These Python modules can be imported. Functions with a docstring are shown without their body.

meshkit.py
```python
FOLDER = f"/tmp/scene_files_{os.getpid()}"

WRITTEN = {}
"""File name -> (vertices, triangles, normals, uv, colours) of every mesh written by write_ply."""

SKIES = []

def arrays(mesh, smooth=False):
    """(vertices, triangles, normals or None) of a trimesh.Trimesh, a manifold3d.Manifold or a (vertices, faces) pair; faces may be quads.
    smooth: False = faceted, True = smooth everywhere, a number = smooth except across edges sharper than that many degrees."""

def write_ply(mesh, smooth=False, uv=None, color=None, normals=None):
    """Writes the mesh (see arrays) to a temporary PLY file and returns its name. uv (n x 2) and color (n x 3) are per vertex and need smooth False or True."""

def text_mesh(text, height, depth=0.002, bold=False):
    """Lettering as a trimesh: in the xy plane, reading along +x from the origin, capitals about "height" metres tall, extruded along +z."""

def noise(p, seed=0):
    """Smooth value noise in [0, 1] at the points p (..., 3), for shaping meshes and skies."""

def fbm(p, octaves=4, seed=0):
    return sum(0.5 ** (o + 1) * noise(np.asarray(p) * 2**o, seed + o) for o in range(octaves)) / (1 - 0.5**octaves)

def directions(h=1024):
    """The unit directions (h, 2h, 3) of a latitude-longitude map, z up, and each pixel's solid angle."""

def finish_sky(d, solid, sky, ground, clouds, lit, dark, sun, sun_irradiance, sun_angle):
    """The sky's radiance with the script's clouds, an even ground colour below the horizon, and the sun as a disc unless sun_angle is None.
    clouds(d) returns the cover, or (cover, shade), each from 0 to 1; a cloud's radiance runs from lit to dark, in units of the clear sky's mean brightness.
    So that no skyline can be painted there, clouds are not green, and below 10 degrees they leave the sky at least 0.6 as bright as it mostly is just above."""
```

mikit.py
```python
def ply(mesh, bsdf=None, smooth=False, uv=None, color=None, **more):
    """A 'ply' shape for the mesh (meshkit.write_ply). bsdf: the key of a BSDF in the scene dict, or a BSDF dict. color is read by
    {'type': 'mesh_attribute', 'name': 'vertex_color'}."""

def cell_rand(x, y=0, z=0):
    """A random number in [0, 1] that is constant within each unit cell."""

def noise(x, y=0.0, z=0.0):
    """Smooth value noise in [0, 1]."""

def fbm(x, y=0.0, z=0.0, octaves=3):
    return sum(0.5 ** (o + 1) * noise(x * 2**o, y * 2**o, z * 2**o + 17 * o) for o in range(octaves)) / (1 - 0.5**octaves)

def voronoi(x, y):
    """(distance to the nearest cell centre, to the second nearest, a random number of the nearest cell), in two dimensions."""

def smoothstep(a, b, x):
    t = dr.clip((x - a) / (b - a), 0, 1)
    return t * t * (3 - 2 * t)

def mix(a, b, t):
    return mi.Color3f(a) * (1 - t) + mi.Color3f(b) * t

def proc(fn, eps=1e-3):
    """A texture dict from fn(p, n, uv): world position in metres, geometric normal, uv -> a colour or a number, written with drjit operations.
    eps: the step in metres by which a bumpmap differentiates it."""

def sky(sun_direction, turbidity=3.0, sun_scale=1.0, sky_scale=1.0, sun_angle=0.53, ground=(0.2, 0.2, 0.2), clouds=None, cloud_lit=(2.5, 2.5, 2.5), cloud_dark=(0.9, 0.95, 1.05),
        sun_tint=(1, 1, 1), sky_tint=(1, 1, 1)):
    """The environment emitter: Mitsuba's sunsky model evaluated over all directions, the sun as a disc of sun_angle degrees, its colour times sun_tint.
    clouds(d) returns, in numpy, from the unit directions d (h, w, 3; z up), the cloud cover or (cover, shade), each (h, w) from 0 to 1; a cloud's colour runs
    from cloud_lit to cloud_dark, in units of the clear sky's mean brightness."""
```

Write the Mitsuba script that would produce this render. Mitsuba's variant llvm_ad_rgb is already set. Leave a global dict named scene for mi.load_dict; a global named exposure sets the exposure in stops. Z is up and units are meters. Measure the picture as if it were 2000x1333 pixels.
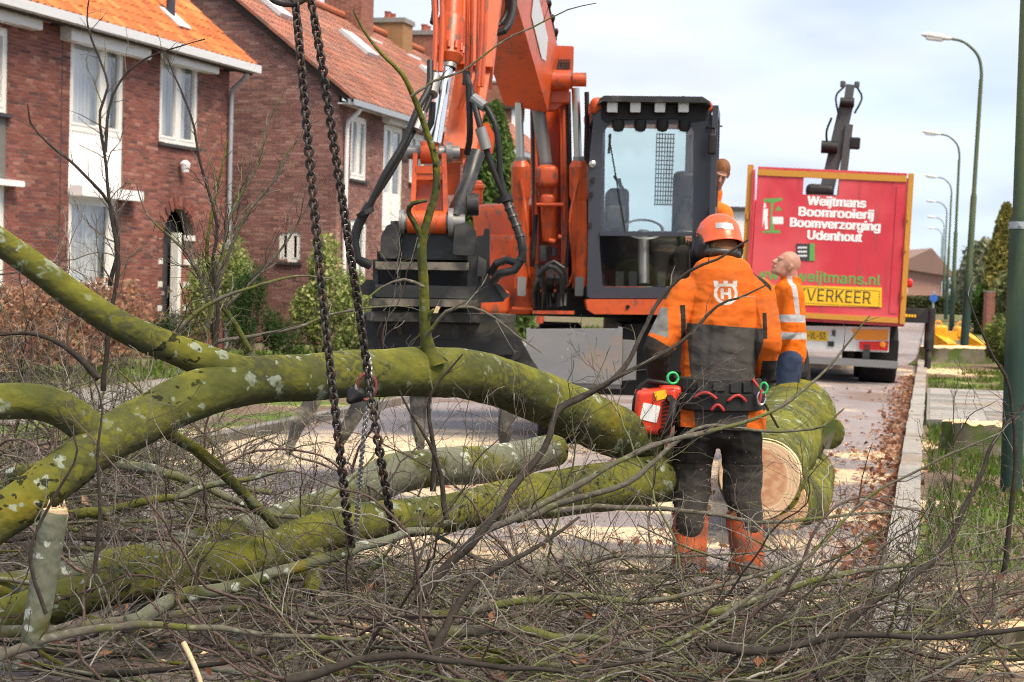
import math, random
import numpy as np, trimesh, mitsuba as mi, drjit as dr
import manifold3d as m3
from shapely.geometry import Polygon, box as sbox, Point
from shapely.ops import unary_union
import mikit, meshkit
from mikit import noise, fbm, voronoi, smoothstep, mix, cell_rand

T = mi.ScalarTransform4f
scene, labels = {}, {}
# ---------------------------------------------------------------- camera, sky, exposure
CAM = np.array([0.0, 0.0, 1.5])
FPX = 3600.0                                   # focal length in pixels of the 2000 px wide photograph
PITCH, ROLL = math.radians(1.9), math.radians(1.5)
FWD = np.array([0, math.cos(PITCH), -math.sin(PITCH)])
_U0, _R0 = np.array([0, math.sin(PITCH), math.cos(PITCH)]), np.array([1.0, 0, 0])
UPV = _U0 * math.cos(ROLL) - _R0 * math.sin(ROLL)
RGT = _R0 * math.cos(ROLL) + _U0 * math.sin(ROLL)
scene['camera'] = {'type': 'thinlens', 'fov': math.degrees(2 * math.atan(1000 / FPX)), 'aperture_radius': 0.0042, 'focus_distance': 6.9,
                   'near_clip': 0.1, 'far_clip': 3000.0, 'to_world': T().look_at(origin=CAM.tolist(), target=(CAM + FWD).tolist(), up=UPV.tolist())}


def sky_clouds(d):
    x, y, z = d[..., 0], d[..., 1], np.maximum(d[..., 2], 0.02)
    q = np.stack([x / (z + 0.25) * 1.1, y / (z + 0.25) * 1.1, z * 0 + 3.3], -1)
    n = meshkit.fbm(q * 1.3, 5, seed=4)
    fine = meshkit.fbm(q * 4.0, 4, seed=9)
    cover = np.clip(0.90 + (n - 0.5) * 1.3 + (fine - 0.5) * 0.45, 0, 1)
    shade = np.clip(0.42 + (fine - 0.5) * 1.5 + (0.5 - n) * 1.1, 0, 1)
    return cover, shade


scene['sky_light'] = mikit.sky((0.42, -0.48, 0.90), turbidity=3, sun_scale=0.60, sun_angle=26, clouds=sky_clouds,
                               cloud_lit=(1.74, 1.82, 1.95), cloud_dark=(.98, 1.13, 1.42))
exposure = 2.75
# ---------------------------------------------------------------- helpers


def P(x, y, d):
    """The world point seen at photograph pixel (x, y) at the distance d along the street's view axis (world y)."""
    v = FWD + RGT * ((x - 1000.0) / FPX) - UPV * ((y - 666.5) / FPX)
    return CAM + v * (d / v[1])


def G(x, y, z=0.0):
    """The point at height z seen at pixel (x, y)."""
    v = FWD + RGT * ((x - 1000.0) / FPX) - UPV * ((y - 666.5) / FPX)
    return CAM + v * ((z - CAM[2]) / v[2])


def numbered(key):
    if key not in USED:
        USED.add(key)
        return key
    k = 1
    while f'{key}_{k:03d}' in USED:
        k += 1
    key = f'{key}_{k:03d}'
    USED.add(key)
    return key


USED = set()


def tag(key, label=None, cat=None, group=None, kind=None):
    e = labels.setdefault(key, {})
    for n, v in (('label', label), ('category', cat), ('group', group), ('kind', kind)):
        if v:
            e[n] = v
    return key


def thing(name, label, cat, group=None):
    return tag(numbered(name), label, cat, group)


def cat_(ms):
    ms = [m if isinstance(m, trimesh.Trimesh) else trimesh.Trimesh(*meshkit.arrays(m)[:2], process=False) for m in ms]
    return ms[0] if len(ms) == 1 else trimesh.util.concatenate(ms)


def obj(name, mesh, mat, parent=None, smooth=False, color=None, label=None, kind=None, **more):
    """ONE entry of the scene; under parent when given."""
    key = numbered(f'{parent}__{name}' if parent else name)
    if isinstance(mesh, list):
        mesh = cat_(mesh)
    scene[key] = mikit.ply(mesh, mat, smooth=smooth, color=color, **more)
    if label or kind:
        tag(key, label, kind=kind)
    return key


def struct(name, mesh, mat, smooth=False, label=None, cat=None, color=None):
    key = obj(name, mesh, mat, None, smooth, color)
    return tag(key, label, cat, kind='structure')


def bx(cx, cy, cz, sx, sy, sz, rz=0.0, bevel=0.0):
    if bevel > 0:
        b = min(bevel, sx * .45, sy * .45, sz * .45)
        pts = []
        for a in (-1, 1):
            for c in (-1, 1):
                for e in (-1, 1):
                    X, Y, Z = a * sx / 2, c * sy / 2, e * sz / 2
                    pts += [(X - a * b, Y, Z), (X, Y - c * b, Z), (X, Y, Z - e * b), (X - a * b * .3, Y - c * b * .3, Z - e * b * .3)]
        m = trimesh.Trimesh(*meshkit.arrays(m3.Manifold.hull_points(np.array(pts)))[:2], process=False)
    else:
        m = trimesh.creation.box((sx, sy, sz))
    if rz:
        m.apply_transform(trimesh.transformations.rotation_matrix(rz, (0, 0, 1)))
    m.apply_translation((cx, cy, cz))
    return m


def frame_of(z):
    z = np.asarray(z, float) / np.linalg.norm(z)
    a = np.array([0, 0, 1.0]) if abs(z[2]) < .9 else np.array([0, 1.0, 0])
    x = np.cross(a, z)
    x /= np.linalg.norm(x)
    return x, np.cross(z, x), z


def bar(p, q, w, h, bevel=0.0, up=None):
    """A box beam from p to q, w wide and h high."""
    p, q = np.asarray(p, float), np.asarray(q, float)
    L = np.linalg.norm(q - p)
    m = bx(0, 0, 0, w, h, L, bevel=bevel)
    x, y, z = frame_of(q - p)
    if up is not None:
        y = np.asarray(up, float) - z * np.dot(up, z)
        y /= np.linalg.norm(y)
        x = np.cross(y, z)
    M = np.eye(4)
    M[:3, 0], M[:3, 1], M[:3, 2], M[:3, 3] = x, y, z, (p + q) / 2
    return m.apply_transform(M)


def cyl(p, q, r, n=20, r2=None):
    return tube([p, q], [r, r if r2 is None else r2], n, smooth_path=False)


def catmull(pts, rad, step):
    p, r = np.asarray(pts, float), np.asarray(rad, float)
    if len(p) < 3:
        n = max(2, int(np.linalg.norm(p[-1] - p[0]) / step) + 1)
        t = np.linspace(0, 1, n)[:, None]
        return p[0] * (1 - t) + p[-1] * t, r[0] * (1 - t[:, 0]) + r[-1] * t[:, 0]
    a = np.vstack([2 * p[0] - p[1], p, 2 * p[-1] - p[-2]])
    out, ro = [], []
    for i in range(len(p) - 1):
        n = max(1, int(np.linalg.norm(p[i + 1] - p[i]) / step))
        t = (np.arange(n) / n)[:, None]
        p0, p1, p2, p3 = a[i], a[i + 1], a[i + 2], a[i + 3]
        out.append(.5 * (2 * p1 + (p2 - p0) * t + (2 * p0 - 5 * p1 + 4 * p2 - p3) * t ** 2 + (3 * p1 - p0 - 3 * p2 + p3) * t ** 3))
        s = t[:, 0] * t[:, 0] * (3 - 2 * t[:, 0])
        ro.append(r[i] * (1 - s) + r[i + 1] * s)
    return np.vstack(out + [p[-1:]]), np.concatenate(ro + [r[-1:]])


def tube_arrays(p, r, sides, caps=True):
    p, r = np.asarray(p, float), np.asarray(r, float)
    n = len(p)
    t = np.empty_like(p)
    t[1:-1] = p[2:] - p[:-2]
    t[0], t[-1] = p[1] - p[0], p[-1] - p[-2]
    t /= np.linalg.norm(t, axis=1, keepdims=True) + 1e-12
    x = np.empty_like(p)
    a = np.array([0, 0, 1.0]) if abs(t[0, 2]) < .9 else np.array([0, 1.0, 0])
    v = np.cross(a, t[0])
    for i in range(n):
        v = v - t[i] * v.dot(t[i])
        v /= math.sqrt(v.dot(v)) + 1e-12
        x[i] = v
    y = np.cross(t, x)
    ang = np.arange(sides) * (2 * math.pi / sides)
    V = (p[:, None] + r[:, None, None] * (np.cos(ang)[None, :, None] * x[:, None] + np.sin(ang)[None, :, None] * y[:, None])).reshape(-1, 3)
    i, j = np.meshgrid(np.arange(n - 1), np.arange(sides), indexing='ij')
    i, j = i.ravel(), j.ravel()
    k = (j + 1) % sides
    A, B, C, D = i * sides + j, i * sides + k, (i + 1) * sides + k, (i + 1) * sides + j
    F = np.vstack([np.stack([A, B, C], 1), np.stack([A, C, D], 1)])
    if caps:
        e = (n - 1) * sides
        q = np.arange(1, sides - 1)
        F = np.vstack([F, np.stack([q * 0, q + 1, q], 1), np.stack([q * 0 + e, q + e, q + 1 + e], 1)])
    return V, F


def tube(pts, rad, sides=10, step=None, smooth_path=True, caps=True):
    rad = [rad] * len(pts) if np.isscalar(rad) else rad
    if smooth_path and len(pts) > 2:
        pts, rad = catmull(pts, rad, step or .06)
    V, F = tube_arrays(pts, rad, sides, caps)
    return trimesh.Trimesh(V, F, process=False)


def extr(poly, h):
    if poly.geom_type != 'Polygon':
        return cat_([extr(g, h) for g in poly.geoms if g.area > 1e-7])
    return trimesh.creation.extrude_polygon(poly, h, engine='earcut')


def place(m, o, x, y, z):
    M = np.eye(4)
    M[:3, 0], M[:3, 1], M[:3, 2], M[:3, 3] = x, y, z, o
    m = m.copy()
    m.apply_transform(M)
    if np.linalg.det(M[:3, :3]) < 0:
        m.invert()
    return m


def plate(pts, d, thick, holes=(), rnd=0.0):
    """A plate whose outline, seen from the camera, is the pixel polygon pts at the distance d; thick metres deep (away)."""
    def conv(q):
        return [(P(x, y, d)[0], P(x, y, d)[2]) for x, y in q]
    poly = Polygon(conv(pts))
    for h in holes:
        hp = Polygon(conv(h))
        if rnd:
            hp = hp.buffer(-rnd).buffer(rnd, quad_segs=5)
        poly = poly.difference(hp)
    if rnd:
        poly = poly.buffer(-rnd).buffer(rnd, quad_segs=5)
    return place(extr(poly.buffer(0), thick), (0, d + thick, 0), (1, 0, 0), (0, 0, 1), (0, -1, 0))


def hullballs(pts, n=14):
    """Convex hull of balls (x, y, z, r)."""
    return m3.Manifold.batch_hull([m3.Manifold.sphere(b[3], n).translate((float(b[0]), float(b[1]), float(b[2]))) for b in pts])


def rbox(cx, cy, cz, sx, sy, sz, r, n=12):
    b = [(cx + a * (sx / 2 - r), cy + c * (sy / 2 - r), cz + e * (sz / 2 - r), r) for a in (-1, 1) for c in (-1, 1) for e in (-1, 1)]
    return hullballs(b, n)


def blob(bones, length=.03, taubin=8, n=16):
    """One continuous skin over bones ((p, rp, q, rq), ...)."""
    ms = [m3.Manifold.batch_hull([m3.Manifold.sphere(r, n).translate(tuple(map(float, c))) for c, r in zip(b[0::2], b[1::2])]) for b in bones]
    m = m3.Manifold.batch_boolean(ms, m3.OpType.Add).refine_to_length(length)
    v, f, _ = meshkit.arrays(m)
    tm = trimesh.Trimesh(v, f, process=True)
    trimesh.smoothing.filter_taubin(tm, iterations=taubin)
    return tm


def lathe(prof, o, axis, n=20):
    """Profile [(r, h)] turned about the axis through o."""
    x, y, z = frame_of(axis)
    a = np.arange(n) * 2 * math.pi / n
    V = np.vstack([np.asarray(o) + z * h + r * (np.cos(a)[:, None] * x + np.sin(a)[:, None] * y) for r, h in prof])
    F = []
    for i in range(len(prof) - 1):
        for j in range(n):
            k = (j + 1) % n
            F += [(i * n + j, i * n + k, (i + 1) * n + k), (i * n + j, (i + 1) * n + k, (i + 1) * n + j)]
    return trimesh.Trimesh(V, F, process=False)


def mesh_color(mesh, rgb):
    return np.tile(np.asarray(rgb, float), (len(mesh.vertices), 1))


def rgb(r, g, b):
    """sRGB 0..255 -> linear."""
    return [((c / 255 + .055) / 1.055) ** 2.4 if c > 10 else c / 255 / 12.92 for c in (r, g, b)]


# ---------------------------------------------------------------- materials
def mat(name, col, rough=.6, metal=0.0, spec=.4, two=True, **k):
    b = {'type': 'principled', 'base_color': col if isinstance(col, dict) else {'type': 'rgb', 'value': list(map(float, col))}, 'roughness': rough, 'metallic': metal, 'specular': spec, **k}
    scene[name] = {'type': 'twosided', 'bsdf': b} if two else b
    return name


def bumped(name, col, height, scale=1.0, rough=.8, eps=1e-3, spec=.3, **k):
    b = {'type': 'principled', 'base_color': col, 'roughness': rough, 'specular': spec, **k}
    scene[name] = {'type': 'twosided', 'bsdf': {'type': 'bumpmap', 'arbitrary': mikit.proc(height, eps), 'scale': scale, 'bsdf': b}}
    return name


VC = {'type': 'mesh_attribute', 'name': 'vertex_color'}
mat('m_tinted', VC, .85, spec=.2)                     # matt things coloured piece by piece (bricks, tiles, chips)
mat('m_twig', VC, .7, spec=.25)
scene['m_leaf'] = {'type': 'principledthin', 'base_color': VC, 'roughness': .6, 'diff_trans': .6, 'spec_trans': 0.0}


def c_orange(p, n, uv):
    d = fbm(p.x * 3, p.y * 3, p.z * 3, 4)
    s = fbm(p.x * 30, p.y * 30, p.z * 9, 3)
    c = mix((.52, .078, .013), (.39, .056, .014), smoothstep(.4, .75, d))
    c = mix(c, (.10, .065, .045), .75 * smoothstep(.56, .72, s) * smoothstep(.40, .56, d))
    c = mix(c, (.05, .042, .036), .35 * smoothstep(.66, .78, fbm(p.x * 17 + 7, p.y * 17, p.z * 9, 4)))
    return c


mat('m_orange', mikit.proc(c_orange), .38, spec=.5, clearcoat=.25, clearcoat_gloss=.7)


def c_dark(p, n, uv):
    d = fbm(p.x * 6, p.y * 6, p.z * 6, 4)
    return mix((.016, .017, .018), (.065, .062, .055), smoothstep(.48, .8, d))


mat('m_dark', mikit.proc(c_dark), .42, spec=.5)
mat('m_black', (.010, .010, .011), .55)
mat('m_rubber', (.018, .018, .018), .8, spec=.2)
mat('m_hose', (.010, .011, .013), .5, spec=.4)
mat('m_cab', (.030, .034, .048), .35, spec=.5, clearcoat=.3, clearcoat_gloss=.8)
mat('m_steel', (.62, .62, .62), .28, metal=1.0)
mat('m_chrome', (.86, .87, .88), .16, metal=1.0)
mat('m_greymetal', (.26, .26, .26), .45, metal=.6)


def c_blade(p, n, uv):
    d = fbm(p.x * 5, p.y * 5, p.z * 5, 4)
    s = noise(p.x * 45, p.y * 45, p.z * 45)
    c = mix((.135, .15, .17), (.215, .22, .23), d)
    c = mix(c, (.30, .19, .12), .35 * smoothstep(.55, .7, fbm(p.x * 3.1 + 4, p.z * 6, p.y * 2, 3)))
    return mix(c, (.75, .72, .62), smoothstep(.93, .96, s))


mat('m_blade', mikit.proc(c_blade), .5, spec=.4)
scene['m_glass'] = {'type': 'thindielectric', 'int_ior': 1.5}
scene['m_cabglass'] = {'type': 'thindielectric', 'int_ior': 1.6, 'specular_transmittance': {'type': 'rgb', 'value': [.76, .85, .84]}}
mat('m_lampglass', (.75, .77, .78), .12, spec=.6)
mat('m_white', (.74, .75, .76), .45)
mat('m_whitewarm', (.66, .66, .63), .55)


def c_red(p, n, uv):
    d = fbm(p.x * 1.6, p.y * 1.6, p.z * 1.1, 4)
    c = mix((.52, .035, .055), (.60, .085, .10), smoothstep(.35, .7, d))
    return mix(c, (.32, .05, .05), .5 * smoothstep(.6, .75, fbm(p.x * 14, p.y * 3, p.z * 1.2, 3)))


mat('m_red', mikit.proc(c_red), .45, spec=.4)
mat('m_yellow', (.50, .235, .035), .5)
mat('m_plateyellow', (.80, .48, .02), .4)
mat('m_ink', (.03, .025, .02), .6)
mat('m_green_ink', (.10, .33, .08), .6)
mat('m_red_lamp', (.55, .015, .015), .15, spec=.6)
mat('m_amber', (.85, .28, .01), .2, spec=.6)
mat('m_blue', (.03, .12, .45), .4)


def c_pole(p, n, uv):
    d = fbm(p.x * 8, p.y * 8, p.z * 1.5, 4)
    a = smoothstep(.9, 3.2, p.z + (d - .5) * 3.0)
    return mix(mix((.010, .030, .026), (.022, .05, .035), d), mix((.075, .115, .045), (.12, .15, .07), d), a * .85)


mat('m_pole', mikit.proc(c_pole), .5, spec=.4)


def mossy(p, lo=0.0):
    d = fbm(p.x * 7, p.y * 7, p.z * 7, 4)
    f = fbm(p.x * 45, p.y * 45, p.z * 45, 3)
    c = mix((.122, .124, .022), (.066, .076, .022), smoothstep(.35, .68, d))
    c = mix(c, (.040, .044, .024), .85 * smoothstep(.45, .66, fbm(p.x * 3.2 + 7, p.y * 3.2, p.z * 3.2, 3)) * smoothstep(.35, .6, f))
    c = mix(c, (.165, .135, .012), .6 * smoothstep(.62, .8, fbm(p.x * 4 + 31, p.y * 4, p.z * 4, 3)))
    return c, d, f


def lichen(p, n, k, seed):
    """Rosettes of pale lichen: cells of a voronoi diagram laid round the branch."""
    a = p.x * k + .31 * p.y * k
    b = p.z * k * 1.1 + p.y * k * .45 + seed
    w = fbm(p.x * 45, p.y * 45, p.z * 45, 3) - .5
    w2 = fbm(p.x * 38 + 9, p.y * 38, p.z * 38, 3) - .5
    d1, d2, r = voronoi(a + w * .75, b + w2 * .75)
    size = .08 + .30 * dr.square(dr.square(r))
    on = dr.select(r > .72, 1.0, 0.0)
    return on * (1 - smoothstep(size * .70, size * 1.1, d1)), d1, r


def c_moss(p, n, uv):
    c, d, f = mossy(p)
    under = smoothstep(-.05, -.75, n.z + (d - .5) * .7)                # mossless bark below, also darkened to paint in the underside's shade
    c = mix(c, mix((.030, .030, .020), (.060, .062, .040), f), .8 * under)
    l1, q1, r1 = lichen(p, n, 11.0, 0.0)
    l2, q2, r2 = lichen(p, n, 26.0, 5.0)
    pale = mix((.16, .195, .15), (.28, .325, .27), f)
    zl = smoothstep(.40, .60, fbm(p.x * 2.2 + 21, p.y * 2.2, p.z * 2.2, 2))
    c = mix(c, pale, .75 * l1 * zl * smoothstep(.34, .62, f + .10 * l1))
    c = mix(c, pale, .7 * l2 * (.35 + .65 * zl) * smoothstep(.40, .55, f) * dr.select(r2 > .86, 1.0, 0.0))
    wk = fbm(p.x * 70, p.y * 70, p.z * 70, 2)
    k = noise(p.x * 42 + 3 + wk * 1.6, p.y * 42, p.z * 42 + wk * 1.6)
    zone = smoothstep(.50, .62, fbm(p.x * 2.6 + 11, p.y * 2.6, p.z * 2.6, 2))
    c = mix(c, (.012, .014, .008), .9 * zone * smoothstep(.70, .76, k))
    c = c * (.72 + .56 * f)
    return c


def h_moss(p, n, uv):
    return .006 * fbm(p.x * 50, p.y * 50, p.z * 50, 4) + .007 * fbm(p.x * 13, p.y * 13, p.z * 16, 3)


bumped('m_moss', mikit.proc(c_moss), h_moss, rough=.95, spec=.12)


def c_greybark(p, n, uv):
    c, d, f = mossy(p)
    g = mix((.085, .095, .065), (.16, .17, .135), f)
    c = mix(c, g, smoothstep(.40, .60, fbm(p.x * 5 + 3, p.y * 5, p.z * 5, 3)))
    l2, q2, r2 = lichen(p, n, 17.0, 2.0)
    return mix(c, (.38, .43, .38), .85 * l2 * smoothstep(.3, .5, f))


bumped('m_greybark', mikit.proc(c_greybark), h_moss, rough=.95, spec=.12)


def c_thinbark(p, n, uv):
    d = fbm(p.x * 9, p.y * 9, p.z * 9, 3)
    f = fbm(p.x * 60, p.y * 60, p.z * 60, 2)
    c = mix((.070, .062, .050), (.150, .142, .115), f)
    c = mix(c, (.100, .112, .034), smoothstep(.48, .66, d))
    return mix(c, (.19, .21, .16), smoothstep(.66, .74, f) * .7)


mat('m_thinbark', mikit.proc(c_thinbark), .9, spec=.15)
mat('m_rawwood', mikit.proc(lambda p, n, uv: mix((.58, .46, .30), (.44, .31, .18), fbm(p.x * 90, p.y * 20, p.z * 90, 3))), .8, spec=.15)
# ---------------------------------------------------------------- the setting: street frame (s along, t to the right)
SD, TD = np.array([.2207, .9754, 0]), np.array([.9754, -.2207, 0])
ZD = np.array([0, 0, 1.0])
RNG = np.random.default_rng(11)


def ST(s, t, z=0.0):
    return SD * s + TD * t + ZD * z


def to_st(p):
    return float(np.dot(p, SD)), float(np.dot(p, TD))


def strip(t0, t1, s0, s1, z, thick=0.0):
    """A ribbon along the street; thick > 0 makes it a slab."""
    c = [ST(s0, t0, z), ST(s0, t1, z), ST(s1, t1, z), ST(s1, t0, z)]
    if not thick:
        return trimesh.Trimesh(c, [[0, 1, 2], [0, 2, 3]], process=False)
    m = trimesh.creation.box((t1 - t0, s1 - s0, thick))
    return place(m, ST((s0 + s1) / 2, (t0 + t1) / 2, z - thick / 2), TD, SD, ZD)


SAWDUST = [(*G(760, 880)[:2], 2.6, 2.2), (*G(900, 960)[:2], 1.5, .9), (*G(1560, 930)[:2], 1.6, 1.0), (*G(1680, 1010)[:2], .9, .45), (*G(1300, 1060)[:2], 1.6, .55),
           (*G(1100, 1180)[:2], 1.6, .5), (*G(1600, 720)[:2], 2.6, 1.2), (*G(1690, 895)[:2], .55, .5), (*G(1850, 735)[:2], 1.3, 2.2), (*G(1830, 890)[:2], .8, .7),
           (*G(1780, 1300)[:2], .8, .40), (*G(1720, 640)[:2], 1.2, 1.5), (*G(1500, 1250)[:2], .8, .4), (*G(700, 1250)[:2], 1.0, .4), (*G(1000, 1100)[:2], 2.0, .8), (*G(1850, 1310)[:2], .9, .5), (*G(1700, 1180)[:2], .8, .35), (*G(1250, 1000)[:2], 1.6, .6), (*G(600, 900)[:2], 2.4, 1.3)]


def sawdust_mask(p):
    m = mi.Float(0)
    for x, y, rx, ry in SAWDUST:
        m = dr.maximum(m, 1 - dr.sqrt(dr.square((p.x - x) / rx) + dr.square((p.y - y) / ry)))
    w = fbm(p.x * 1.7, p.y * 1.7, 0, 4)
    return smoothstep(.42, .66, m * .75 + w * .62), w


def c_road(p, n, uv):
    f = noise(p.x * 90, p.y * 90)
    g = fbm(p.x * 1.1, p.y * .5, 0, 4)
    c = mix((.150, .132, .138), (.225, .202, .206), g)
    c = mix(c, (.32, .29, .29), .5 * smoothstep(.80, .95, f))
    c = mix(c, (.035, .03, .03), .5 * smoothstep(.82, .95, noise(p.x * 60 + 9, p.y * 60)))
    dirt = smoothstep(.56, .72, fbm(p.x * .8 + 40, p.y * .8, 0, 5))
    c = mix(c, (.12, .080, .055), .7 * dirt)
    q = 1 - dr.sqrt(dr.square((p.x + 1.5) / 3.2) + dr.square((p.y - 7.6) / 3.0))
    e = smoothstep(.05, .35, q + (fbm(p.x * 3, p.y * 3, 0, 4) - .5) * .7)
    c = mix(c, mix((.052, .040, .030), (.110, .085, .062), f), .6 * e)
    m, w = sawdust_mask(p)
    return mix(c, mix((.62, .50, .34), (.50, .38, .24), f), .85 * m * (1 - .3 * e) * smoothstep(.2, .5, noise(p.x * 14, p.y * 14) + .15))


bumped('m_road', mikit.proc(c_road), lambda p, n, uv: .003 * noise(p.x * 120, p.y * 120) + .004 * fbm(p.x * 9, p.y * 9, 0, 2), rough=.75, spec=.35)


def c_verge(p, n, uv):
    f = fbm(p.x * 25, p.y * 25, 0, 3)
    g = fbm(p.x * 1.3 + 5, p.y * 1.3, 0, 4)
    soil = mix((.075, .052, .036), (.16, .125, .095), f)
    grass = mix((.060, .095, .022), (.10, .13, .035), f)
    c = mix(soil, grass, smoothstep(.46, .58, g))
    m, w = sawdust_mask(p)
    return mix(c, mix((.62, .50, .34), (.48, .36, .22), f), .85 * m * smoothstep(.25, .55, noise(p.x * 12, p.y * 12) + .15))


bumped('m_verge', mikit.proc(c_verge), lambda p, n, uv: .012 * fbm(p.x * 30, p.y * 30, 0, 3), rough=.95, spec=.1)
bumped('m_ground', mikit.proc(lambda p, n, uv: mix(mix((.07, .055, .04), (.12, .10, .07), noise(p.x * 9, p.y * 9)), (.07, .10, .03), smoothstep(.4, .6, fbm(p.x * .4, p.y * .4, 0, 4)))),
       lambda p, n, uv: .01 * fbm(p.x * 12, p.y * 12, 0, 3), rough=.95, spec=.1)


def c_slab(p, n, uv):
    f = fbm(p.x * 18, p.y * 18, 0, 3)
    c = mix((.17, .165, .155), (.26, .25, .235), f)
    return mix(c, (.17, .13, .09), .6 * smoothstep(.55, .7, fbm(p.x * 1.5, p.y * 1.5, 3, 4)))


mat('m_slab', mikit.proc(c_slab), .85, spec=.2)
mat('m_slab_dark', mikit.proc(lambda p, n, uv: c_slab(p, n, uv) * .72), .85, spec=.2)

struct('ground', trimesh.Trimesh([[-900, -60, -.03], [900, -60, -.03], [900, 2600, -.03], [-900, 2600, -.03]], [[0, 1, 2], [0, 2, 3]], process=False), 'm_ground')
rx, ry = np.meshgrid(np.linspace(-6.0, -.19, 14), np.concatenate([np.linspace(-20, 60, 60), np.linspace(65, 420, 20)]), indexing='ij')
rv = rx[..., None] * TD + ry[..., None] * SD
rv[..., 2] = .05 * (1 - ((rx + 3.1) / 2.9) ** 2)
ri, rj = np.meshgrid(np.arange(13), np.arange(79), indexing='ij')
rq = np.stack([ri * 80 + rj, (ri + 1) * 80 + rj, (ri + 1) * 80 + rj + 1, ri * 80 + rj + 1], -1).reshape(-1, 4)
struct('road', (rv.reshape(-1, 3), rq), 'm_road', smooth=True)


def verge_mesh(t0, t1, s0, s1, z, ns, nt, amp):
    a, b = np.meshgrid(np.linspace(t0, t1, nt), np.linspace(s0, s1, ns), indexing='ij')
    v = a[..., None] * TD + b[..., None] * SD
    edge = np.minimum(1, np.minimum(a - t0, t1 - a) / .15)
    v[..., 2] = z + amp * edge * (meshkit.fbm(v.reshape(-1, 3) * 2.2, 3).reshape(a.shape) - .45)
    i, j = np.meshgrid(np.arange(nt - 1), np.arange(ns - 1), indexing='ij')
    q = np.stack([i * ns + j, (i + 1) * ns + j, (i + 1) * ns + j + 1, i * ns + j + 1], -1).reshape(-1, 4)
    return (v.reshape(-1, 3), q)


struct('verge', verge_mesh(-.03, 1.75, -12, 130, .085, 420, 14, .09), 'm_verge', smooth=True)
struct('verge', verge_mesh(-8.0, -6.15, -12, 130, .085, 200, 10, .05), 'm_verge', smooth=True)

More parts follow.
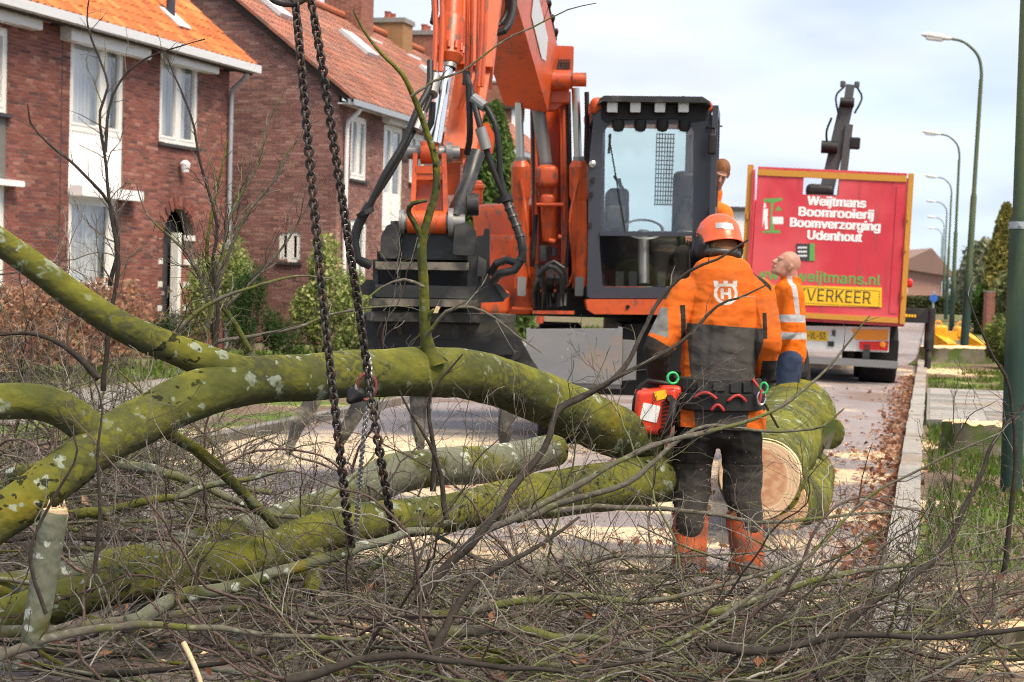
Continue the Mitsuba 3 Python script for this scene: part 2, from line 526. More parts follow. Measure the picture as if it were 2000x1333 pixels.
# kerbs: a bed and one stone after the other
tag(obj('kerb', strip(-.185, -.035, -12, 130, .085, .2), 'm_slab_dark'), None, None, kind='structure')
tag(obj('kerb', strip(-6.145, -6.005, -12, 130, .085, .2), 'm_slab_dark'), None, None, kind='structure')
for k in range(52):
    s = 7.0 + k * 1.0
    m = bx(0, 0, 0, .165, .985, .14, bevel=.012)
    obj('kerbstone', place(m, ST(s + .5, -.11 + RNG.normal() * .004, .045 + RNG.normal() * .004), TD, SD, ZD), 'm_slab', 'kerb', smooth=False)

# pavements: slabs where they can be told apart, a plain sheet beyond
tag(obj('pavement', strip(1.75, 3.35, -12, 200, .080, .2), 'm_slab_dark'), kind='structure')
tag(obj('pavement', strip(-9.8, -8.0, -12, 200, .080, .2), 'm_slab_dark'), kind='structure')
tag(obj('driveway', strip(.0, 1.75, 19.8, 26.2, .150, .25), 'm_slab_dark'), kind='structure')
SLABS = []
for mname in ('m_slab', 'm_slab_dark'):
    SLABS.append(mikit.ply(bx(0, 0, 0, .292, .292, .05, bevel=.006), mname))


def paving(key, s0, s1, t0, t1, z, limit):
    k = 0
    for s in np.arange(s0, s1 - .2, .3):
        for t in np.arange(t0 + .15, t1 - .1, .3):
            if k >= limit:
                return
            M = np.eye(4)
            M[:3, 0], M[:3, 1], M[:3, 2], M[:3, 3] = TD, SD, ZD, ST(s + .15, t, z - .019 + RNG.uniform(-.003, .003))
            scene[numbered(f'{key}__slab')] = {**SLABS[int(RNG.random() < .3)], 'to_world': T(M)}
            k += 1


paving('driveway', 19.8, 26.2, .03, 1.72, .152, 130)
paving('pavement', 27, 60, 1.75, 3.35, .085, 290)

# ---------------------------------------------------------------- brick houses
MORTAR = mat('m_mortar', mikit.proc(lambda p, n, uv: mix((.20, .17, .145), (.30, .265, .23), fbm(p.x * 9, p.y * 9, p.z * 9, 3))), .95, spec=.1)
mat('m_soffit', (.05, .035, .028), .8)
mat('m_gutter', (.55, .57, .60), .4)
mat('m_zinc', (.34, .37, .41), .45, metal=.3)
mat('m_frame', (.72, .72, .69), .4)
mat('m_sill', (.045, .042, .045), .6)
mat('m_curtain', mikit.proc(lambda p, n, uv: mix((.40, .45, .50), (.58, .62, .65), .5 + .5 * dr.sin((p.x + p.y) * 42))), .9, spec=.05)
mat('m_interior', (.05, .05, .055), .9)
mat('m_panelgrey', mikit.proc(lambda p, n, uv: mix((.13, .12, .115), (.17, .16, .15), noise(p.x * 3, p.y * 3, p.z * 22))), .7)
mat('m_door', (.030, .032, .036), .35)
mat('m_stoneband', (.62, .60, .57), .7)


def c_farbrick(p, n, uv):
    u, v = (p.x + p.y) * 4.6, p.z * 16.0
    row = dr.floor(v)
    u = u + .5 * (row - 2 * dr.floor(row * .5))
    r = cell_rand(dr.floor(u), row)
    c = mix((.17, .060, .042), (.27, .105, .075), r)
    j = dr.maximum(smoothstep(.40, .47, dr.abs(u - dr.floor(u) - .5)), smoothstep(.36, .46, dr.abs(v - row - .5)))
    return mix(c, (.25, .20, .17), .7 * j)


mat('m_farbrick', mikit.proc(c_farbrick), .9, spec=.1)
mat('m_ochrebrick', mikit.proc(lambda p, n, uv: mix(c_farbrick(p, n, uv), (.30, .20, .085), .55)), .9, spec=.1)
mat('m_rooftile', VC, .75, spec=.25)


class Front:
    """A wall plane: a runs along it, z up, out away from the house."""

    def __init__(self, O, A, N):
        self.O, self.A, self.N = np.array([O[0], O[1], 0.0]), np.array([*A, 0.0]), np.array([*N, 0.0])

    def at(self, a, z, out=0.0):
        return self.O + self.A * a + ZD * z + self.N * out

    def px(self, x, y):
        v = FWD + RGT * ((x - 1000.0) / FPX) - UPV * ((y - 666.5) / FPX)
        k = np.dot(self.O - CAM, self.N) / np.dot(v, self.N)
        w = CAM + v * k
        return float(np.dot(w - self.O, self.A)), float(w[2])

    def rect(self, x0, y0, x1, y1):
        """The wall rectangle seen between two pixel corners (at mid height of its sides)."""
        xm, ym = (x0 + x1) / 2, (y0 + y1) / 2
        a0, a1 = self.px(x0, ym)[0], self.px(x1, ym)[0]
        z0, z1 = self.px(xm, y1)[1], self.px(xm, y0)[1]
        return min(a0, a1), z0, max(a0, a1), z1

    def box(self, a0, a1, z0, z1, o0, o1, bevel=0.0):
        m = bx(0, 0, 0, a1 - a0, z1 - z0, o1 - o0, bevel=bevel)
        return place(m, self.at((a0 + a1) / 2, (z0 + z1) / 2, (o0 + o1) / 2), self.A, ZD, self.N)

    def slab(self, poly, o0, o1):
        return place(extr(poly, o1 - o0), self.at(0, 0, o0), self.A, ZD, self.N)


BRICK_TONES = {'red': [(.205, .074, .058), (.172, .064, .053), (.230, .095, .075), (.125, .055, .050), (.26, .125, .10)],
               'dark': [(.215, .105, .092), (.180, .086, .078), (.245, .130, .112), (.145, .075, .070), (.27, .16, .14)]}


def brick_wall(parent, fr, region, tone, order, limit=300, see=None, L=.21, H=.0525, gap=.0105, proud=.007):
    """The region's bricks: the limit ones that show largest as parts of the wall, the others joined as one part."""
    wall = obj('wall', fr.slab(region, -.22, -proud), MORTAR, parent)
    from shapely.prepared import prep
    pr, (a0, z0, a1, z1) = prep(region), region.bounds
    cols = BRICK_TONES[tone]
    todo = []
    row = 0
    z = z0
    while z < z1:
        a = a0 - (L + gap) * (.5 if row % 2 else 0)
        while a < a1:
            r = sbox(a, z, a + L, z + H)
            if pr.contains(r):
                todo.append((a, z, a + L, z + H, True))
            elif pr.intersects(r):
                q = r.intersection(region)
                if q.area > .05 * L * H:
                    b = q.bounds
                    todo.append((*b, False))
            a += L + gap
        z += H + gap
        row += 1
    todo.sort(key=lambda b: order((b[0] + b[2]) / 2, (b[1] + b[3]) / 2))
    rng = np.random.default_rng(5)
    unit = trimesh.creation.box((1, 1, 1))
    parts, rest, rc = 0, [], []
    plys = []
    for c in [np.array(q) * w for w in (.78, .92, 1.06, 1.2) for q in cols]:
        m = bx(0, 0, 0, L, H, .03)
        plys.append(mikit.ply(m, 'm_tinted', color=mesh_color(m, c)))
    for a, zz, b, z2, full in todo:
        k = int(rng.choice(5, p=[.34, .26, .18, .14, .08]))
        c = fr.at((a + b) / 2, (zz + z2) / 2, -.015 + rng.normal() * .0012)
        we = float(meshkit.fbm(np.array([[a * .9, zz * .6, 3.0]]), 3)[0])
        wi = int(np.clip((we - .28) / .44 * 4, 0, 3))
        if full and parts < limit and (see is None or see(a, zz)):
            M = np.eye(4)
            M[:3, 0], M[:3, 1], M[:3, 2], M[:3, 3] = fr.A, ZD, fr.N, c
            if np.linalg.det(M[:3, :3]) < 0:
                M[:3, 0] *= -1
            scene[numbered(f'{wall}__brick')] = {**plys[wi * 5 + k], 'to_world': T(M)}
            parts += 1
        else:
            v = unit.vertices * [b - a, z2 - zz, .03]
            rest.append(c + v[:, :1] * fr.A + v[:, 1:2] * ZD + v[:, 2:] * fr.N)
            rc.append(np.tile(np.array(cols[k]) * rng.uniform(.85, 1.15) * (.78, .92, 1.06, 1.2)[wi], (8, 1)))
    if rest:
        n = len(rest)
        F = (unit.faces[None] + (np.arange(n) * 8)[:, None, None]).reshape(-1, 3)
        if np.linalg.det(np.stack([fr.A, ZD, fr.N], 1)) < 0:
            F = F[:, ::-1]
        obj('brickwork', trimesh.Trimesh(np.vstack(rest), F, process=False), 'm_tinted', wall, color=np.vstack(rc), kind='stuff')
    return wall


def tile_mesh(w=.215, l=.36):
    u = np.linspace(0, 1, 7)
    prof = .018 * np.sin(u * 2 * math.pi) + .008
    top = [(x * w * 1.06, 0, h) for x, h in zip(u, prof)] + [(x * w * 1.06, l, h) for x, h in zip(u, prof)] + [(x * w * 1.06, 0, h - .016) for x, h in zip(u, prof)]
    F = []
    for i in range(6):
        F += [(i, i + 1, 8 + i), (i, 8 + i, 7 + i), (14 + i, 15 + i, i + 1), (14 + i, i + 1, i)]
    return np.array(top), np.array(F)


def tiled_roof(parent, fr, a0, a1, out, z_eave, run, slope, tones, order, limit=300, see=None):
    """One pitched roof face, tile by tile, rising inwards from the eave."""
    up = ZD * math.sin(slope) - fr.N * math.cos(slope)
    nrm = ZD * math.cos(slope) + fr.N * math.sin(slope)
    E = lambda a, u, h=0.0: fr.at(a, z_eave, out) + up * u + nrm * h
    c = [E(a0, 0, -.02), E(a1, 0, -.02), E(a1, run, -.02), E(a0, run, -.02)]
    c2 = [q - nrm * .12 for q in c]
    roof = obj('roof', trimesh.convex.convex_hull(np.array(c + c2)), 'm_soffit', parent)
    V, F = tile_mesh()
    tl = np.array([math.cos(.045), math.sin(.045)])
    n_a, n_u = int((a1 - a0) / .215), int(run / .315)
    cells = [(a0 + i * .215, j * .315) for i in range(n_a) for j in range(n_u)]
    cells.sort(key=lambda q: order(*q))
    rng = np.random.default_rng(8)
    if np.linalg.det(np.stack([fr.A, up, nrm], 1)) < 0:
        F = F[:, ::-1]
    rest, rc, parts = [], [], 0
    for a, u in cells:
        col = np.array(tones[int(rng.integers(len(tones)))]) * rng.uniform(.9, 1.1) * (.62 + .76 * float(meshkit.fbm(np.array([[a * .7, u * 1.2, 1.0]]), 3)[0]))
        y2 = up * math.cos(.05) - nrm * math.sin(.05)
        n2 = nrm * math.cos(.05) + up * math.sin(.05)
        W = E(a, u - .02, .028 + rng.normal() * .002) + V[:, :1] * fr.A + V[:, 1:2] * y2 + V[:, 2:] * n2
        if parts < limit and (see is None or see(a, u)):
            obj('tile', trimesh.Trimesh(W, F, process=False), 'm_rooftile', roof, smooth=True, color=np.tile(col, (len(W), 1)))
            parts += 1
        else:
            rest.append(W)
            rc.append(np.tile(col, (len(W), 1)))
    if rest:
        FF = (F[None] + (np.arange(len(rest)) * len(V))[:, None, None]).reshape(-1, 3)
        obj('tiling', trimesh.Trimesh(np.vstack(rest), FF, process=False), 'm_rooftile', roof, smooth=True, color=np.vstack(rc), kind='stuff')
    return roof, E


def ring(a0, z0, a1, z1, w):
    return sbox(a0, z0, a1, z1).difference(sbox(a0 + w, z0 + w, a1 - w, z1 - w))


def window(house, fr, r, splits=(), w=.09, sill=True, curtain=True, depth=-.035, fm='m_frame', sw=.045):
    """Frame, mullions, panes, curtain and sill in the opening r = (a0, z0, a1, z1)."""
    a0, z0, a1, z1 = r
    win = obj('window', fr.slab(ring(a0, z0, a1, z1, w), depth - .06, depth), fm, house)
    edges = [a0 + w]
    for s in splits:
        am = a0 + (a1 - a0) * s
        obj('mullion', fr.box(am - w * .7, am + w * .7, z0 + w, z1 - w, depth - .055, depth + .004), fm, win)
        edges += [am - w * .7, am + w * .7]
    edges.append(a1 - w)
    for i in range(0, len(edges), 2):
        p = edges[i], edges[i + 1]
        obj('sash', fr.slab(ring(p[0] + .002, z0 + w + .002, p[1] - .002, z1 - w - .002, sw), depth - .05, depth + .012), fm, win)
        obj('pane', trimesh.Trimesh([fr.at(p[0], z0 + w, depth - .03), fr.at(p[1], z0 + w, depth - .03), fr.at(p[1], z1 - w, depth - .03), fr.at(p[0], z1 - w, depth - .03)],
                                    [[0, 1, 2], [0, 2, 3]], process=False), 'm_glass', win)
    n = max(8, int((a1 - a0) * 30))
    g = np.linspace(a0, a1, n)
    wave = -.24 + .02 * np.sin(g * 38) + .01 * np.sin(g * 17)
    v = [fr.at(a, z, depth + o) for z in (z0, z1) for a, o in zip(g, wave)]
    f = [(i, i + 1, n + i + 1, n + i) for i in range(n - 1)]
    obj('curtain' if curtain else 'blind', (np.array(v), np.array(f)), 'm_curtain' if curtain else 'm_interior', win, smooth=True)
    if sill:
        obj('sill', fr.box(a0 - .05, a1 + .05, z0 - .06, z0 - .003, depth - .06, .06), 'm_sill', win)
    return win


# the red house on the left ---------------------------------------------------
O1 = P(440, 540, 36)
F1 = Front(O1[:2], (-.290, -.957), (.957, -.290))
H1 = thing('brick_house', 'red brick house with bright orange tiled roof and white window frames', 'house')
W1, W2, W3 = F1.rect(137, 78, 243, 262), F1.rect(133, 386, 228, 566), F1.rect(312, 112, 388, 284)
W0, W0b = F1.rect(-70, 45, 17, 216), F1.rect(-70, 360, 10, 560)
PAN, PANG = F1.rect(135, 262, 236, 386), F1.rect(-70, 216, 28, 360)
PAN, PANG = (W1[0], W2[3], W1[2], W1[1]), (W0[0], W0b[3], W0[2], W0[1])
DR = F1.rect(317, 440, 379, 610)
arch = unary_union([sbox(DR[0], 0, DR[2], DR[3] - .28), Point((DR[0] + DR[2]) / 2, DR[3] - .30).buffer((DR[2] - DR[0]) / 2, quad_segs=10)])
reg = sbox(0, 0, 10.0, 5.42)
for q in (W1, W2, W3, W0, W0b, PAN, PANG):
    reg = reg.difference(sbox(*q))
reg = reg.difference(arch)
brick_wall(H1, F1, reg, 'red', lambda a, z: -a * 1.0 - z * .02, see=lambda a, z: z > 1.1 and a < 9.3)
obj('gable_wall', place(extr(Polygon([(0, 0), (8.4, 0), (8.4, 5.42), (4.2, 9.2), (0, 5.42)]), .2), F1.at(.021, 0, -.23), -F1.N, ZD, F1.A), 'm_farbrick', H1)
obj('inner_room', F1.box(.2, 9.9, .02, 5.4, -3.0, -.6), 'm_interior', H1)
window(H1, F1, W1, (.38,), sill=False)
window(H1, F1, W2, (.10,), sill=False)
window(H1, F1, W3, (.5,), w=.085)
window(H1, F1, W0, (.5,), sill=True)
window(H1, F1, W0b, (.5,), sill=True)
# white corrugated panel and grey panel between the storeys
n = 15
g = np.linspace(PAN[0], PAN[2], n * 4 + 1)
o = -.05 + .012 * np.clip(np.sin(g * 2 * math.pi / ((PAN[2] - PAN[0]) / n)) * 3, -1, 1)
v = [F1.at(a, z, k) for z in (PAN[1], PAN[3]) for a, k in zip(g, o)]
obj('spandrel_panel', (np.array(v), np.array([(i, i + 1, len(g) + i + 1, len(g) + i) for i in range(len(g) - 1)])), 'm_white', H1, label='white ribbed panel between the storeys')
obj('spandrel_panel', F1.box(*PANG[0::2], PANG[1], PANG[3], -.1, -.03), 'm_panelgrey', H1, label='grey panel between the storeys')


def shutter(r, d0=.0, d1=.20):
    obj('shutter_box', F1.box(r[0], r[2], r[1], r[3], d0, d1, bevel=.025), 'm_white', H1, smooth=30)


for q, d1 in (((116, 62, 274, 98), .22), ((312, 106, 406, 134), .24), ((135, 368, 257, 388), .24), ((-70, 22, 60, 44), .22), ((-70, 349, 27, 361), .2)):
    shutter(F1.rect(*q), .01, d1)
# door with dark leaf, white post and white stone bands
dz = DR[3]
dr_ = obj('door', F1.box(DR[0] + .58, DR[2] - .03, .02, dz - .32, -.30, -.25), 'm_door', H1)
obj('letter_slot', F1.box(DR[0] + .7, DR[0] + .95, 1.05, 1.12, -.251, -.24), 'm_steel', dr_)
obj('handle', tube([F1.at(DR[0] + .64, 1.0, -.22), F1.at(DR[0] + .64, 1.22, -.20)], .012, 8), 'm_steel', dr_)
obj('door_frame', F1.box(DR[0] + .43, DR[0] + .56, .02, dz - .14, -.20, -.05), 'm_frame', H1)
obj('porch_wall', F1.box(DR[0] + .002, DR[0] + .43, .02, dz - .45, -.2, -.025), 'm_farbrick', H1)
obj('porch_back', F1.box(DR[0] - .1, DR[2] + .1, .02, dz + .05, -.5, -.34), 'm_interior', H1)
for y in (464, 512, 556, 602):
    z = F1.px(347, y)[1]
    obj('stone_band', F1.box(DR[0] - .16, DR[0] + .40, z - .05, z + .05, -.022, .012), 'm_stoneband', H1)
    obj('stone_band', F1.box(DR[2] + .003, DR[2] + .16, z - .05, z + .05, -.03, .012), 'm_stoneband', H1)
am, zm, ra = (DR[0] + DR[2]) / 2, DR[3] - .30, (DR[2] - DR[0]) / 2
for k in range(13):
    th = math.pi * (k + .5) / 13
    m = bx(0, 0, 0, .20, .105, .06)
    c, s = math.cos(th), math.sin(th)
    obj('arch_brick', place(m, F1.at(am + (ra + .11) * c, zm + (ra + .11) * s, -.012), F1.A * c + ZD * s, -F1.A * s + ZD * c, F1.N), 'm_tinted', H1, color=mesh_color(m, BRICK_TONES['red'][k % 4]))
wl = F1.px(350, 326)
obj('wall_lamp', lathe([(.0, -.12), (.07, -.10), (.10, .06), (.03, .12), (0, .12)], F1.at(wl[0], wl[1], .12), (0, 0, 1), 12), 'm_white', H1, smooth=40)
# eave: gutter, fascia, soffit boards and rafters
tiled_roof(H1, F1, -.30, 10.2, .42, 5.56, 3.7, math.radians(40), [(.52, .155, .048), (.46, .128, .042), (.57, .185, .06), (.42, .120, .045)], lambda a, u: -a + u * 2.0, see=lambda a, u: a < 9.6)
gut = [(0, 0), (.17, 0), (.17, .15), (.145, .15), (.145, .03), (.025, .03), (.025, .15), (0, .15)]
obj('gutter', place(extr(Polygon(gut), 10.6), F1.at(-.36, 5.40, .34), F1.N, ZD, F1.A), 'm_gutter', H1)
obj('fascia', F1.box(-.33, 10.2, 5.36, 5.50, .30, .337), 'm_soffit', H1)
for k in range(5):
    obj('soffit_board', F1.box(-.30, 10.2, 5.425, 5.445, .0 + k * .06, .055 + k * .06), 'm_soffit', H1)
for k in range(16):
    obj('rafter', F1.box(.2 + k * .63, .28 + k * .63, 5.375, 5.42, .005, .30), 'm_soffit', H1)
obj('downpipe', tube([F1.at(.06, 5.36, .40), F1.at(.06, 5.28, .36), F1.at(.06, 5.05, .10), F1.at(.06, 4.9, .08), F1.at(.06, .05, .08)], .045, 12, step=.2), 'm_zinc', H1, smooth=True)
for z in (4.4, 2.6, .9):
    obj('pipe_clamp', cyl(F1.at(.06, z, .08), F1.at(.06, z + .05, .08), .055, 12), 'm_zinc', H1)
jx = F1.px(118, 320)[0]
obj('expansion_joint', F1.box(jx - .012, jx + .012, .05, 5.3, -.01, .004), 'm_sill', H1)
vp = F1.at(F1.px(362, 60)[0], 5.56, .42) + (ZD * math.sin(.698) - F1.N * math.cos(.698)) * .95
obj('vent_pipe', cat_([cyl(vp - ZD * .1, vp + ZD * .62, .085, 16), cyl(vp + ZD * .40, vp + ZD * .66, .12, 16), cyl(vp + ZD * .70, vp + ZD * .82, .14, 16, r2=.05)]), 'm_cab', H1, smooth=40)
obj('flashing', place(bx(0, 0, 0, .5, .55, .03), vp + ZD * .0 + F1.N * .1, F1.A, ZD * math.sin(.698) - F1.N * math.cos(.698), ZD * math.cos(.698) + F1.N * math.sin(.698)), 'm_gutter', H1)

# the darker house behind it -------------------------------------------------
O2 = P(655, 540, 40)
A2, G2 = np.array([.240, .971]), np.array([-.971, .240])
F2 = Front(O2[:2], A2, -G2)
F2g = Front(O2[:2], G2, -A2)
H2 = thing('brick_house', 'darker brick house with weathered roof, two chimneys and plain gable behind shrubs', 'house')
V1, V2 = F2.rect(685, 228, 717, 352), F2.rect(748, 245, 786, 452)
V3 = F2.rect(800, 262, 830, 360)
V4 = F2.rect(684, 430, 716, 560)
reg = sbox(.03, 0, 20.4, 5.3)
for q in (V1, V2, V3, V4):
    reg = reg.difference(sbox(*q))
brick_wall(H2, F2, reg, 'dark', lambda a, z: a - z * .02, see=lambda a, z: z > 1.5)
SW = F2g.rect(545, 452, 587, 512)
gp = Polygon([(0.012, 0), (8, 0), (8, 5.53), (4, 8.68), (0.012, 5.53)])
gp = gp.difference(sbox(*SW))
brick_wall(H2, F2g, gp, 'dark', lambda a, z: a - z * .02, see=lambda a, z: 1.6 < z and a < 3.2)
window(H2, F2, V1, (.5,))
window(H2, F2, V2, (.45,), sill=False)
window(H2, F2, V3, (.5,))
window(H2, F2, V4, (.5,))
window(H2, F2g, SW, (.5,), w=.075, curtain=False, sw=.018)
obj('spandrel_panel', F2.box(V2[0], V2[2], V2[1], V2[1] + .9, -.095, -.06), 'm_white', H2)
obj('lintel_box', F2.box(V2[0] - .2, V2[2] + .6, V2[3], V2[3] + .16, .01, .2, bevel=.02), 'm_white', H2)
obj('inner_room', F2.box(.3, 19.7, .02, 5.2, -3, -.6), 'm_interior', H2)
R2T = [(.27, .120, .085), (.22, .105, .080), (.31, .135, .095), (.19, .105, .085), (.29, .110, .075)]
r2, E2 = tiled_roof(H2, F2, -.12, 20.2, .36, 5.30, 5.55, math.atan2(3.15, 4.0), R2T, lambda a, u: a + u * .6)
obj('ridge', tube([E2(-.1, 5.6, .05), E2(20.2, 5.6, .05)], .11, 10), 'm_rooftile', r2, color=np.tile([(.34, .11, .06)], (20, 1)))
for (a, u, w, l) in ((8.3, 3.6, .9, 1.0), (2.6, 3.9, .8, 1.0), (14.8, 3.4, .8, .9)):
    m = bx(0, 0, 0, w, l, .10, bevel=.01)
    up2 = E2(0, 1) - E2(0, 0)
    sk = obj('skylight', place(m, E2(a, u, .09), F2.A, up2, np.cross(F2.A, up2)), 'm_gutter', H2)
    obj('pane', place(bx(0, 0, 0, w - .14, l - .14, .02), E2(a, u, .145), F2.A, up2, np.cross(F2.A, up2)), 'm_lampglass', sk)
gut2 = [(x * .85, y * .85) for x, y in gut]
obj('gutter', place(extr(Polygon(gut2), 20.6), F2.at(-.3, 5.16, .30), F2.N, ZD, F2.A), 'm_zinc', H2)
obj('soffit', F2.box(-.1, 20.2, 5.20, 5.225, 0, .30), 'm_white', H2)
obj('downpipe', tube([F2.at(.35, 5.14, .36), F2.at(.35, 5.06, .32), F2.at(.35, 4.85, .10), F2.at(.35, 4.7, .07), F2.at(.35, .05, .07)], .05, 12, step=.2), 'm_white', H2, smooth=True)
for k in range(18):
    e0 = E2(-.16, k * .315, .03)
    obj('verge_tile', place(bx(0, 0, 0, .10, .33, .07), E2(-.16, k * .315 + .16, .03), F2.A, up2, np.cross(F2.A, up2)), 'm_rooftile', r2, color=np.tile([R2T[k % 5]], (8, 1)))


def chimney(house, a, w, d, z0, z1, mname, fr=F2, inn=4.0):
    c = fr.at(a, (z0 + z1) / 2, -inn)
    ch = obj('chimney', place(bx(0, 0, 0, w, d, z1 - z0), c, fr.A, fr.N, ZD), mname, house)
    obj('cap', place(bx(0, 0, 0, w + .12, d + .12, .14, bevel=.02), fr.at(a, z1 + .072, -inn), fr.A, fr.N, ZD), 'm_slab', ch)
    for k in (-1, 1):
        obj('chimney_pot', lathe([(.10, 0), (.09, .16), (.11, .18), (.11, .22), (.06, .22)], fr.at(a + k * w * .25, z1 + .143, -inn), (0, 0, 1), 12), 'm_rooftile', ch, color=np.tile([(.3, .09, .06)], (60, 1)))
    obj('flashing', place(bx(0, 0, 0, w + .3, d + .5, .10), fr.at(a, z0 + .75, -inn), fr.A, fr.N, ZD), 'm_gutter', ch)


chimney(H2, 12.0, 1.1, 1.1, 7.4, 9.85, 'm_farbrick')
chimney(H2, 15.8, .95, 1.15, 7.4, 9.15, 'm_ochrebrick')

chimney(H2, 19.6, .8, .9, 7.4, 9.3, 'm_farbrick')
# a further brick house seen between the arm and the lift cylinder
H5 = thing('brick_house', 'far brick house with chimney and white trim behind the arm and the conifer', 'house')
q5, q6 = P(905, 545, 85), P(1008, 545, 85)
F5 = Front(q5[:2], (1, 0), (0, -1))
w5, z5 = q6[0] - q5[0], P(950, 212, 85)[2]
obj('wall', F5.box(0, w5, 0, z5, -7, 0), 'm_farbrick', H5)
obj('roof', F5.box(-.2, w5 + .2, z5 + .002, z5 + .25, -7.2, .25), 'm_soffit', H5)
obj('corner_trim', F5.box(w5 - .4, w5 + .05, 0, P(950, 165, 85)[2], -.6, .03), 'm_white', H5)
c0, c1 = P(946, 212, 85)[0] - q5[0], P(990, 212, 85)[0] - q5[0]
ch5 = obj('chimney', F5.box(c0, c1, z5 + .2, P(950, 160, 85)[2], -1.6, -.5), 'm_farbrick', H5)
obj('cap', F5.box(c0 - .06, c1 + .06, P(950, 160, 85)[2] + .002, P(950, 156, 85)[2], -1.66, -.44), 'm_slab', ch5)

# end of the street: brick house, hedge, trees, garden wall
HE = thing('brick_house', 'brick house at the far end of the street beyond the lorry', 'house')
e0, e1 = P(1752, 600, 130), P(1850, 600, 130)
FE = Front(e0[:2], (1, 0), (0, -1))
we = e1[0] - e0[0]
obj('wall', place(extr(Polygon([(0, 0), (we, 0), (we, 2.6), (we * .62, 4.2), (0, 2.6 + .6)]), 8), FE.at(0, 0, -8), FE.A, ZD, FE.N), mat('m_farwall', (.34, .20, .16), .9), HE)
for (x0, y0, x1, y1) in ((1756, 545, 1772, 572), (1838, 550, 1850, 580), (1800, 580, 1815, 600)):
    q = FE.rect(x0, y0, x1, y1)
    wi = obj('window', FE.box(q[0], q[2], q[1], q[3], .0, .1), 'm_white', HE)
    obj('pane', FE.box(q[0] + .1, q[2] - .1, q[1] + .1, q[3] - .1, .1, .13), 'm_lampglass', wi)
rf = trimesh.convex.convex_hull(np.array([FE.at(-.6, 3.1, .5), FE.at(we * .62, 4.5, .5), FE.at(we + .5, 2.5, .5), FE.at(-.6, 3.1, -9), FE.at(we * .62, 4.5, -9), FE.at(we + .5, 2.5, -9)]))
obj('roof', rf, mat('m_farroof', (.20, .13, .11), .9), HE)
HW = thing('white_house', 'white house wall far behind the open lorry, left of its yellow post', 'house')
FW = Front(P(1385, 600, 95)[:2], (1, 0), (0, -1))
obj('wall', FW.box(0, 3.5, 0, P(1420, 412, 95)[2], -6, 0), 'm_white', HW)
obj('roof', FW.box(-.3, 3.8, P(1420, 412, 95)[2], P(1420, 408, 95)[2] + .1, -6.3, .3), 'm_sill', HW)
# ---------------------------------------------------------------- the excavator
EX = thing('excavator', 'orange wheeled excavator with dark cab, raised arm and black grapple', 'excavator')


JOINED = set('seat rear_guard grille tread cooling_fin rivet print core swing_frame undercarriage knuckle end_plate boom grapple coupler link tipping_link wiper spiral_guard bolt exhaust_stack '
             'stabiliser_leg lettering steering_column cylinder_head body chassis crane_arm pictogram lift_cylinder pin frame blade_rib'.split())


def ex(name, mesh, m, parent=None, smooth=30, **k):
    if isinstance(mesh, list) and name not in JOINED:
        return [obj(name, q, m, parent or EX, smooth, **k) for q in mesh][0]
    return obj(name, mesh, m, parent or EX, smooth, **k)


def pcyl(x0, y0, d0, x1, y1, d1, r, n=24):
    return cyl(P(x0, y0, d0), P(x1, y1, d1), r, n)


def ptube(pts, r, sides=10, step=.05):
    return tube([P(*q) for q in pts], r, sides, step)


# cab: front frame with rounded opening, corner posts, roof, floor, side and rear frames
D0, D1 = 16.1, 17.65
front = [(1147, 583), (1150, 330), (1160, 228), (1172, 214), (1386, 214), (1397, 240), (1388, 400), (1368, 583)]
hole = [(1177, 561), (1171, 480), (1177, 262), (1190, 243), (1347, 240), (1357, 256), (1353, 470), (1344, 561)]
cab = ex('cab', plate(front, D0, .07, [hole], .03), 'm_cab')
xl, xr = P(1150, 400, D0)[0], P(1386, 400, D0)[0]
zb, zt = P(1260, 583, D0)[2], P(1260, 214, D0)[2]
for x in (xl + .04, xr - .04):
    for d in (D0 + .82, D1):
        ex('pillar', bx(x, d, (zb + zt) / 2, .08, .08, zt - zb - .02, bevel=.02), 'm_cab', cab)
    for z in (zb + .05, zt - .06):
        ex('side_rail', bx(x, (D0 + D1) / 2 + .05, z, .07, D1 - D0 - .15, .10, bevel=.02), 'm_cab', cab)
ex('floor', bx((xl + xr) / 2, (D0 + D1) / 2 + .05, zb + .02, xr - xl - .1, D1 - D0 - .05, .06), 'm_black', cab)
ex('roof', rbox((xl + xr) / 2, (D0 + D1) / 2 + .02, zt + .03, xr - xl + .02, D1 - D0 + .02, .14, .055), 'm_orange', cab)
ex('rear_wall', plate([(1162, 560), (1166, 230), (1378, 230), (1368, 560)], D1 - .02, .05, [[(1180, 452), (1182, 246), (1352, 246), (1350, 452)]], .03), 'm_black', cab)
for x in (xl + .10, xr - .10):
    ex('side_lining', bx(x, (D0 + D1) / 2 + .1, (zb + P(1260, 462, D0)[2]) / 2, .02, D1 - D0 - .4, P(1260, 462, D0)[2] - zb - .06), 'm_black', cab)
pane = [(1171, 480), (1177, 262), (1190, 243), (1347, 240), (1357, 256), (1353, 470)]


def glass_sheet(pts, d, tilt=.0):
    v = np.array([P(x, y, d) for x, y in pts])
    v[:, 1] += tilt * (v[:, 2] - v[:, 2].min())
    c = v.mean(0)
    n = len(v)
    return trimesh.Trimesh(np.vstack([v, [c]]), [(i, (i + 1) % n, n) for i in range(n)], process=False)


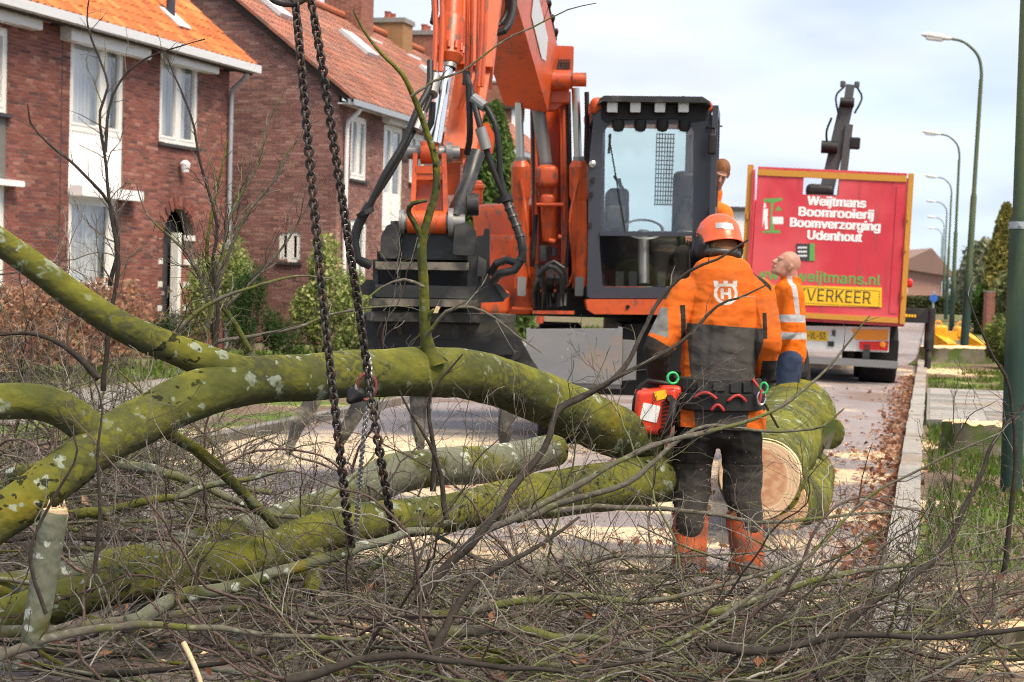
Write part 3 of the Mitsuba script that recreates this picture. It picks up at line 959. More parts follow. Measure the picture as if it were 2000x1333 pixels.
ex('windshield', glass_sheet([(1171, 456), (1177, 262), (1190, 243), (1347, 240), (1357, 256), (1353, 456)], D0 + .02, .03), 'm_cabglass', cab, smooth=False)
ex('lower_pane', glass_sheet([(1177, 561), (1171, 480), (1171, 459), (1353, 459), (1352, 480), (1344, 561)], D0 + .065, -.10), 'm_glass', cab, smooth=False)
ex('rear_pane', glass_sheet([(1180, 452), (1182, 246), (1352, 246), (1350, 452)], D1 + .005), 'm_cabglass', cab, smooth=False)
ex('divider_bar', bar(P(1171, 457, D0 - .01), P(1355, 458, D0 - .01), .03, .035, .01), 'm_cab', cab)
ex('apron', plate([(1143, 585), (1375, 585), (1368, 608), (1355, 616), (1160, 614), (1148, 606)], D0 - .06, .5, (), .02), 'm_orange', cab)
ex('oval_hole', lathe([(0, 0), (.018, 0), (.018, .01)], P(1226, 600, D0 - .064), (0, -1, 0), 14), 'm_black', cab)
# roof visor with the row of work lights
ex('visor', plate([(1168, 203), (1171, 193), (1180, 187), (1372, 189), (1386, 198), (1390, 208), (1380, 201), (1178, 198)], D0 - .22, .30), 'm_dark', cab)
ex('visor_shade', plate([(1176, 232), (1174, 204), (1384, 206), (1380, 233), (1340, 240), (1322, 232), (1200, 234), (1188, 240)], D0 - .04, .05), 'm_black', cab)
for k, x in enumerate((1196, 1241, 1289, 1335)):
    c = P(x, 210, D0 - .12)
    wl_ = ex('work_light', rbox(c[0], c[1] + .05, c[2], .112, .10, .105, .022, 10), 'm_black', cab)
    ex('lens', rbox(c[0], c[1] - .003, c[2], .092, .02, .088, .009, 10), 'm_lampglass', wl_)
    ex('bracket', bx(c[0], c[1] + .05, c[2] + .07, .03, .04, .06), 'm_black', wl_)
    ex('camera_dome', lathe([(0, 0), (.05, .0), (.055, .05), (.04, .09), (0, .1)], P(1208 + k * 43, 236, D0 - .02), (0, 0, -1), 12), 'm_black', cab)
for q in ((1160, 352), (1157, 380), (1154, 440)):
    ex('hinge', bx(*P(q[0] - 2, q[1], D0 - .015), .03, .03, .045, bevel=.006), 'm_black', cab)
ex('lock', lathe([(0, .0), (.03, 0), (.03, .02), (.012, .03), (0, .03)], P(1157, 321, D0 - .005), (0, -1, 0), 16), 'm_steel', cab)
ex('wiper', [bar(P(1222, 455, D0 - .02), P(1189, 265, D0 - .02), .012, .012), bar(P(1189, 300, D0 - .025), P(1192, 262, D0 - .025), .02, .02)], 'm_black', cab)
# open door at the operator's side and the mirror
dx = P(1391, 400, 16.5)[0]
door = ex('door', place(extr(sbox(0, 0, .85, 1.62).difference(sbox(.07, .75, .78, 1.54).buffer(-.04).buffer(.04)), .05), (dx - .03, 15.95, zb + .06), (.13, .99, 0), ZD, (-.99, .13, 0)), 'm_cab', cab)
ex('handle', bar(P(1386, 442, 15.9), P(1386, 470, 15.9), .025, .02, .006), 'm_black', door)
mir = ex('mirror', rbox(*P(1391, 282, 15.85), .07, .05, .18, .02, 10), 'm_black', cab)
ex('mirror_arm', ptube([(1380, 250, 16.0), (1398, 252, 15.9), (1396, 268, 15.87)], .01, 8), 'm_black', mir)
ex('beacon_stub', ptube([(1392, 246, 16.2), (1411, 247, 16.2)], .008, 6), 'm_black', cab)
# seat, consoles, steering column, rear guard grid
ex('seat', [rbox(*P(1336, 400, 17.2), .22, .14, .62, .06, 10), rbox(*P(1310, 480, 16.95), .46, .5, .16, .06, 10)], 'm_black', cab)
ex('console', [rbox(*P(1204, 415, 16.85), .20, .5, .42, .05, 10), rbox(*P(1338, 470, 16.9), .16, .5, .2, .05, 10)], 'm_dark', cab)
ex('monitor', rbox(*P(1203, 425, 16.35), .16, .06, .22, .03, 10), 'm_dark', cab)
ex('steering_column', [cyl(P(1258, 556, 16.4), P(1256, 452, 16.55), .05, 14), lathe([(.17, -.012), (.185, 0), (.17, .012), (.155, 0), (.17, -.012)], P(1257, 448, 16.52), (0, -.6, 1), 24)], 'm_greymetal', cab)
ex('pedal', [bx(*P(x, 545, 16.35), .07, .03, .13, bevel=.01) for x in (1210, 1236, 1292, 1318)], 'm_dark', cab)
ex('lever', ptube([(1222, 400, 16.7), (1214, 372, 16.65), (1209, 350, 16.6)], .016, 8), 'm_black', cab)
ex('cable', ptube([(1200, 345, 17.0), (1222, 380, 16.8), (1226, 420, 16.8), (1224, 452, 16.8)], .014, 8), 'm_black', cab)
gr = []
for k in range(7):
    gr.append(bar(P(1283 + k * 5.5, 262, D1 + .06), P(1279 + k * 5, 402, D1 + .06), .010, .010))
for k in range(17):
    gr.append(bar(P(1282 - k * .3, 262 + k * 8.6, D1 + .06), P(1318 - k * .3, 263 + k * 8.6, D1 + .06), .010, .010))
ex('rear_guard', gr, 'm_black', cab, smooth=False)

# engine hood, tank and lower bodywork left of the boom
b0, b1 = P(914, 392, 16.7), P(1040, 560, 16.7)
ex('hood', hullballs([(b0[0] + .14, 16.9, b0[2] - .12, .10), (b1[0] - .1, 16.9, b0[2] - .10, .10), (b0[0] + .16, 18.3, b0[2] - .06, .10), (b1[0], 18.3, b0[2] - .06, .10),
                      (b0[0] + .25, 16.85, b1[2] - .16, .10), (b1[0] - .1, 16.85, b1[2] - .16, .10), (b0[0] + .2, 18.3, b1[2] - .16, .1), (b1[0], 18.3, b1[2] - .16, .1)], 20), 'm_orange')
ex('hood_panel', hullballs([(P(952, 470, 16.65)[0], 16.75, P(952, 470, 16.65)[2], .06), (P(1030, 470, 16.65)[0], 16.75, P(1030, 472, 16.65)[2], .06),
                            (P(958, 604, 16.65)[0], 16.75, P(952, 602, 16.65)[2], .06), (P(1030, 604, 16.65)[0], 16.75, P(1030, 602, 16.65)[2], .06)], 16), 'm_orange')
ex('handle', lathe([(0, 0), (.05, 0), (.04, .02), (0, .025)], P(985, 505, 16.68), (0, -1, 0), 16), 'm_orange')
ex('exhaust_stack', [rbox(*P(930, 378, 17.4), .125, .16, .24, .03, 10), rbox(*P(930, 366, 17.4), .15, .18, .06, .02, 10)], 'm_orange')
ex('tank', rbox(*P(966, 590, 16.6), .28, .4, .22, .05), 'm_orange')
ex('counterweight', rbox(P(1080, 480, 19)[0], 19.3, P(1080, 520, 19.3)[2] - .1, 1.9, .9, .7, .12), 'm_orange')
ex('swing_frame', [bx(P(1075, 600, 17)[0], 17.6, P(1075, 590, 16.9)[2], 1.5, 1.6, .26), bx(P(1075, 560, 17.4)[0], 17.9, P(1075, 530, 17.4)[2], .9, .3, .7)], 'm_black')
ex('frame_strip', [bar(P(1040, 610, 16.1), P(1122, 611, 16.1), .02, .03), bar(P(1000, 602, 16.3), P(1040, 604, 16.3), .04, .02)], 'm_orange')
ex('marker_lamp', lathe([(.0, 0), (.03, 0), (.03, .06), (0, .07)], P(1055, 618, 16.1), (0, 0, -1), 12), 'm_orange')
# undercarriage, axles and wheels
cx = P(1300, 650, 17.5)[0]
ex('undercarriage', [bx(cx, 18.2, .92, .95, 3.4, .42, bevel=.04), bx(cx, 16.7, .62, 1.9, .3, .26, bevel=.04), bx(cx, 19.9, .62, 1.9, .3, .26, bevel=.04), cyl((cx, 17.9, 1.1), (cx, 17.9, 1.28), .55, 28)], 'm_black')
for sx in (-1, 1):
    for d in (16.75, 19.9):
        w = ex('wheel', lathe([(.28, -.24), (.46, -.26), (.505, -.20), (.515, 0), (.505, .20), (.46, .26), (.28, .24)], (cx + sx * .94, d, .52), (1, 0, 0), 28), 'm_rubber')
        ex('rim', lathe([(0, -.12), (.26, -.12), (.285, -.235), (.285, .235), (.26, .12), (0, .12)], (cx + sx * .94, d, .52), (1, 0, 0), 24), 'm_dark', w)
        tr = []
        for k in range(20):
            a = k * 2 * math.pi / 20
            tr.append(bar((cx + sx * .94 - .22, d + .515 * math.sin(a), .52 + .515 * math.cos(a)), (cx + sx * .94 + .22, d + .515 * math.sin(a + .12), .52 + .515 * math.cos(a + .12)), .05, .05))
        ex('tread', tr, 'm_rubber', w, smooth=False)
# grey dozer blade and the plates beside it
ex('blade', plate([(1028, 642), (1036, 640), (1036, 643), (1208, 642), (1208, 638), (1216, 640), (1214, 752), (1108, 748), (1062, 738), (1028, 684)], 15.35, .05), 'm_blade', smooth=False, label='pale grey steel plate hanging in front')
ex('blade_rib', [plate([(1216, 664), (1244, 666), (1242, 742), (1216, 744)], 15.5, .1), bar(P(1120, 752, 15.4), P(1212, 754, 15.4), .03, .05)], 'm_greymetal', smooth=False)
ex('blade_arm', [bar(P(1080, 690, 15.4), P(1080, 660, 17), .12, .16), bar(P(1170, 690, 15.4), P(1170, 660, 17), .12, .16)], 'm_dark')

# lower boom with its webs, middle cylinder and the two lift cylinders
bm = ex('boom', [plate([(1036, 195), (1052, 190), (1052, 560), (1040, 545)], 16.75, .5), plate([(1094, 190), (1112, 200), (1110, 545), (1096, 560)], 16.75, .5),
                 plate([(1050, 190), (1096, 190), (1097, 560), (1050, 560)], 17.2, .04)], 'm_orange', smooth=False)
Q0, Q1 = P(1040, 160, 16.5), P(934, -200, 13.1)
ub = ex('upper_boom', bar(Q0, Q1, .40, .52, .012, up=(.16, 0, .98)), 'm_orange', smooth=False)
dirb = (Q1 - Q0) / np.linalg.norm(Q1 - Q0)
upb = np.array([.16, 0, .98]) - dirb * np.dot([.16, 0, .98], dirb)
upb /= np.linalg.norm(upb)
sdb = np.cross(upb, dirb)
sdb = sdb if sdb[0] > 0 else -sdb
lc = Q0 + dirb * 1.25 + sdb * .204
ex('decal', place(extr(Polygon([(-.55, -.05), (-.35, -.11), (.5, -.09), (.6, .05), (.4, .12), (-.4, .10)]), .004), lc, dirb, upb, sdb), 'm_gutter', ub, smooth=False)
for k in range(3):
    o_ = Q0 + upb * (.28 + .035 * k) + sdb * (.05 + .05 * k)
    ex('hydraulic_line', tube([o_ + dirb * .2, o_ + dirb * 1.2 + upb * .02, o_ + dirb * 3.6], .018, 8, step=.3), 'm_orange' if k < 2 else 'm_hose', ub)
for k in range(4):
    o_ = Q0 + dirb * (.35 + .3 * k) + upb * .27 + sdb * .17
    ex('hose_loop', tube([o_, o_ + upb * .07 + sdb * .02 + dirb * .06, o_ + upb * .05 + sdb * .03 + dirb * .16, o_ + dirb * .26], .014, 8), 'm_hose', ub)
ex('knuckle', [pcyl(1040, 156, 16.35, 1118, 156, 16.35, .085), pcyl(1118, 156, 16.3, 1145, 156, 16.3, .062), bx(*P(1092, 118, 16.6), .25, .3, .22, bevel=.02), plate([(1060, 140), (1112, 140), (1112, 200), (1062, 200)], 16.45, .3),
               plate([(1028, 190), (1075, 170), (1112, 190), (1085, 215), (1040, 215)], 16.5, .2)], 'm_orange')
ex('grille', [bar(P(1072 + k * 5, 116, 16.43), P(1072 + k * 5, 138, 16.43), .008, .01) for k in range(9)] + [bar(P(1070, 118 + k * 5, 16.435), P(1114, 118 + k * 5, 16.435), .008, .008) for k in range(5)], 'm_dark', smooth=False)
ex('knuckle_bracket', plate([(950, 118), (990, 112), (994, 140), (955, 142)], 16.4, .2), 'm_orange', smooth=False)
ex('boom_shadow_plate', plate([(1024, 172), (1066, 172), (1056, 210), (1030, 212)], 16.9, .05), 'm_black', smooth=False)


def ram(name, top, mid, low, r_rod, r_barrel, m_rod='m_chrome', lines=True):
    c = ex(name, [cyl(P(*mid), P(*low), r_barrel, 24)], 'm_orange')
    ax = P(*low) - P(*mid)
    ax /= np.linalg.norm(ax)
    ex('rod', cyl(P(*top), P(*mid) + ax * .05, r_rod, 20), m_rod, c)
    ex('gland', lathe([(r_rod + .004, -.05), (r_barrel * .8, -.05), (r_barrel * 1.22, 0), (r_barrel * 1.22, .26), (r_barrel * 1.02, .30)], P(*mid), ax, 24), 'm_orange', c)
    ex('wiper_ring', lathe([(r_rod + .001, -.085), (r_barrel * .7, -.085), (r_barrel * .7, -.05)], P(*mid), ax, 24), 'm_greymetal', c)
    if lines:
        s = lines if isinstance(lines, (int, float)) else 1
        m0, l0 = np.array(P(*mid)), np.array(P(*low))
        o_ = np.array([s * r_barrel * .9, -r_barrel * .75, 0])
        ex('hydraulic_line', tube([m0 + [0, -r_barrel * 1.2, -.12], m0 + o_ * .6 + [0, -.03, -.3], m0 + o_ + [0, -.02, -.5], l0 + o_ + [0, 0, .12], l0 + o_ + [s * .10, 0, -.02], l0 + o_ + [s * .22, 0, -.03]], .014, 8), 'm_orange', c)
    return c


ram('lift_cylinder', (1012, 160, 16.35), (1017, 325, 16.4), (1019, 562, 16.55), .036, .070, 'm_steel', 1)
ram('lift_cylinder', (1124, 172, 16.35), (1130, 325, 16.4), (1132, 562, 16.55), .036, .070, 'm_steel', -1)
mc = ram('boom_cylinder', (1052, 215, 16.6), (1068, 335, 16.62), (1074, 470, 16.7), .062, .072, 'm_greymetal', False)
ex('cylinder_head', [rbox(*P(1069, 345, 16.55), .19, .17, .20, .05), rbox(*P(1070, 392, 16.55), .13, .13, .12, .04), pcyl(1048, 400, 16.5, 1100, 400, 16.5, .016)], 'm_orange', mc)
ex('foot_block', [bx(*P(1019, 560, 16.4), .075, .14, .17, bevel=.012), bx(*P(1131, 560, 16.4), .075, .14, .17, bevel=.012)], 'm_greymetal')
ex('swivel', [cyl(P(1062, 480, 16.5), P(1062, 510, 16.5), .05, 16), cyl(P(1082, 484, 16.5), P(1082, 500, 16.5), .03, 12)], 'm_dark')
ex('fitting', [cyl(P(1072, 470, 16.4), P(1084, 472, 16.4), .022, 12), cyl(P(1090, 462, 16.4), P(1096, 464, 16.4), .02, 12)], 'm_orange')
ex('cross_tube', pcyl(1042, 545, 16.6, 1106, 545, 16.6, .07), mat('m_oldorange', (.30, .06, .03), .6))
hs = np.random.default_rng(3)
for k in range(9):
    x = 1046 + k * 7
    ex('hose', ptube([(x, 600, 16.2), (x + hs.uniform(-4, 4), 570, 16.0 + hs.uniform(0, .3)), (x + hs.uniform(-9, 9), 545, 16.05), (x + hs.uniform(-10, 10), 520, 16.5)], .022, 8), 'm_hose')
ex('hose', ptube([(1058, 560, 16.0), (1062, 528, 15.95), (1082, 512, 15.95), (1100, 524, 15.95), (1106, 556, 16.0)], .022, 10), 'm_hose')
ex('hose', ptube([(1050, 540, 15.95), (1072, 520, 15.9), (1096, 535, 15.9), (1098, 580, 16.0)], .022, 10), 'm_hose')
for x in (1043, 1112, 1148):
    ex('hose', ptube([(x - 2, 180, 16.7), (x, 300, 16.72), (x + 3, 420, 16.72), (x - 4, 520, 16.6)], .022, 8, .2), 'm_hose')
ex('steel_line', [ptube([(1046, 225, 16.6), (1048, 330, 16.6), (1047, 420, 16.6)], .014, 8, .2), ptube([(1100, 215, 16.6), (1103, 330, 16.6), (1102, 430, 16.6)], .014, 8, .2)], 'm_orange')

# the stick (dipper arm) coming down towards the camera, its bucket cylinder and linkage
S0, S1 = P(962, -150, 13.3), P(902, 296, 12.55)
st_ = ex('stick', [bar(P(962, -150, 13.3), P(925, 150, 12.85), .26, .34, .01), bar(P(926, 140, 12.86), P(896, 305, 12.6), .23, .24, .01)], 'm_orange', smooth=False)
ex('end_plate', [plate([(928, 248), (953, 238), (967, 266), (962, 300), (932, 312)], 12.8, .04, (), .01), pcyl(905, 330, 12.5, 925, 330, 12.5, .07), bx(*P(886, 350, 12.65), .09, .05, .22)], 'm_orange', st_)
for k, (x, y0) in enumerate(((912, -60), (921, -60), (934, -60), (943, -60))):
    ex('hydraulic_line', ptube([(x + 2, y0, 12.55), (x, 60, 12.5), (x - 3, 150, 12.45), (x - 22, 215, 12.45)], .014, 8, .1), 'm_orange', st_)
bc = ram('bucket_cylinder', (848, 282, 12.15), (877, 112, 12.35), (888, -90, 12.6), .046, .078, 'm_chrome', False)
ax_ = P(888, -90, 12.6) - P(877, 112, 12.35)
ax_ /= np.linalg.norm(ax_)
x_, y_, z_ = frame_of(ax_)
ex('bolt', [cyl(P(877, 104, 12.35) + .092 * (math.cos(a) * x_ + math.sin(a) * y_), P(877, 104, 12.35) + .092 * (math.cos(a) * x_ + math.sin(a) * y_) + ax_ * .05, .013, 8) for a in np.arange(12) * math.pi / 6], 'm_orange', bc)
for (xa, xb) in ((846, 853), (862, 866)):
    ex('side_line', ptube([(xa, -50, 12.3), (xb - 2, 60, 12.25), (xb - 6, 140, 12.2)], .017, 8, .1), 'm_orange', bc)
for (xa, xb) in ((938, 943), (945, 941)):
    ex('side_line', ptube([(xa + 6, -50, 12.4), (xa + 2, 70, 12.35), (xa - 4, 170, 12.3)], .017, 8, .1), 'm_orange', st_)
ex('pin', [pcyl(786, 298, 12.2, 897, 299, 12.25, .046), pcyl(786, 298, 12.2, 796, 298, 12.2, .075), pcyl(872, 299, 12.2, 884, 299, 12.2, .068)], 'm_greymetal')
ex('cylinder_eye', [pcyl(822, 298, 12.2, 856, 298, 12.2, .078)], 'm_orange', bc)
lk = ex('link', [bar(P(812, 305, 12.2), P(806, 440, 12.1), .03, .14, .008), bar(P(868, 305, 12.2), P(872, 440, 12.1), .03, .14, .008), bar(P(840, 340, 12.25), P(839, 430, 12.2), .20, .06, .008),
                 bar(P(812, 332, 12.12), P(868, 332, 12.12), .04, .05, .01), bar(P(812, 344, 12.12), P(868, 344, 12.12), .02, .05, .008)], 'm_orange', smooth=False)
ex('pin', [pcyl(782, 434, 12.05, 908, 435, 12.05, .055), pcyl(780, 434, 12.05, 790, 434, 12.05, .08), pcyl(876, 435, 12.03, 886, 435, 12.03, .095)], 'm_greymetal')
ex('link_eye', pcyl(796, 434, 12.05, 872, 435, 12.05, .075), 'm_orange', lk)
ex('tipping_link', [tube([P(930, 300, 12.45), P(918, 345, 12.35), P(902, 385, 12.2), P(886, 430, 12.05)], [.06, .05, .05, .06], 12), pcyl(912, 400, 12.2, 935, 400, 12.2, .075), pcyl(905, 352, 12.5, 926, 352, 12.5, .06)], 'm_dark')
ex('hose_clamp', [bx(*P(845, 152, 12.2), .05, .06, .09, bevel=.01), bx(*P(911, 153, 12.2), .05, .06, .09, bevel=.01)], 'm_black')
# black quick coupler, frame bars and the grapple below
cp = ex('coupler', [plate([(742, 505), (744, 462), (756, 440), (772, 436), (781, 448), (776, 505)], 11.95, .10, (), .02), plate([(884, 498), (888, 440), (912, 434), (930, 452), (927, 500)], 11.95, .12, (), .02),
                    plate([(922, 556), (924, 478), (932, 462), (944, 460), (946, 446), (956, 448), (957, 556)], 12.0, .10, (), .01), bar(P(765, 470, 12.25), P(915, 472, 12.25), .3, .25, .03),
                    plate([(770, 505), (780, 470), (890, 470), (905, 505)], 12.1, .2)], 'm_dark')
ex('cross_bar', bar(P(735, 519, 11.9), P(916, 521, 11.9), .16, .05, .01), mat('m_wornsteel', mikit.proc(lambda p, n, uv: mix((.035, .034, .03), (.16, .145, .115), smoothstep(.40, .75, fbm(p.x * 12, p.y * 12, p.z * 12, 4)))), .6), cp, smooth=False)
ex('cross_bar', bar(P(735, 568, 11.95), P(930, 572, 11.95), .2, .080, .01), 'm_dark', cp, smooth=False)
ex('cross_bar', bar(P(722, 590, 11.9), P(932, 593, 11.9), .16, .048, .01), 'm_wornsteel', cp, smooth=False)
ex('cross_bar', bar(P(722, 618, 12.0), P(998, 622, 12.2), .3, .055, .01), 'm_wornsteel', cp, smooth=False)
ex('side_post', [plate([(728, 600), (728, 508), (738, 506), (740, 600)], 11.92, .12), plate([(912, 600), (914, 500), (932, 500), (936, 600)], 11.92, .12), plate([(932, 540), (934, 500), (950, 508), (948, 540)], 11.85, .1)], 'm_dark', cp, smooth=False)
ex('ear', [plate([(926, 556), (962, 552), (985, 580), (984, 590), (930, 592)], 11.95, .14), plate([(962, 552), (976, 556), (996, 578), (985, 586)], 11.9, .1), plate([(704, 560), (716, 546), (736, 548), (736, 578), (706, 576)], 11.95, .14)], 'm_dark', cp, smooth=False)
ex('core', [bx(*P(830, 545, 12.5), .62, .5, .35), bx(*P(835, 600, 12.55), .72, .5, .22)], 'm_black', cp)
gp_ = ex('grapple', [bx(*P(860, 650, 12.7), 1.02, .55, .26, bevel=.03), plate([(848, 636), (1005, 640), (1060, 742), (1040, 752), (868, 740), (846, 690)], 12.75, .12), plate([(728, 640), (850, 640), (850, 730), (760, 735), (722, 690)], 12.8, .12),
                     cyl(P(860, 624, 12.6), P(860, 660, 12.6), .22, 24), pcyl(1000, 688, 12.6, 1000, 688, 12.75, .06)], 'm_dark')
ex('nut', lathe([(0, 0), (.05, 0), (.05, .04), (0, .05)], P(980, 702, 12.74), (0, -1, 0), 6), 'm_greymetal', gp_)
for pts in (((640, 700, 12.3), (612, 780, 12.1), (580, 835, 12.0), (563, 888, 11.95)), ((742, 700, 12.5), (706, 785, 12.3), (676, 840, 12.2), (658, 880, 12.2)),
            ((818, 700, 12.6), (818, 780, 12.4), (817, 830, 12.3), (822, 880, 12.25)), ((1004, 720, 12.7), (992, 800, 12.5), (986, 845, 12.4), (984, 880, 12.4))):
    tn = tube([P(*q) for q in pts], [.075, .062, .05, .024], 6, .08)
    ex('tine', tn, 'm_wornsteel', gp_)
ex('hose', ptube([(742, 655, 12.3), (750, 632, 12.2), (772, 628, 12.2), (780, 650, 12.3)], .024, 10), 'm_hose', gp_)
# hoses of the arm
for pts, r in ((((840, 120, 12.1), (838, 170, 12.0), (815, 215, 11.9), (788, 280, 11.85), (752, 340, 11.8), (718, 410, 11.8), (700, 440, 11.8)), 0.022),
               (((852, 160, 12.1), (826, 225, 12.0), (800, 270, 11.9), (765, 335, 11.85), (722, 400, 11.8)), 0.019),
               (((722, 400, 11.8), (700, 440, 11.8), (692, 475, 11.8), (697, 505, 11.8), (722, 518, 11.85)), 0.031),
               (((912, 150, 12.1), (922, 185, 12.0), (936, 240, 11.9), (952, 300, 11.9), (975, 360, 11.9), (990, 395, 11.9)), 0.021),
               (((922, 185, 12.0), (945, 205, 11.95), (966, 240, 11.9), (975, 300, 11.9), (978, 350, 11.9), (992, 400, 11.9)), 0.019),
               (((988, 390, 11.9), (1004, 430, 11.85), (1018, 470, 11.8), (1020, 505, 11.8), (1005, 528, 11.8), (975, 535, 11.8), (962, 552, 11.85)), 0.027),
               (((1012, 515, 11.8), (990, 508, 11.85), (970, 515, 11.85), (958, 535, 11.9)), 0.025),
               (((951, -20, 13.0), (952, 40, 12.9), (966, 66, 12.9), (985, 60, 12.9), (1000, 30, 13.0), (1004, -20, 13.1)), 0.027),
               (((956, -20, 13.1), (960, 34, 13.0), (975, 50, 13.0), (992, 20, 13.1), (990, -20, 13.2)), 0.022),
               (((848, -20, 12.4), (850, 20, 12.4), (846, 45, 12.35)), 0.024), (((845, 200, 12.1), (842, 240, 12.1), (830, 262, 12.1)), 0.022), (((915, 165, 12.0), (918, 260, 12.0), (912, 300, 12.1)), 0.021)):
    h = ex('hose', tube([P(*q) for q in pts], r, 12, .05), 'm_hose')
    if abs(r - .027) < .001 and pts[0][0] == 988:
        cpts, crad = catmull([P(*q) for q in pts[:5]], [.03] * 5, .03)
        spi = []
        for i in range(len(cpts) - 1):
            dn = (cpts[i + 1] - cpts[i]) / np.linalg.norm(cpts[i + 1] - cpts[i])
            if i % 2 == 0:
                spi.append(cyl(cpts[i], cpts[i] + dn * .016, .033, 12))
        ex('spiral_guard', spi, 'm_dark', h)
ex('hose_fitting', [cyl(P(925, 192, 11.98), P(948, 210, 11.93), .036, 12), cyl(P(938, 250, 11.88), P(950, 292, 11.88), .036, 12), cyl(P(823, 222, 11.95), P(812, 255, 11.9), .04, 12), cyl(P(848, 150, 12.15), P(842, 185, 12.05), .045, 12)], 'm_greymetal')
ex('hose_tie', [cyl(P(712, 412, 11.8), P(716, 420, 11.8), .06, 12), cyl(P(984, 382, 11.9), P(988, 394, 11.9), .052, 12)], 'm_black')
# ---------------------------------------------------------------- the lorry with its red open-topped body
TRK = thing('lorry', 'red lorry body with yellow edges and white lettering, a folded grey loader crane behind it', 'lorry')
LY = 28.5
LO = P(1605, 600, LY)
LOM = np.eye(4)
ca, sa = math.cos(math.radians(1.6)), math.sin(math.radians(1.6))
yaw = math.radians(-7.5)
Xl = np.array([math.cos(yaw), math.sin(yaw), 0])
Yl = np.array([-math.sin(yaw), math.cos(yaw), 0])
Zl = ZD * ca + Xl * sa
Xl = Xl * ca - ZD * sa
LOM[:3, 0], LOM[:3, 1], LOM[:3, 2], LOM[:3, 3] = Xl, Yl, Zl, (LO[0], LO[1], .0)


def lq(x, y):
    """The point (x, z) of the lorry's rear plane seen at a pixel."""
    v = FWD + RGT * ((x - 1000.0) / FPX) - UPV * ((y - 666.5) / FPX)
    k = np.dot(LOM[:3, 3] - CAM, Yl) / np.dot(v, Yl)
    w = CAM + v * k - LOM[:3, 3]
    return float(w @ Xl), float(w @ Zl)


def tk(name, mesh, m, parent=None, smooth=30, **k):
    if isinstance(mesh, list) and name not in JOINED:
        return [tk(name, q, m, parent, smooth, **k) for q in mesh][0]
    mesh = cat_(mesh) if isinstance(mesh, list) else mesh if isinstance(mesh, trimesh.Trimesh) else cat_([mesh])
    mesh = mesh.copy()
    mesh.apply_transform(LOM)
    return obj(name, mesh, m, parent or TRK, smooth, **k)


def tpoly(pts, o, thick, holes=()):
    """A plate on the rear plane from pixel corners, o metres behind the plane's front."""
    p = Polygon([lq(*q) for q in pts])
    for h in holes:
        p = p.difference(Polygon([lq(*q) for q in h]))
    return place(extr(p.buffer(0), thick), (0, o + thick, 0), (1, 0, 0), (0, 0, 1), (0, -1, 0))


def tbox(x0, x1, y0, y1, z0, z1, bevel=0.0):
    return bx((x0 + x1) / 2, (y0 + y1) / 2, (z0 + z1) / 2, x1 - x0, y1 - y0, z1 - z0, bevel=bevel)


zb_, zt_ = lq(1600, 622)[1], lq(1610, 334)[1]
hw = 1.235
body = tk('body', [tbox(-hw + .02, -hw + .06, .05, 6.8, zb_, zt_ - .03), tbox(hw - .06, hw - .02, .05, 6.8, zb_, zt_ - .03), tbox(-hw, hw, .05, 6.8, zb_ - .06, zb_ + .02)], 'm_red', smooth=False)
wx0, wz0 = lq(1568, 380)
wx1, wz1 = lq(1640, 342)
tg = tk('tailgate', place(extr(sbox(-hw + .1, zb_ + .05, hw - .1, zt_ - .06).difference(sbox(wx0, wz0, wx1, wz1)), .05), (0, .06, 0), (1, 0, 0), (0, 0, 1), (0, -1, 0)), 'm_red', smooth=False)
tk('post', tbox(hw - .075, hw + .005, -.02, .10, zb_ - .02, zt_ + .02, .012), 'm_yellow', body)
tk('post', tbox(-hw - .06, -hw + .035, .10, .20, zb_ - .02, zt_ + .05, .012), 'm_yellow', body, label='yellow post standing a little apart at the left')
tk('top_rail', tbox(-hw + .1, hw - .101, -.012, .09, zt_ - .115, zt_ - .02, .012), 'm_yellow', body)
tk('top_strip', tbox(-hw + .1, hw - .101, -.006, .09, zt_ - .018, zt_ + .02, .006), 'm_red', body)
tk('bottom_rail', tbox(-hw + .03, hw - .101, -.012, .09, zb_ - .01, zb_ + .075, .012), 'm_yellow', body)
tk('seam_strip', [tbox(-hw + .10, -hw + .22, -.004, .02, zb_ + .14, zt_ - .18), tbox(hw - .24, hw - .13, -.004, .02, zb_ + .14, zt_ - .18)], 'm_red', tg, smooth=False)
tk('hinge', [cyl((hw - .06, -.04, z), (hw - .06, -.04, z + .12), .025, 10) for z in (zb_ + .4, zb_ + 1.1, zt_ - .7)] + [cyl((-hw - .02, .08, z), (-hw - .02, .08, z + .1), .02, 10) for z in (zb_ + .5, zt_ - .8)], 'm_yellow', body)
tk('rivet', [lathe([(0, 0), (.012, 0), (.008, .008), (0, .009)], (x, .01, z), (0, -1, 0), 8) for x in (-hw + .16, hw - .18) for z in np.arange(zb_ + .3, zt_ - .2, .25)], 'm_red', tg)


def lettering(text, x0, x1, ybase, xc, m, parent, hpx, slab=False):
    """Letters on the tailgate between pixels x0 and x1, standing on the line through ybase at xc."""
    h = hpx / FPX * LY
    t = meshkit.text_mesh(text, h, .006, bold=True)
    w = (x1 - x0) / FPX * LY / math.cos(yaw)
    b = t.bounds
    t.apply_translation((-b[0, 0], 0, 0))
    t.apply_scale((w / (b[1, 0] - b[0, 0]), 1, 1))
    X0 = lq(x0, ybase)[0]
    z0 = lq(xc, ybase)[1]
    return tk('lettering', place(t, (X0, -.0005, z0), (1, 0, 0), (0, 0, 1), (0, -1, 0)).apply_translation((0, .0095, 0)), m, parent, smooth=False)


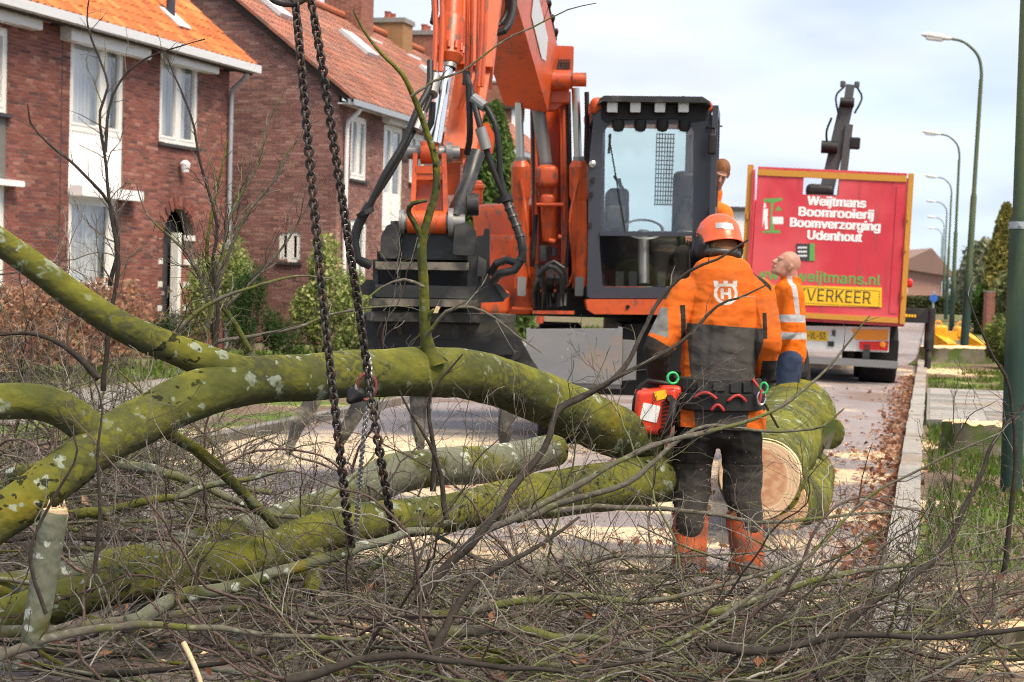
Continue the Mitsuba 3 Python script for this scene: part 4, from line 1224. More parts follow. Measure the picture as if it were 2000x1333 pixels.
def fat(text, x0, x1, ybase, xc, hpx):
    """Heavy slab-serif letters: bold letters with feet along the line."""
    h = hpx / FPX * LY
    X0, X1, z0 = lq(x0, ybase)[0], lq(x1, ybase)[0], lq(xc, ybase)[1]
    polys = []
    t = meshkit.text_mesh(text, h, .006, bold=True)
    b = t.bounds
    t.apply_translation((-b[0, 0], 0, 0))
    t.apply_scale(((X1 - X0) / (b[1, 0] - b[0, 0]), 1, 1))
    ms = []
    for dx in (-.008, 0, .008):
        c = t.copy()
        c.apply_translation((dx, 0, abs(dx) * .02))
        ms.append(c)
    return tk('lettering', [place(cat_(ms), (X0, .009, z0), (1, 0, 0), (0, 0, 1), (0, -1, 0))], 'm_white', tg, smooth=False)


fat('Weijtmans', 1577, 1691, 403, 1634, 17)
fat('Boomrooierij', 1560, 1706, 425, 1634, 17)
fat('Boomverzorging', 1543, 1719, 447, 1634, 17)
fat('Udenhout', 1577, 1683, 470, 1634, 17)
lettering('www.weijtmans.nl', 1476, 1714, 551, 1595, 'm_green_ink', tg, 20)
pl = tk('sign_plate', tpoly([(1474, 556), (1722, 562), (1722, 601), (1474, 593)], -.006, .014), 'm_plateyellow', tg, smooth=False)
z0, z1 = lq(1600, 597)[1], lq(1600, 560)[1]
sx0, sx1 = lq(1474, 580)[0], lq(1722, 580)[0]
tk('border', place(extr(ring(sx0 + .05, z0 + .02, sx1 - .03, z1 - .02, .008), .003), (0, -.0065, 0), (1, 0, 0), (0, 0, 1), (0, -1, 0)), 'm_ink', pl, smooth=False)
t = meshkit.text_mesh('WERKVERKEER', 24 / FPX * LY, .004, bold=False)
t.apply_translation((-t.bounds[0, 0], 0, 0))
X0, X1 = lq(1492, 590)[0], lq(1700, 590)[0]
t.apply_scale(((X1 - X0) / t.bounds[1, 0], 1, 1))
tk('lettering', place(t, (X0, -.0065, lq(1600, 589)[1]), (1, 0, 0), (0, 0, 1), (0, -1, 0)), 'm_ink', pl, smooth=False)
# pictogram: white walking man beside a green tree; small dark board with green end
ls = lambda q: [lq(*c) for c in q]
man = unary_union([Polygon(ls([(1489, 398), (1495, 397), (1497, 405), (1490, 407)])), Polygon(ls([(1485, 408), (1500, 408), (1499, 428), (1488, 428)])), Polygon(ls([(1488, 426), (1494, 426), (1486, 455), (1480, 455)])),
                   Polygon(ls([(1493, 426), (1499, 426), (1500, 448), (1494, 449)])), Polygon(ls([(1485, 408), (1488, 408), (1484, 425), (1481, 424)])), Polygon(ls([(1483, 392), (1486, 392), (1488, 412), (1485, 412)]))])
tree = unary_union([Polygon(ls([(1483, 389), (1528, 387), (1528, 392), (1512, 396), (1484, 395)])), Polygon(ls([(1506, 392), (1512, 392), (1508, 420), (1513, 452), (1504, 452), (1505, 420)])),
                    Polygon(ls([(1484, 455), (1488, 452), (1524, 450), (1524, 456)])), Polygon(ls([(1514, 412), (1520, 402), (1528, 412)]))])
tk('pictogram', [place(extr(man, .005), (0, .0095, 0), (1, 0, 0), (0, 0, 1), (0, -1, 0)), tpoly([(1508, 424), (1530, 424), (1530, 438), (1508, 438)], .0055, .004)], 'm_white', tg, smooth=False)
tk('pictogram', place(extr(tree, .004), (0, .0095, 0), (1, 0, 0), (0, 0, 1), (0, -1, 0)), 'm_green_ink', tg, smooth=False)
bd = tk('small_board', tpoly([(1555, 476), (1582, 477), (1581, 510), (1555, 508)], -.004, .012), 'm_sill', tg, smooth=False)
tk('green_end', tpoly([(1582, 476), (1591, 476), (1591, 510), (1581, 510)], -.004, .012), 'm_green_ink', bd, smooth=False)
tk('print', [tpoly([(1558, 482 + k * 8), (1576, 482 + k * 8), (1576, 486 + k * 8), (1558, 486 + k * 8)], -.006, .003) for k in range(3)], 'm_gutter', bd, smooth=False)
# chassis: white panel, number plate, reflectors, lamps, bar, mud flaps, wheels
ch = tk('rear_panel', tpoly([(1480, 636), (1741, 640), (1738, 690), (1480, 680)], .25, .06), 'm_whitewarm', smooth=False)
npl = tk('number_plate', tpoly([(1560, 645), (1618, 648), (1618, 668), (1560, 664)], .235, .012), 'm_plateyellow', ch, smooth=False)
t = meshkit.text_mesh('BL-VL-53', 13 / FPX * LY, .004, bold=True)
t.apply_translation((-t.bounds[0, 0], 0, 0))
X0, X1 = lq(1565, 660)[0], lq(1613, 660)[0]
t.apply_scale(((X1 - X0) / t.bounds[1, 0], 1, 1))
tk('lettering', place(t, (X0, .2345, lq(1590, 663)[1]), (1, 0, 0), (0, 0, 1), (0, -1, 0)), 'm_ink', npl, smooth=False)
tk('reflector', tpoly([(1665, 644), (1738, 645), (1736, 666), (1672, 665)], .235, .012), 'm_amber', ch, smooth=False)
tl_ = tk('tail_lamp', tpoly([(1680, 668), (1737, 668), (1736, 686), (1680, 683)], .20, .05), 'm_red_lamp', ch, smooth=False)
tk('indicator', lathe([(0, 0), (.05, 0), (.04, .02), (0, .022)], (lq(1726, 674)[0], .199, lq(1726, 674)[1]), (0, -1, 0), 14), 'm_amber', tl_)
tk('latch', [tpoly([(1626, 646), (1633, 646), (1633, 658), (1626, 657)], .22, .03), tpoly([(1618, 668), (1630, 668), (1630, 678), (1618, 678)], .22, .03)], 'm_dark', ch, smooth=False)
tk('underrun_bar', tbox(-hw + .1, hw - .05, .12, .24, lq(1600, 712)[1], lq(1600, 698)[1], .02), 'm_greymetal')
tk('bar_bracket', [tbox(x - .05, x + .05, .2, .35, lq(1600, 712)[1], .66) for x in (-.7, .7)], 'm_dark')
tk('chassis', [tbox(-.45, -.3, .3, 8.5, .62, .9), tbox(.3, .45, .3, 8.5, .62, .9), tbox(-hw + .1, hw - .1, .5, 6.5, .82, .95)], 'm_black')
for s in (-1, 1):
    tk('mud_flap', tbox(s * .94 - .27, s * .94 + .27, .55, .57, .28, .74), 'm_rubber')
    for y in (1.2, 2.55, 6.9):
        w = tk('wheel', lathe([(.3, -.26), (.46, -.28), (.50, -.22), (.50, .22), (.46, .28), (.3, .26)], (s * .94, y, .50), (1, 0, 0), 28), 'm_rubber')
        tk('rim', lathe([(0, -.1), (.27, -.14), (.30, -.25), (.30, .25), (.27, .14), (0, .1)], (s * .94, y, .50), (1, 0, 0), 20), 'm_greymetal', w)
tk('driver_cab', rbox(0, 8.4, 1.9, 2.4, 2.0, 2.6, .12), 'm_red')
mm = tk('mirror', rbox(hw + .10, 7.4, 1.80, .16, .12, .42, .05, 10), 'm_black')
tk('mirror_arm', tube([(hw - .1, 7.8, 2.1), (hw + .08, 7.5, 2.08), (hw + .1, 7.4, 1.95)], .02, 8), 'm_black', mm)
tk('side_lamp', rbox(hw + .06, .3, lq(1770, 553)[1], .10, .1, .14, .04, 10), 'm_red_lamp')
# loader crane behind the body
cr = tk('crane_column', [bar((.05, 7.0, 1.4), (.20, 6.9, 3.2), .42, .45, .03)], 'm_dark')
tk('crane_arm', [bar((.10, 6.6, 3.0), (.44, 6.5, 5.05), .26, .30, .02), bar((.40, 6.45, 2.9), (.50, 6.4, 4.6), .14, .18, .02)], mat('m_crane', (.075, .08, .085), .45), cr)
tk('crane_joint', [cyl((.0, 6.3, 4.15), (.30, 6.3, 4.15), .12, 16), rbox(.62, 6.4, 4.25, .2, .2, .22, .03, 8), cyl((.30, 6.3, 5.0), (.56, 6.3, 5.0), .09, 14)], 'm_black', cr)
tk('crane_tip', [bar((.44, 6.5, 4.9), (.48, 6.5, 5.35), .16, .2, .02), rbox(.34, 6.5, 5.36, .1, .1, .12, .02, 8), rbox(.60, 6.5, 5.36, .1, .1, .12, .02, 8)], 'm_crane', cr)
tk('hose', [tube([(.36, 6.4, 5.3), (.22, 6.35, 5.1), (.30, 6.3, 4.7)], .02, 8), tube([(.6, 6.4, 5.3), (.7, 6.35, 5.1), (.58, 6.3, 4.8)], .02, 8), tube([(.16, 6.3, 4.7), (.08, 6.25, 4.4), (.16, 6.3, 4.0)], .022, 8)], 'm_black', cr)
tk('operator_seat', [rbox(.05, 6.2, 2.98, .62, .5, .55, .08, 10), rbox(.02, 6.2, 3.32, .52, .4, .24, .09, 10)], 'm_black', cr)
# stabiliser leg on the right
sb_ = tk('stabiliser_beam', bar((1.15, 5.2, 1.08), (2.05, 5.2, 1.10), .2, .26, .02), 'm_dark')
tk('stabiliser_leg', [cyl((2.1, 5.2, 1.25), (2.1, 5.2, .5), .09, 14), cyl((2.1, 5.2, .55), (2.1, 5.2, .02), .06, 12), cyl((2.1, 5.2, .02), (2.1, 5.2, .06), .2, 16)], 'm_dark', sb_)
tk('print', [tbox(1.5 + .05 * k, 1.535 + .05 * k, 5.088, 5.094, 1.065, 1.115) for k in range(7)], 'm_plateyellow', sb_, smooth=False)

# ---------------------------------------------------------------- street lamps
LAMPS = [(3.46 / 1.0, None)]
lamp_lab = ['near street lamp post with a steel band, cut by the right edge', 'tall street lamp standing behind the big sawn stump', 'second complete street lamp along the pavement', 'third complete street lamp along the pavement',
            'fourth complete street lamp along the pavement', 'fifth complete street lamp along the pavement', 'smallest farthest street lamp along the pavement']
bases = [P(1974, 960, 13.1)]
l1 = P(1882, 700, 41.0)
for k in range(6):
    bases.append(l1 + SD * 25.6 * k)


def lean(b, z, dx):
    return np.array([b[0] + dx * z, b[1], z])


for k, b in enumerate(bases):
    dx = (.0, .028, .012, .012, .010, .012, .012)[k]
    lp = thing('street_lamp', lamp_lab[k], 'street lamp', 'street lamps along the pavement')
    pz = [(.095, .0), (.095, 1.9), (.075, 2.1), (.070, 3.6), (.05, 3.7), (.045, 6.2)] if k else [(.076, .0), (.076, 2.02), (.056, 2.06), (.050, 7.0)]
    V, F = tube_arrays([lean(b, z, dx) for r, z in pz], [r for r, z in pz], 16)
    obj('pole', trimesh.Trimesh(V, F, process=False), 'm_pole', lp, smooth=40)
    if k == 0:
        obj('band', tube([lean(b, 1.955, dx), lean(b, 2.005, dx)], .081, 16), 'm_zinc', lp, smooth=40)
        obj('small_bolt', lathe([(0, 0), (.014, 0), (.014, .02), (0, .02)], lean(b, 1.98, dx) + np.array([-.02, -.08, 0]), (0, -1, 0), 6), 'm_steel', lp)
    top = lean(b, 6.2, dx)
    e = -TD * .97 + SD * -.1
    pts = [top + ZD * -.3, top + ZD * .2, top + e * .10 + ZD * .55, top + e * .4 + ZD * .82, top + e * .72 + ZD * .90]
    obj('bracket_arm', tube(pts, [.04, .038, .034, .03, .03], 10), 'm_pole', lp, smooth=True)
    hd = pts[-1]
    lm = obj('lamp_head', hullballs([(*(hd + e * .0), .04), (*(hd + e * .18 + ZD * .03), .075), (*(hd + e * .5 + ZD * .07), .07), (*(hd + e * .62 + ZD * .08), .03)], 10), 'm_whitewarm', lp, smooth=40)
    obj('lens', hullballs([(*(hd + e * .2 + ZD * -.02), .055), (*(hd + e * .5 + ZD * .01), .05)], 10), 'm_lampglass', lm, smooth=40)

# ---------------------------------------------------------------- yellow machine lying by the lamp
YM = thing('stump_grinder', 'yellow steel machine frame lying on black boards behind the lamp post', 'machine')
ym = lambda n, m, k='m_machine', p=None, s=30: [obj(n, q, k, p or YM, s) for q in (m if isinstance(m, list) and n != 'frame' else [m])][0]
mat('m_machine', mikit.proc(lambda p, n, uv: mix((.78, .34, .012), (.50, .20, .02), smoothstep(.5, .75, fbm(p.x * 7, p.y * 7, p.z * 7, 3)))), .45)
YD = 42.5
ym('frame', [bar(P(1822, 655, YD), P(1858, 680, YD - .5), .28, .22, .03), bar(P(1880, 655, YD + .4), P(1920, 680, YD), .24, .2, .03), bar(P(1820, 658, YD), P(1884, 655, YD + .3), .2, .2, .03)])
ym('motor_housing', [rbox(*P(1833, 648, YD), .34, .5, .30, .06), rbox(*P(1876, 650, YD + .3), .30, .4, .28, .06), cyl(P(1818, 662, YD), P(1838, 662, YD), .16, 18)])
ym('rail', [bar(P(1836, 680, YD - .8), P(1925, 681, YD - .6), .12, .14, .01), bar(P(1850, 692, YD - 1.4), P(1942, 695, YD - 1.2), .14, .16, .01)], s=False)
ym('deck', [bar(P(1838, 688, YD - 1.0), P(1940, 690, YD - .8), .9, .10, .01), bar(P(1842, 700, YD - 1.6), P(1952, 703, YD - 1.4), .4, .08, .01)], 'm_sill', s=False)
ym('counter_blade', [tube([P(1838, 682, YD - 1.2), P(1852, 697, YD - 1.4), P(1870, 702, YD - 1.4), P(1884, 694, YD - 1.3)], .07, 8)], 'm_black')
ym('lifting_eye', [lathe([(.08, -.02), (.1, 0), (.08, .02), (.06, 0), (.08, -.02)], P(1832, 634, YD), (0, 1, 0), 14), lathe([(.08, -.02), (.1, 0), (.08, .02), (.06, 0), (.08, -.02)], P(1876, 636, YD + .3), (0, 1, 0), 14)])

# ---------------------------------------------------------------- tree stumps with fresh cut tops


def c_cut(p, n, uv):
    f = fbm(p.x * 40, p.y * 40, p.z * 40, 3)
    return mix((.70, .47, .28), (.58, .36, .20), f)


mat('m_cut', mikit.proc(c_cut), .85, spec=.15)
mat('m_stumpbark', mikit.proc(lambda p, n, uv: mix(mix((.085, .08, .055), (.17, .16, .12), fbm(p.x * 9, p.y * 9, p.z * 4, 4)), (.07, .10, .03), smoothstep(.45, .6, fbm(p.x * 4, p.y * 4, p.z * 4, 3)))), .95, spec=.1)


def stump(label, c, r, h, seed, ry=1.0, tilt=0.0):
    rng = np.random.default_rng(seed)
    n = 56
    a = np.arange(n) * 2 * math.pi / n
    lob = 1 + .12 * np.sin(a * 3 + seed) + .08 * np.sin(a * 5 + 2 * seed) + .04 * np.sin(a * 9 + seed)
    rows = []
    for z, s in ((0, 1.25), (h * .25, 1.10), (h * .6, 1.02), (h, 1.0)):
        rr = r * s * (1 + (lob - 1) * (1.6 if z == 0 else 1))
        rows.append(np.stack([c[0] + rr * np.cos(a), c[1] + rr * ry * np.sin(a), c[2] + z + (0 if z < h else tilt * np.cos(a)) + rng.normal(size=n) * .008 * (z > 0)], 1))
    V = np.vstack(rows)
    F = [(i * n + j, i * n + (j + 1) % n, (i + 1) * n + (j + 1) % n, (i + 1) * n + j) for i in range(3) for j in range(n)]
    k = thing('tree_stump', label, 'tree stump', 'sawn stumps in the verge')
    obj('bark', (V, np.array(F)), 'm_stumpbark', k, smooth=True)
    top = rows[-1].copy()
    cc = top.mean(0) + [0, 0, .01]
    ring2 = cc + (top - cc) * .93 + [0, 0, .006]
    VV = np.vstack([top, ring2, [cc]])
    FF = [(j, (j + 1) % n, n + (j + 1) % n) for j in range(n)] + [(j, n + (j + 1) % n, n + j) for j in range(n)] + [(n + j, n + (j + 1) % n, 2 * n) for j in range(n)]
    obj('cut_face', trimesh.Trimesh(VV, FF, process=False), 'm_cut', k, smooth=40)
    return k


g1 = P(1878, 712, 37.0)
stump('wide sawn tree stump at the foot of the tall street lamp', (g1[0], g1[1], .02), .85, .36, 3, .8)
g2 = G(1905, 880, .12)
stump('low sawn stump beside the near lamp post', (g2[0] + .05, g2[1], .02), .32, .34, 7, .7)
g3 = P(2010, 1222, 7.3)
stump('pale sawn stump in the lower right corner', (g3[0], g3[1], -.02), .21, g3[2] + .02, 11, .62, .01)
# ---------------------------------------------------------------- people
SKIN = mat('m_skin', mikit.proc(lambda p, n, uv: mix((.48, .27, .20), (.38, .18, .135), fbm(p.x * 28, p.y * 28, p.z * 28, 3))), .5, spec=.35)
mat('m_hair', mikit.proc(lambda p, n, uv: mix((.24, .10, .040), (.12, .05, .02), fbm(p.x * 60, p.y * 60, p.z * 25, 3))), .7, spec=.3)
mat('m_eye', (.22, .19, .17), .25)
mat('m_lip', (.38, .13, .11), .5)
mat('m_glove', (.022, .021, .020), .8)
mat('m_helmet', mikit.proc(lambda p, n, uv: mix((.70, .105, .028), (.60, .085, .026), fbm(p.x * 15, p.y * 15, p.z * 15, 3))), .3, spec=.5)
mat('m_reflect', (.40, .41, .42), .35, metal=.5)
mat('m_jeans', mikit.proc(lambda p, n, uv: mix((.020, .032, .065), (.05, .07, .12), fbm(p.x * 16, p.y * 16, p.z * 7, 4))), .9, spec=.1)
mat('m_boot', mikit.proc(lambda p, n, uv: mix((.05, .045, .04), (.16, .15, .14), fbm(p.x * 12, p.y * 12, p.z * 12, 3))), .7)
mat('m_sawred', (.62, .045, .018), .35, spec=.5)
mat('m_carabiner_green', (.03, .40, .12), .35)
mat('m_loopred', (.35, .03, .03), .6)

WX, WD = P(1410, 700, 9.45)[0], 9.45


def wuv(p):
    z = p.z
    u = (p.x - WX) * 381.0 + (z - 1.12) * 10.0
    v = 435.0 + (1.82 - z) * 381.0 + .026 * u
    return u, v


def folds(p, n, uv):
    return .020 * fbm(p.x * 7, p.y * 7, p.z * 10, 3) + .006 * fbm(p.x * 20 + p.z * 9, p.y * 20, p.z * 34, 2)


def c_jacket(p, n, uv):
    u, v = wuv(p)
    w = (fbm(p.x * 12, p.y * 12, p.z * 12, 2) - .5) * 5
    o1, o2 = (.60, .132, .014), (.47, .092, .014)
    orange = mix(o1, o2, fbm(p.x * 9, p.y * 9, p.z * 9, 3))
    grey = mix((.040, .039, .038), (.075, .070, .066), fbm(p.x * 14, p.y * 14, p.z * 14, 3))
    black = mix((.014, .014, .014), (.035, .033, .030), fbm(p.x * 14, p.y * 14, p.z * 14, 3))
    one = lambda c: dr.select(c, 1.0, 0.0)
    # centre panel of the back below the yoke, between the side panels
    yoke = 630.0 + .075 * (u + 70) + w * .3
    lside, rside = -70.0 + (v - 650) * .075, 78.0 - (v - 650) * .20
    panel = one(v > yoke) * one(u > lside) * one(u < rside) * one(v < 900)
    c = mix(orange, grey, panel)
    # dark gussets under the arms
    gus = one(dr.abs(u + 79.0 - (v - 600) * .04) < 5) * one(v > 595) * one(v < 665) + one(dr.abs(u - 80.0 + (v - 600) * .03) < 4) * one(v > 610) * one(v < 660)
    c = mix(c, black, dr.minimum(gus, 1))
    # forearms
    c = mix(c, black, one(u < -84) * one(v > 668 + (u + 120) * .55 + w))
    c = mix(c, black, one(u > 76) * one(v > 703 + w) * one(v < 800))
    c = mix(c, mix((.10, .10, .095), (.22, .22, .21), fbm(p.x * 30, p.y * 30, p.z * 30, 3)), one(u < -108) * one(v > 600) * one(v < 652 + (u + 130) * .3))
    # strap over the right shoulder
    c = mix(c, black, one(dr.abs((v - 545) - (u - 78) * 1.05) < 5.5) * one(u > 62) * one(u < 96))
    # emblem on the back: a crowned ring round the letter H
    eu, ev = u - 4.0, v - 573.0
    r = dr.sqrt(dr.square(eu / 1.02) + dr.square(ev + 1))
    emb = one(r < 22.5) * one(r > 16.5) * one(ev > -14.5)
    emb = dr.maximum(emb, one(dr.abs(eu) < 22.5) * one(dr.abs(ev + 16.5) < 2.8))
    crown = one(ev > -25) * one(ev < -15) * one(dr.abs(dr.abs(eu) - 18.5) < 4.0 - .15 * (ev + 20))
    crown = dr.maximum(crown, one(ev > -25) * one(ev < -15) * one(dr.abs(eu) < 4.6))
    hh = one(dr.abs(dr.abs(eu) - 7.0) < 3.0) * one(dr.abs(ev) < 10.5)
    hh = dr.maximum(hh, one(dr.abs(eu) < 8) * one(dr.abs(ev) < 2.6))
    emb = dr.maximum(dr.maximum(emb, crown), hh) * one(n.y < -.2)
    c = mix(c, (.52, .50, .48), emb)
    d = fbm(p.x * 6 + 3, p.y * 6, p.z * 6, 4)
    return mix(c, (.10, .06, .035), .35 * smoothstep(.58, .75, d))


bumped('m_jacket', mikit.proc(c_jacket), folds, rough=.85, spec=.15)


def c_trousers(p, n, uv):
    u, v = wuv(p)
    f = fbm(p.x * 12, p.y * 12, p.z * 12, 4)
    c = mix((.024, .023, .023), (.060, .056, .052), f)
    c = mix(c, (.013, .013, .013), dr.select(v < 905, .8, 0.0))
    s = noise(p.x * 70, p.y * 70, p.z * 70)
    return mix(c, (.42, .34, .24), .8 * smoothstep(.90, .95, s))


bumped('m_trousers', mikit.proc(c_trousers), folds, rough=.9, spec=.12)
mat('m_gaiter', mikit.proc(lambda p, n, uv: mix((.42, .090, .030), (.17, .065, .040), smoothstep(.35, .65, fbm(p.x * 11, p.y * 11, p.z * 11, 4)))), .75, spec=.2)


def c_vest(p, n, uv):
    f = fbm(p.x * 8, p.y * 8, p.z * 8, 3)
    c = mix((.76, .160, .010), (.64, .120, .01), f)
    one = lambda q: dr.select(q, 1.0, 0.0)
    z = p.z + (p.y - 15.0) * .02
    band = one(dr.abs(z - 1.245) < .030) + one(dr.abs(z - 1.105) < .028)
    sh = one(dr.abs(p.x - 2.245 + (z - 1.5) * .15) < .020) * one(z > 1.24)
    return mix(c, (.42, .42, .44), dr.minimum(band + sh, 1))


bumped('m_vest', mikit.proc(c_vest), folds, rough=.8, spec=.15)


def crumple(m, amp=.010, k=9.0):
    v = np.array(m.vertices)
    w = meshkit.fbm(v * [k, k, k * 1.25], 3) - .5
    w2 = np.abs(meshkit.noise(v * [k * 1.3, k * 1.3, k * 1.7] + 7) - .5) * 2 - .5
    m = m.copy()
    m.vertices = v + m.vertex_normals * (amp * (w * 1.6 + w2 * .7))[:, None]
    return m


def head(c, f, u, s=1.0):
    """A head round the point c facing f with its crown towards u; returns (skin bones as one Manifold, frame)."""
    f = np.asarray(f, float) / np.linalg.norm(f)
    u = np.asarray(u, float) - f * np.dot(u, f)
    u /= np.linalg.norm(u)
    r = np.cross(f, u)
    at = lambda a, b, h: np.asarray(c) + (r * a + f * b + u * h) * s
    el = lambda a, b, h, ra, rb, rh: m3.Manifold.sphere(1.0, 28).transform(np.hstack([np.stack([r * ra * s, f * rb * s, u * rh * s], 1), at(a, b, h)[:, None]]))
    ball = lambda a, b, h, q: (*at(a, b, h), q * s)
    jaw = hullballs([ball(0, .035, -.02, .06), ball(-.03, .05, -.085, .022), ball(.03, .05, -.085, .022), ball(0, .072, -.098, .018), ball(0, -.02, -.05, .055)], 16)
    nose = hullballs([ball(0, .092, .008, .007), ball(0, .115, -.030, .011), ball(-.012, .100, -.034, .008), ball(.012, .100, -.034, .008)], 12)
    brow = hullballs([ball(-.035, .078, .022, .013), ball(.035, .078, .022, .013), ball(0, .086, .020, .012)], 12)
    mouth = hullballs([ball(-.02, .085, -.062, .010), ball(.02, .085, -.062, .010), ball(0, .092, -.062, .011)], 10)
    m = el(0, -.012, .022, .076, .098, .098) + jaw + nose + brow + mouth
    for q in (-1, 1):
        ear = hullballs([ball(q * .078, -.005, .012, .010), ball(q * .084, -.022, .006, .011), ball(q * .078, -.008, -.03, .008)], 10)
        m = m + ear
        m = m - m3.Manifold.sphere(.014 * s, 12).translate(tuple(at(q * .031, .096, .004)))
    return m, at, r, f, u


def skin_of(man, extra=(), length=.012, taubin=4):
    m = man
    for b in extra:
        m = m + m3.Manifold.batch_hull([m3.Manifold.sphere(rr, 16).translate(tuple(map(float, cc))) for cc, rr in zip(b[0::2], b[1::2])])
    v, fc, _ = meshkit.arrays(m.refine_to_length(length))
    t = trimesh.Trimesh(v, fc, process=True)
    trimesh.smoothing.filter_taubin(t, iterations=taubin)
    return t


def hand(w, fwd, palm, side, curl=.5, s=1.0, length=.004):
    """A hand from the wrist w; fwd towards the knuckles, palm where it faces, side = direction of the thumb. curl 0 flat .. 1 fist."""
    fwd = np.asarray(fwd, float) / np.linalg.norm(fwd)
    palm = np.asarray(palm, float) - fwd * np.dot(palm, fwd)
    palm /= np.linalg.norm(palm)
    lat = np.cross(fwd, palm)
    lat = lat if np.dot(lat, side) > 0 else -lat
    at = lambda a, b, h: np.asarray(w) + (lat * a + fwd * b + palm * h) * s
    B = lambda a, b, h, r: (*at(a, b, h), r * s)
    ms = [hullballs([B(-.025, .0, 0, .016), B(.022, .0, 0, .016), B(-.036, .085, 0, .011), B(.034, .088, 0, .012), B(.0, .09, -.003, .013), B(.034, .03, .010, .016)], 14)]
    for a, ln, r, sp in ((.032, .074, .0098, .10), (.010, .082, .0102, .02), (-.012, .076, .0096, -.06), (-.033, .060, .0086, -.14)):
        p = at(a, .085, 0)
        ang = 0.0
        for k, (q, rr) in enumerate(((.45, 1.0), (.31, .92), (.24, .82))):
            ang += curl * (1.15, 1.35, .8)[k] + .06
            d = fwd * math.cos(ang) + palm * math.sin(ang) + lat * sp * math.cos(ang)
            e = p + d * ln * q * s
            ms.append(m3.Manifold.batch_hull([m3.Manifold.sphere(r * rr * s, 12).translate(tuple(p)), m3.Manifold.sphere(r * rr * .92 * s, 12).translate(tuple(e))]))
            p = e
    p = at(.036, .030, .012)
    for k, (d, ln, r) in enumerate((((.75, .55, .35), .042, .0125), ((.35, .75, .35 + curl * .6), .034, .011), ((.05, .75, .4 + curl * .8), .028, .0095))):
        dv = lat * d[0] + fwd * d[1] + palm * d[2]
        dv /= np.linalg.norm(dv)
        e = p + dv * ln * s
        ms.append(m3.Manifold.batch_hull([m3.Manifold.sphere(r * s, 12).translate(tuple(p)), m3.Manifold.sphere(r * .9 * s, 12).translate(tuple(e))]))
        p = e
    m = m3.Manifold.batch_boolean(ms, m3.OpType.Add).refine_to_length(length)
    v, fc, _ = meshkit.arrays(m)
    t = trimesh.Trimesh(v, fc, process=True)
    trimesh.smoothing.filter_taubin(t, iterations=3)
    return t


# the sawyer in the foreground, seen from behind
W_ = thing('person', 'worker seen from behind in orange helmet and orange and grey jacket, carrying a chainsaw', 'person')
pel, wai, che, shc = P(1404, 815, 9.44), P(1402, 735, 9.46), P(1412, 625, 9.50), P(1410, 548, 9.52)
nb, hc = P(1412, 520, 9.55), P(1402, 488, 9.62)
shL, shR = P(1340, 578, 9.50), P(1482, 574, 9.52)
elL, elR = P(1284, 683, 9.40), P(1500, 668, 9.40)
wrL, wrR = P(1283, 738, 9.50), P(1494, 738, 9.50)
hiL, hiR = P(1364, 828, 9.44), P(1442, 828, 9.44)
knL, knR = P(1350, 965, 9.50), P(1450, 965, 9.47)
anL, anR = P(1346, 1090, 9.40), P(1460, 1090, 9.42)
hd_, hat, hr, hf, hu = head(hc, (-.45, .85, -.32), (-.05, .30, .95))
bones = [(nb, .062, hc + np.array([0, -.03, -.03]), .058), (shc, .10, nb, .06), (shc, .12, che, .145), (che, .145, wai, .125), (wai, .125, pel, .13), (shc, .09, shL, .062), (shc, .09, shR, .062),
         (shL, .062, elL, .045), (elL, .045, wrL, .032), (shR, .062, elR, .045), (elR, .045, wrR, .032), (pel, .10, hiL, .09), (pel, .10, hiR, .09), (hiL, .088, knL, .058), (knL, .060, anL, .042), (hiR, .088, knR, .058), (knR, .060, anR, .042)]
obj('body', skin_of(hd_, bones, .016, 5), 'm_skin', W_, smooth=True)
X = lambda p, dx=0, dy=0, dz=0: p + np.array([dx, dy, dz])
jb = [(X(shc, 0, -.0), .135, X(che, 0, -.01), .165), (X(che, 0, -.01), .165, wai, .15), (wai, .15, X(pel, 0, 0, -.03), .152), (X(shc, -.05), .125, X(che, -.06), .15), (X(shc, .05), .125, X(che, .06), .15), (X(che, -.06), .15, X(wai, -.055), .135), (X(che, .06), .15, X(wai, .055), .135), (X(wai, -.055), .135, X(pel, -.07), .138), (X(wai, .055), .135, X(pel, .07), .138),
      (X(pel, -.07), .138, X(pel, -.08, 0, -.03), .135), (X(pel, .07), .138, X(pel, .08, 0, -.03), .135), (shc, .10, X(nb, 0, 0, -.015), .075), (X(shc, 0, 0, .01), .085, X(shL, .01), .088), (X(shc, 0, 0, .01), .085, X(shR, -.01), .088),
      (shL, .090, elL, .078), (elL, .076, X(wrL, 0, 0, .01), .052), (shR, .090, elR, .074), (elR, .074, X(wrR, 0, 0, .02), .052)]
jb += [(X(wai, -.06), .13, P(1346, 812, 9.43), .100), (X(wai, .06), .13, P(1460, 812, 9.43), .100), (P(1346, 812, 9.43), .10, P(1350, 850, 9.43), .105), (P(1460, 812, 9.43), .10, P(1456, 850, 9.43), .105), (P(1350, 850, 9.43), .105, P(1456, 850, 9.43), .105), (P(1346, 812, 9.43), .10, P(1460, 812, 9.43), .10)]
jk = trimesh.intersections.slice_mesh_plane(crumple(blob(jb, .012, 6)), (0.03, 0, 1), P(1400, 836, 9.4))
obj('jacket', jk, 'm_jacket', W_, smooth=True, label='orange jacket with a grey back panel and a crowned emblem on the back')
obj('collar', tube([X(nb, 0, .02, -.03), X(nb, -.004, .02, .035)], [.098, .088], 24), 'm_jacket', W_, smooth=40)
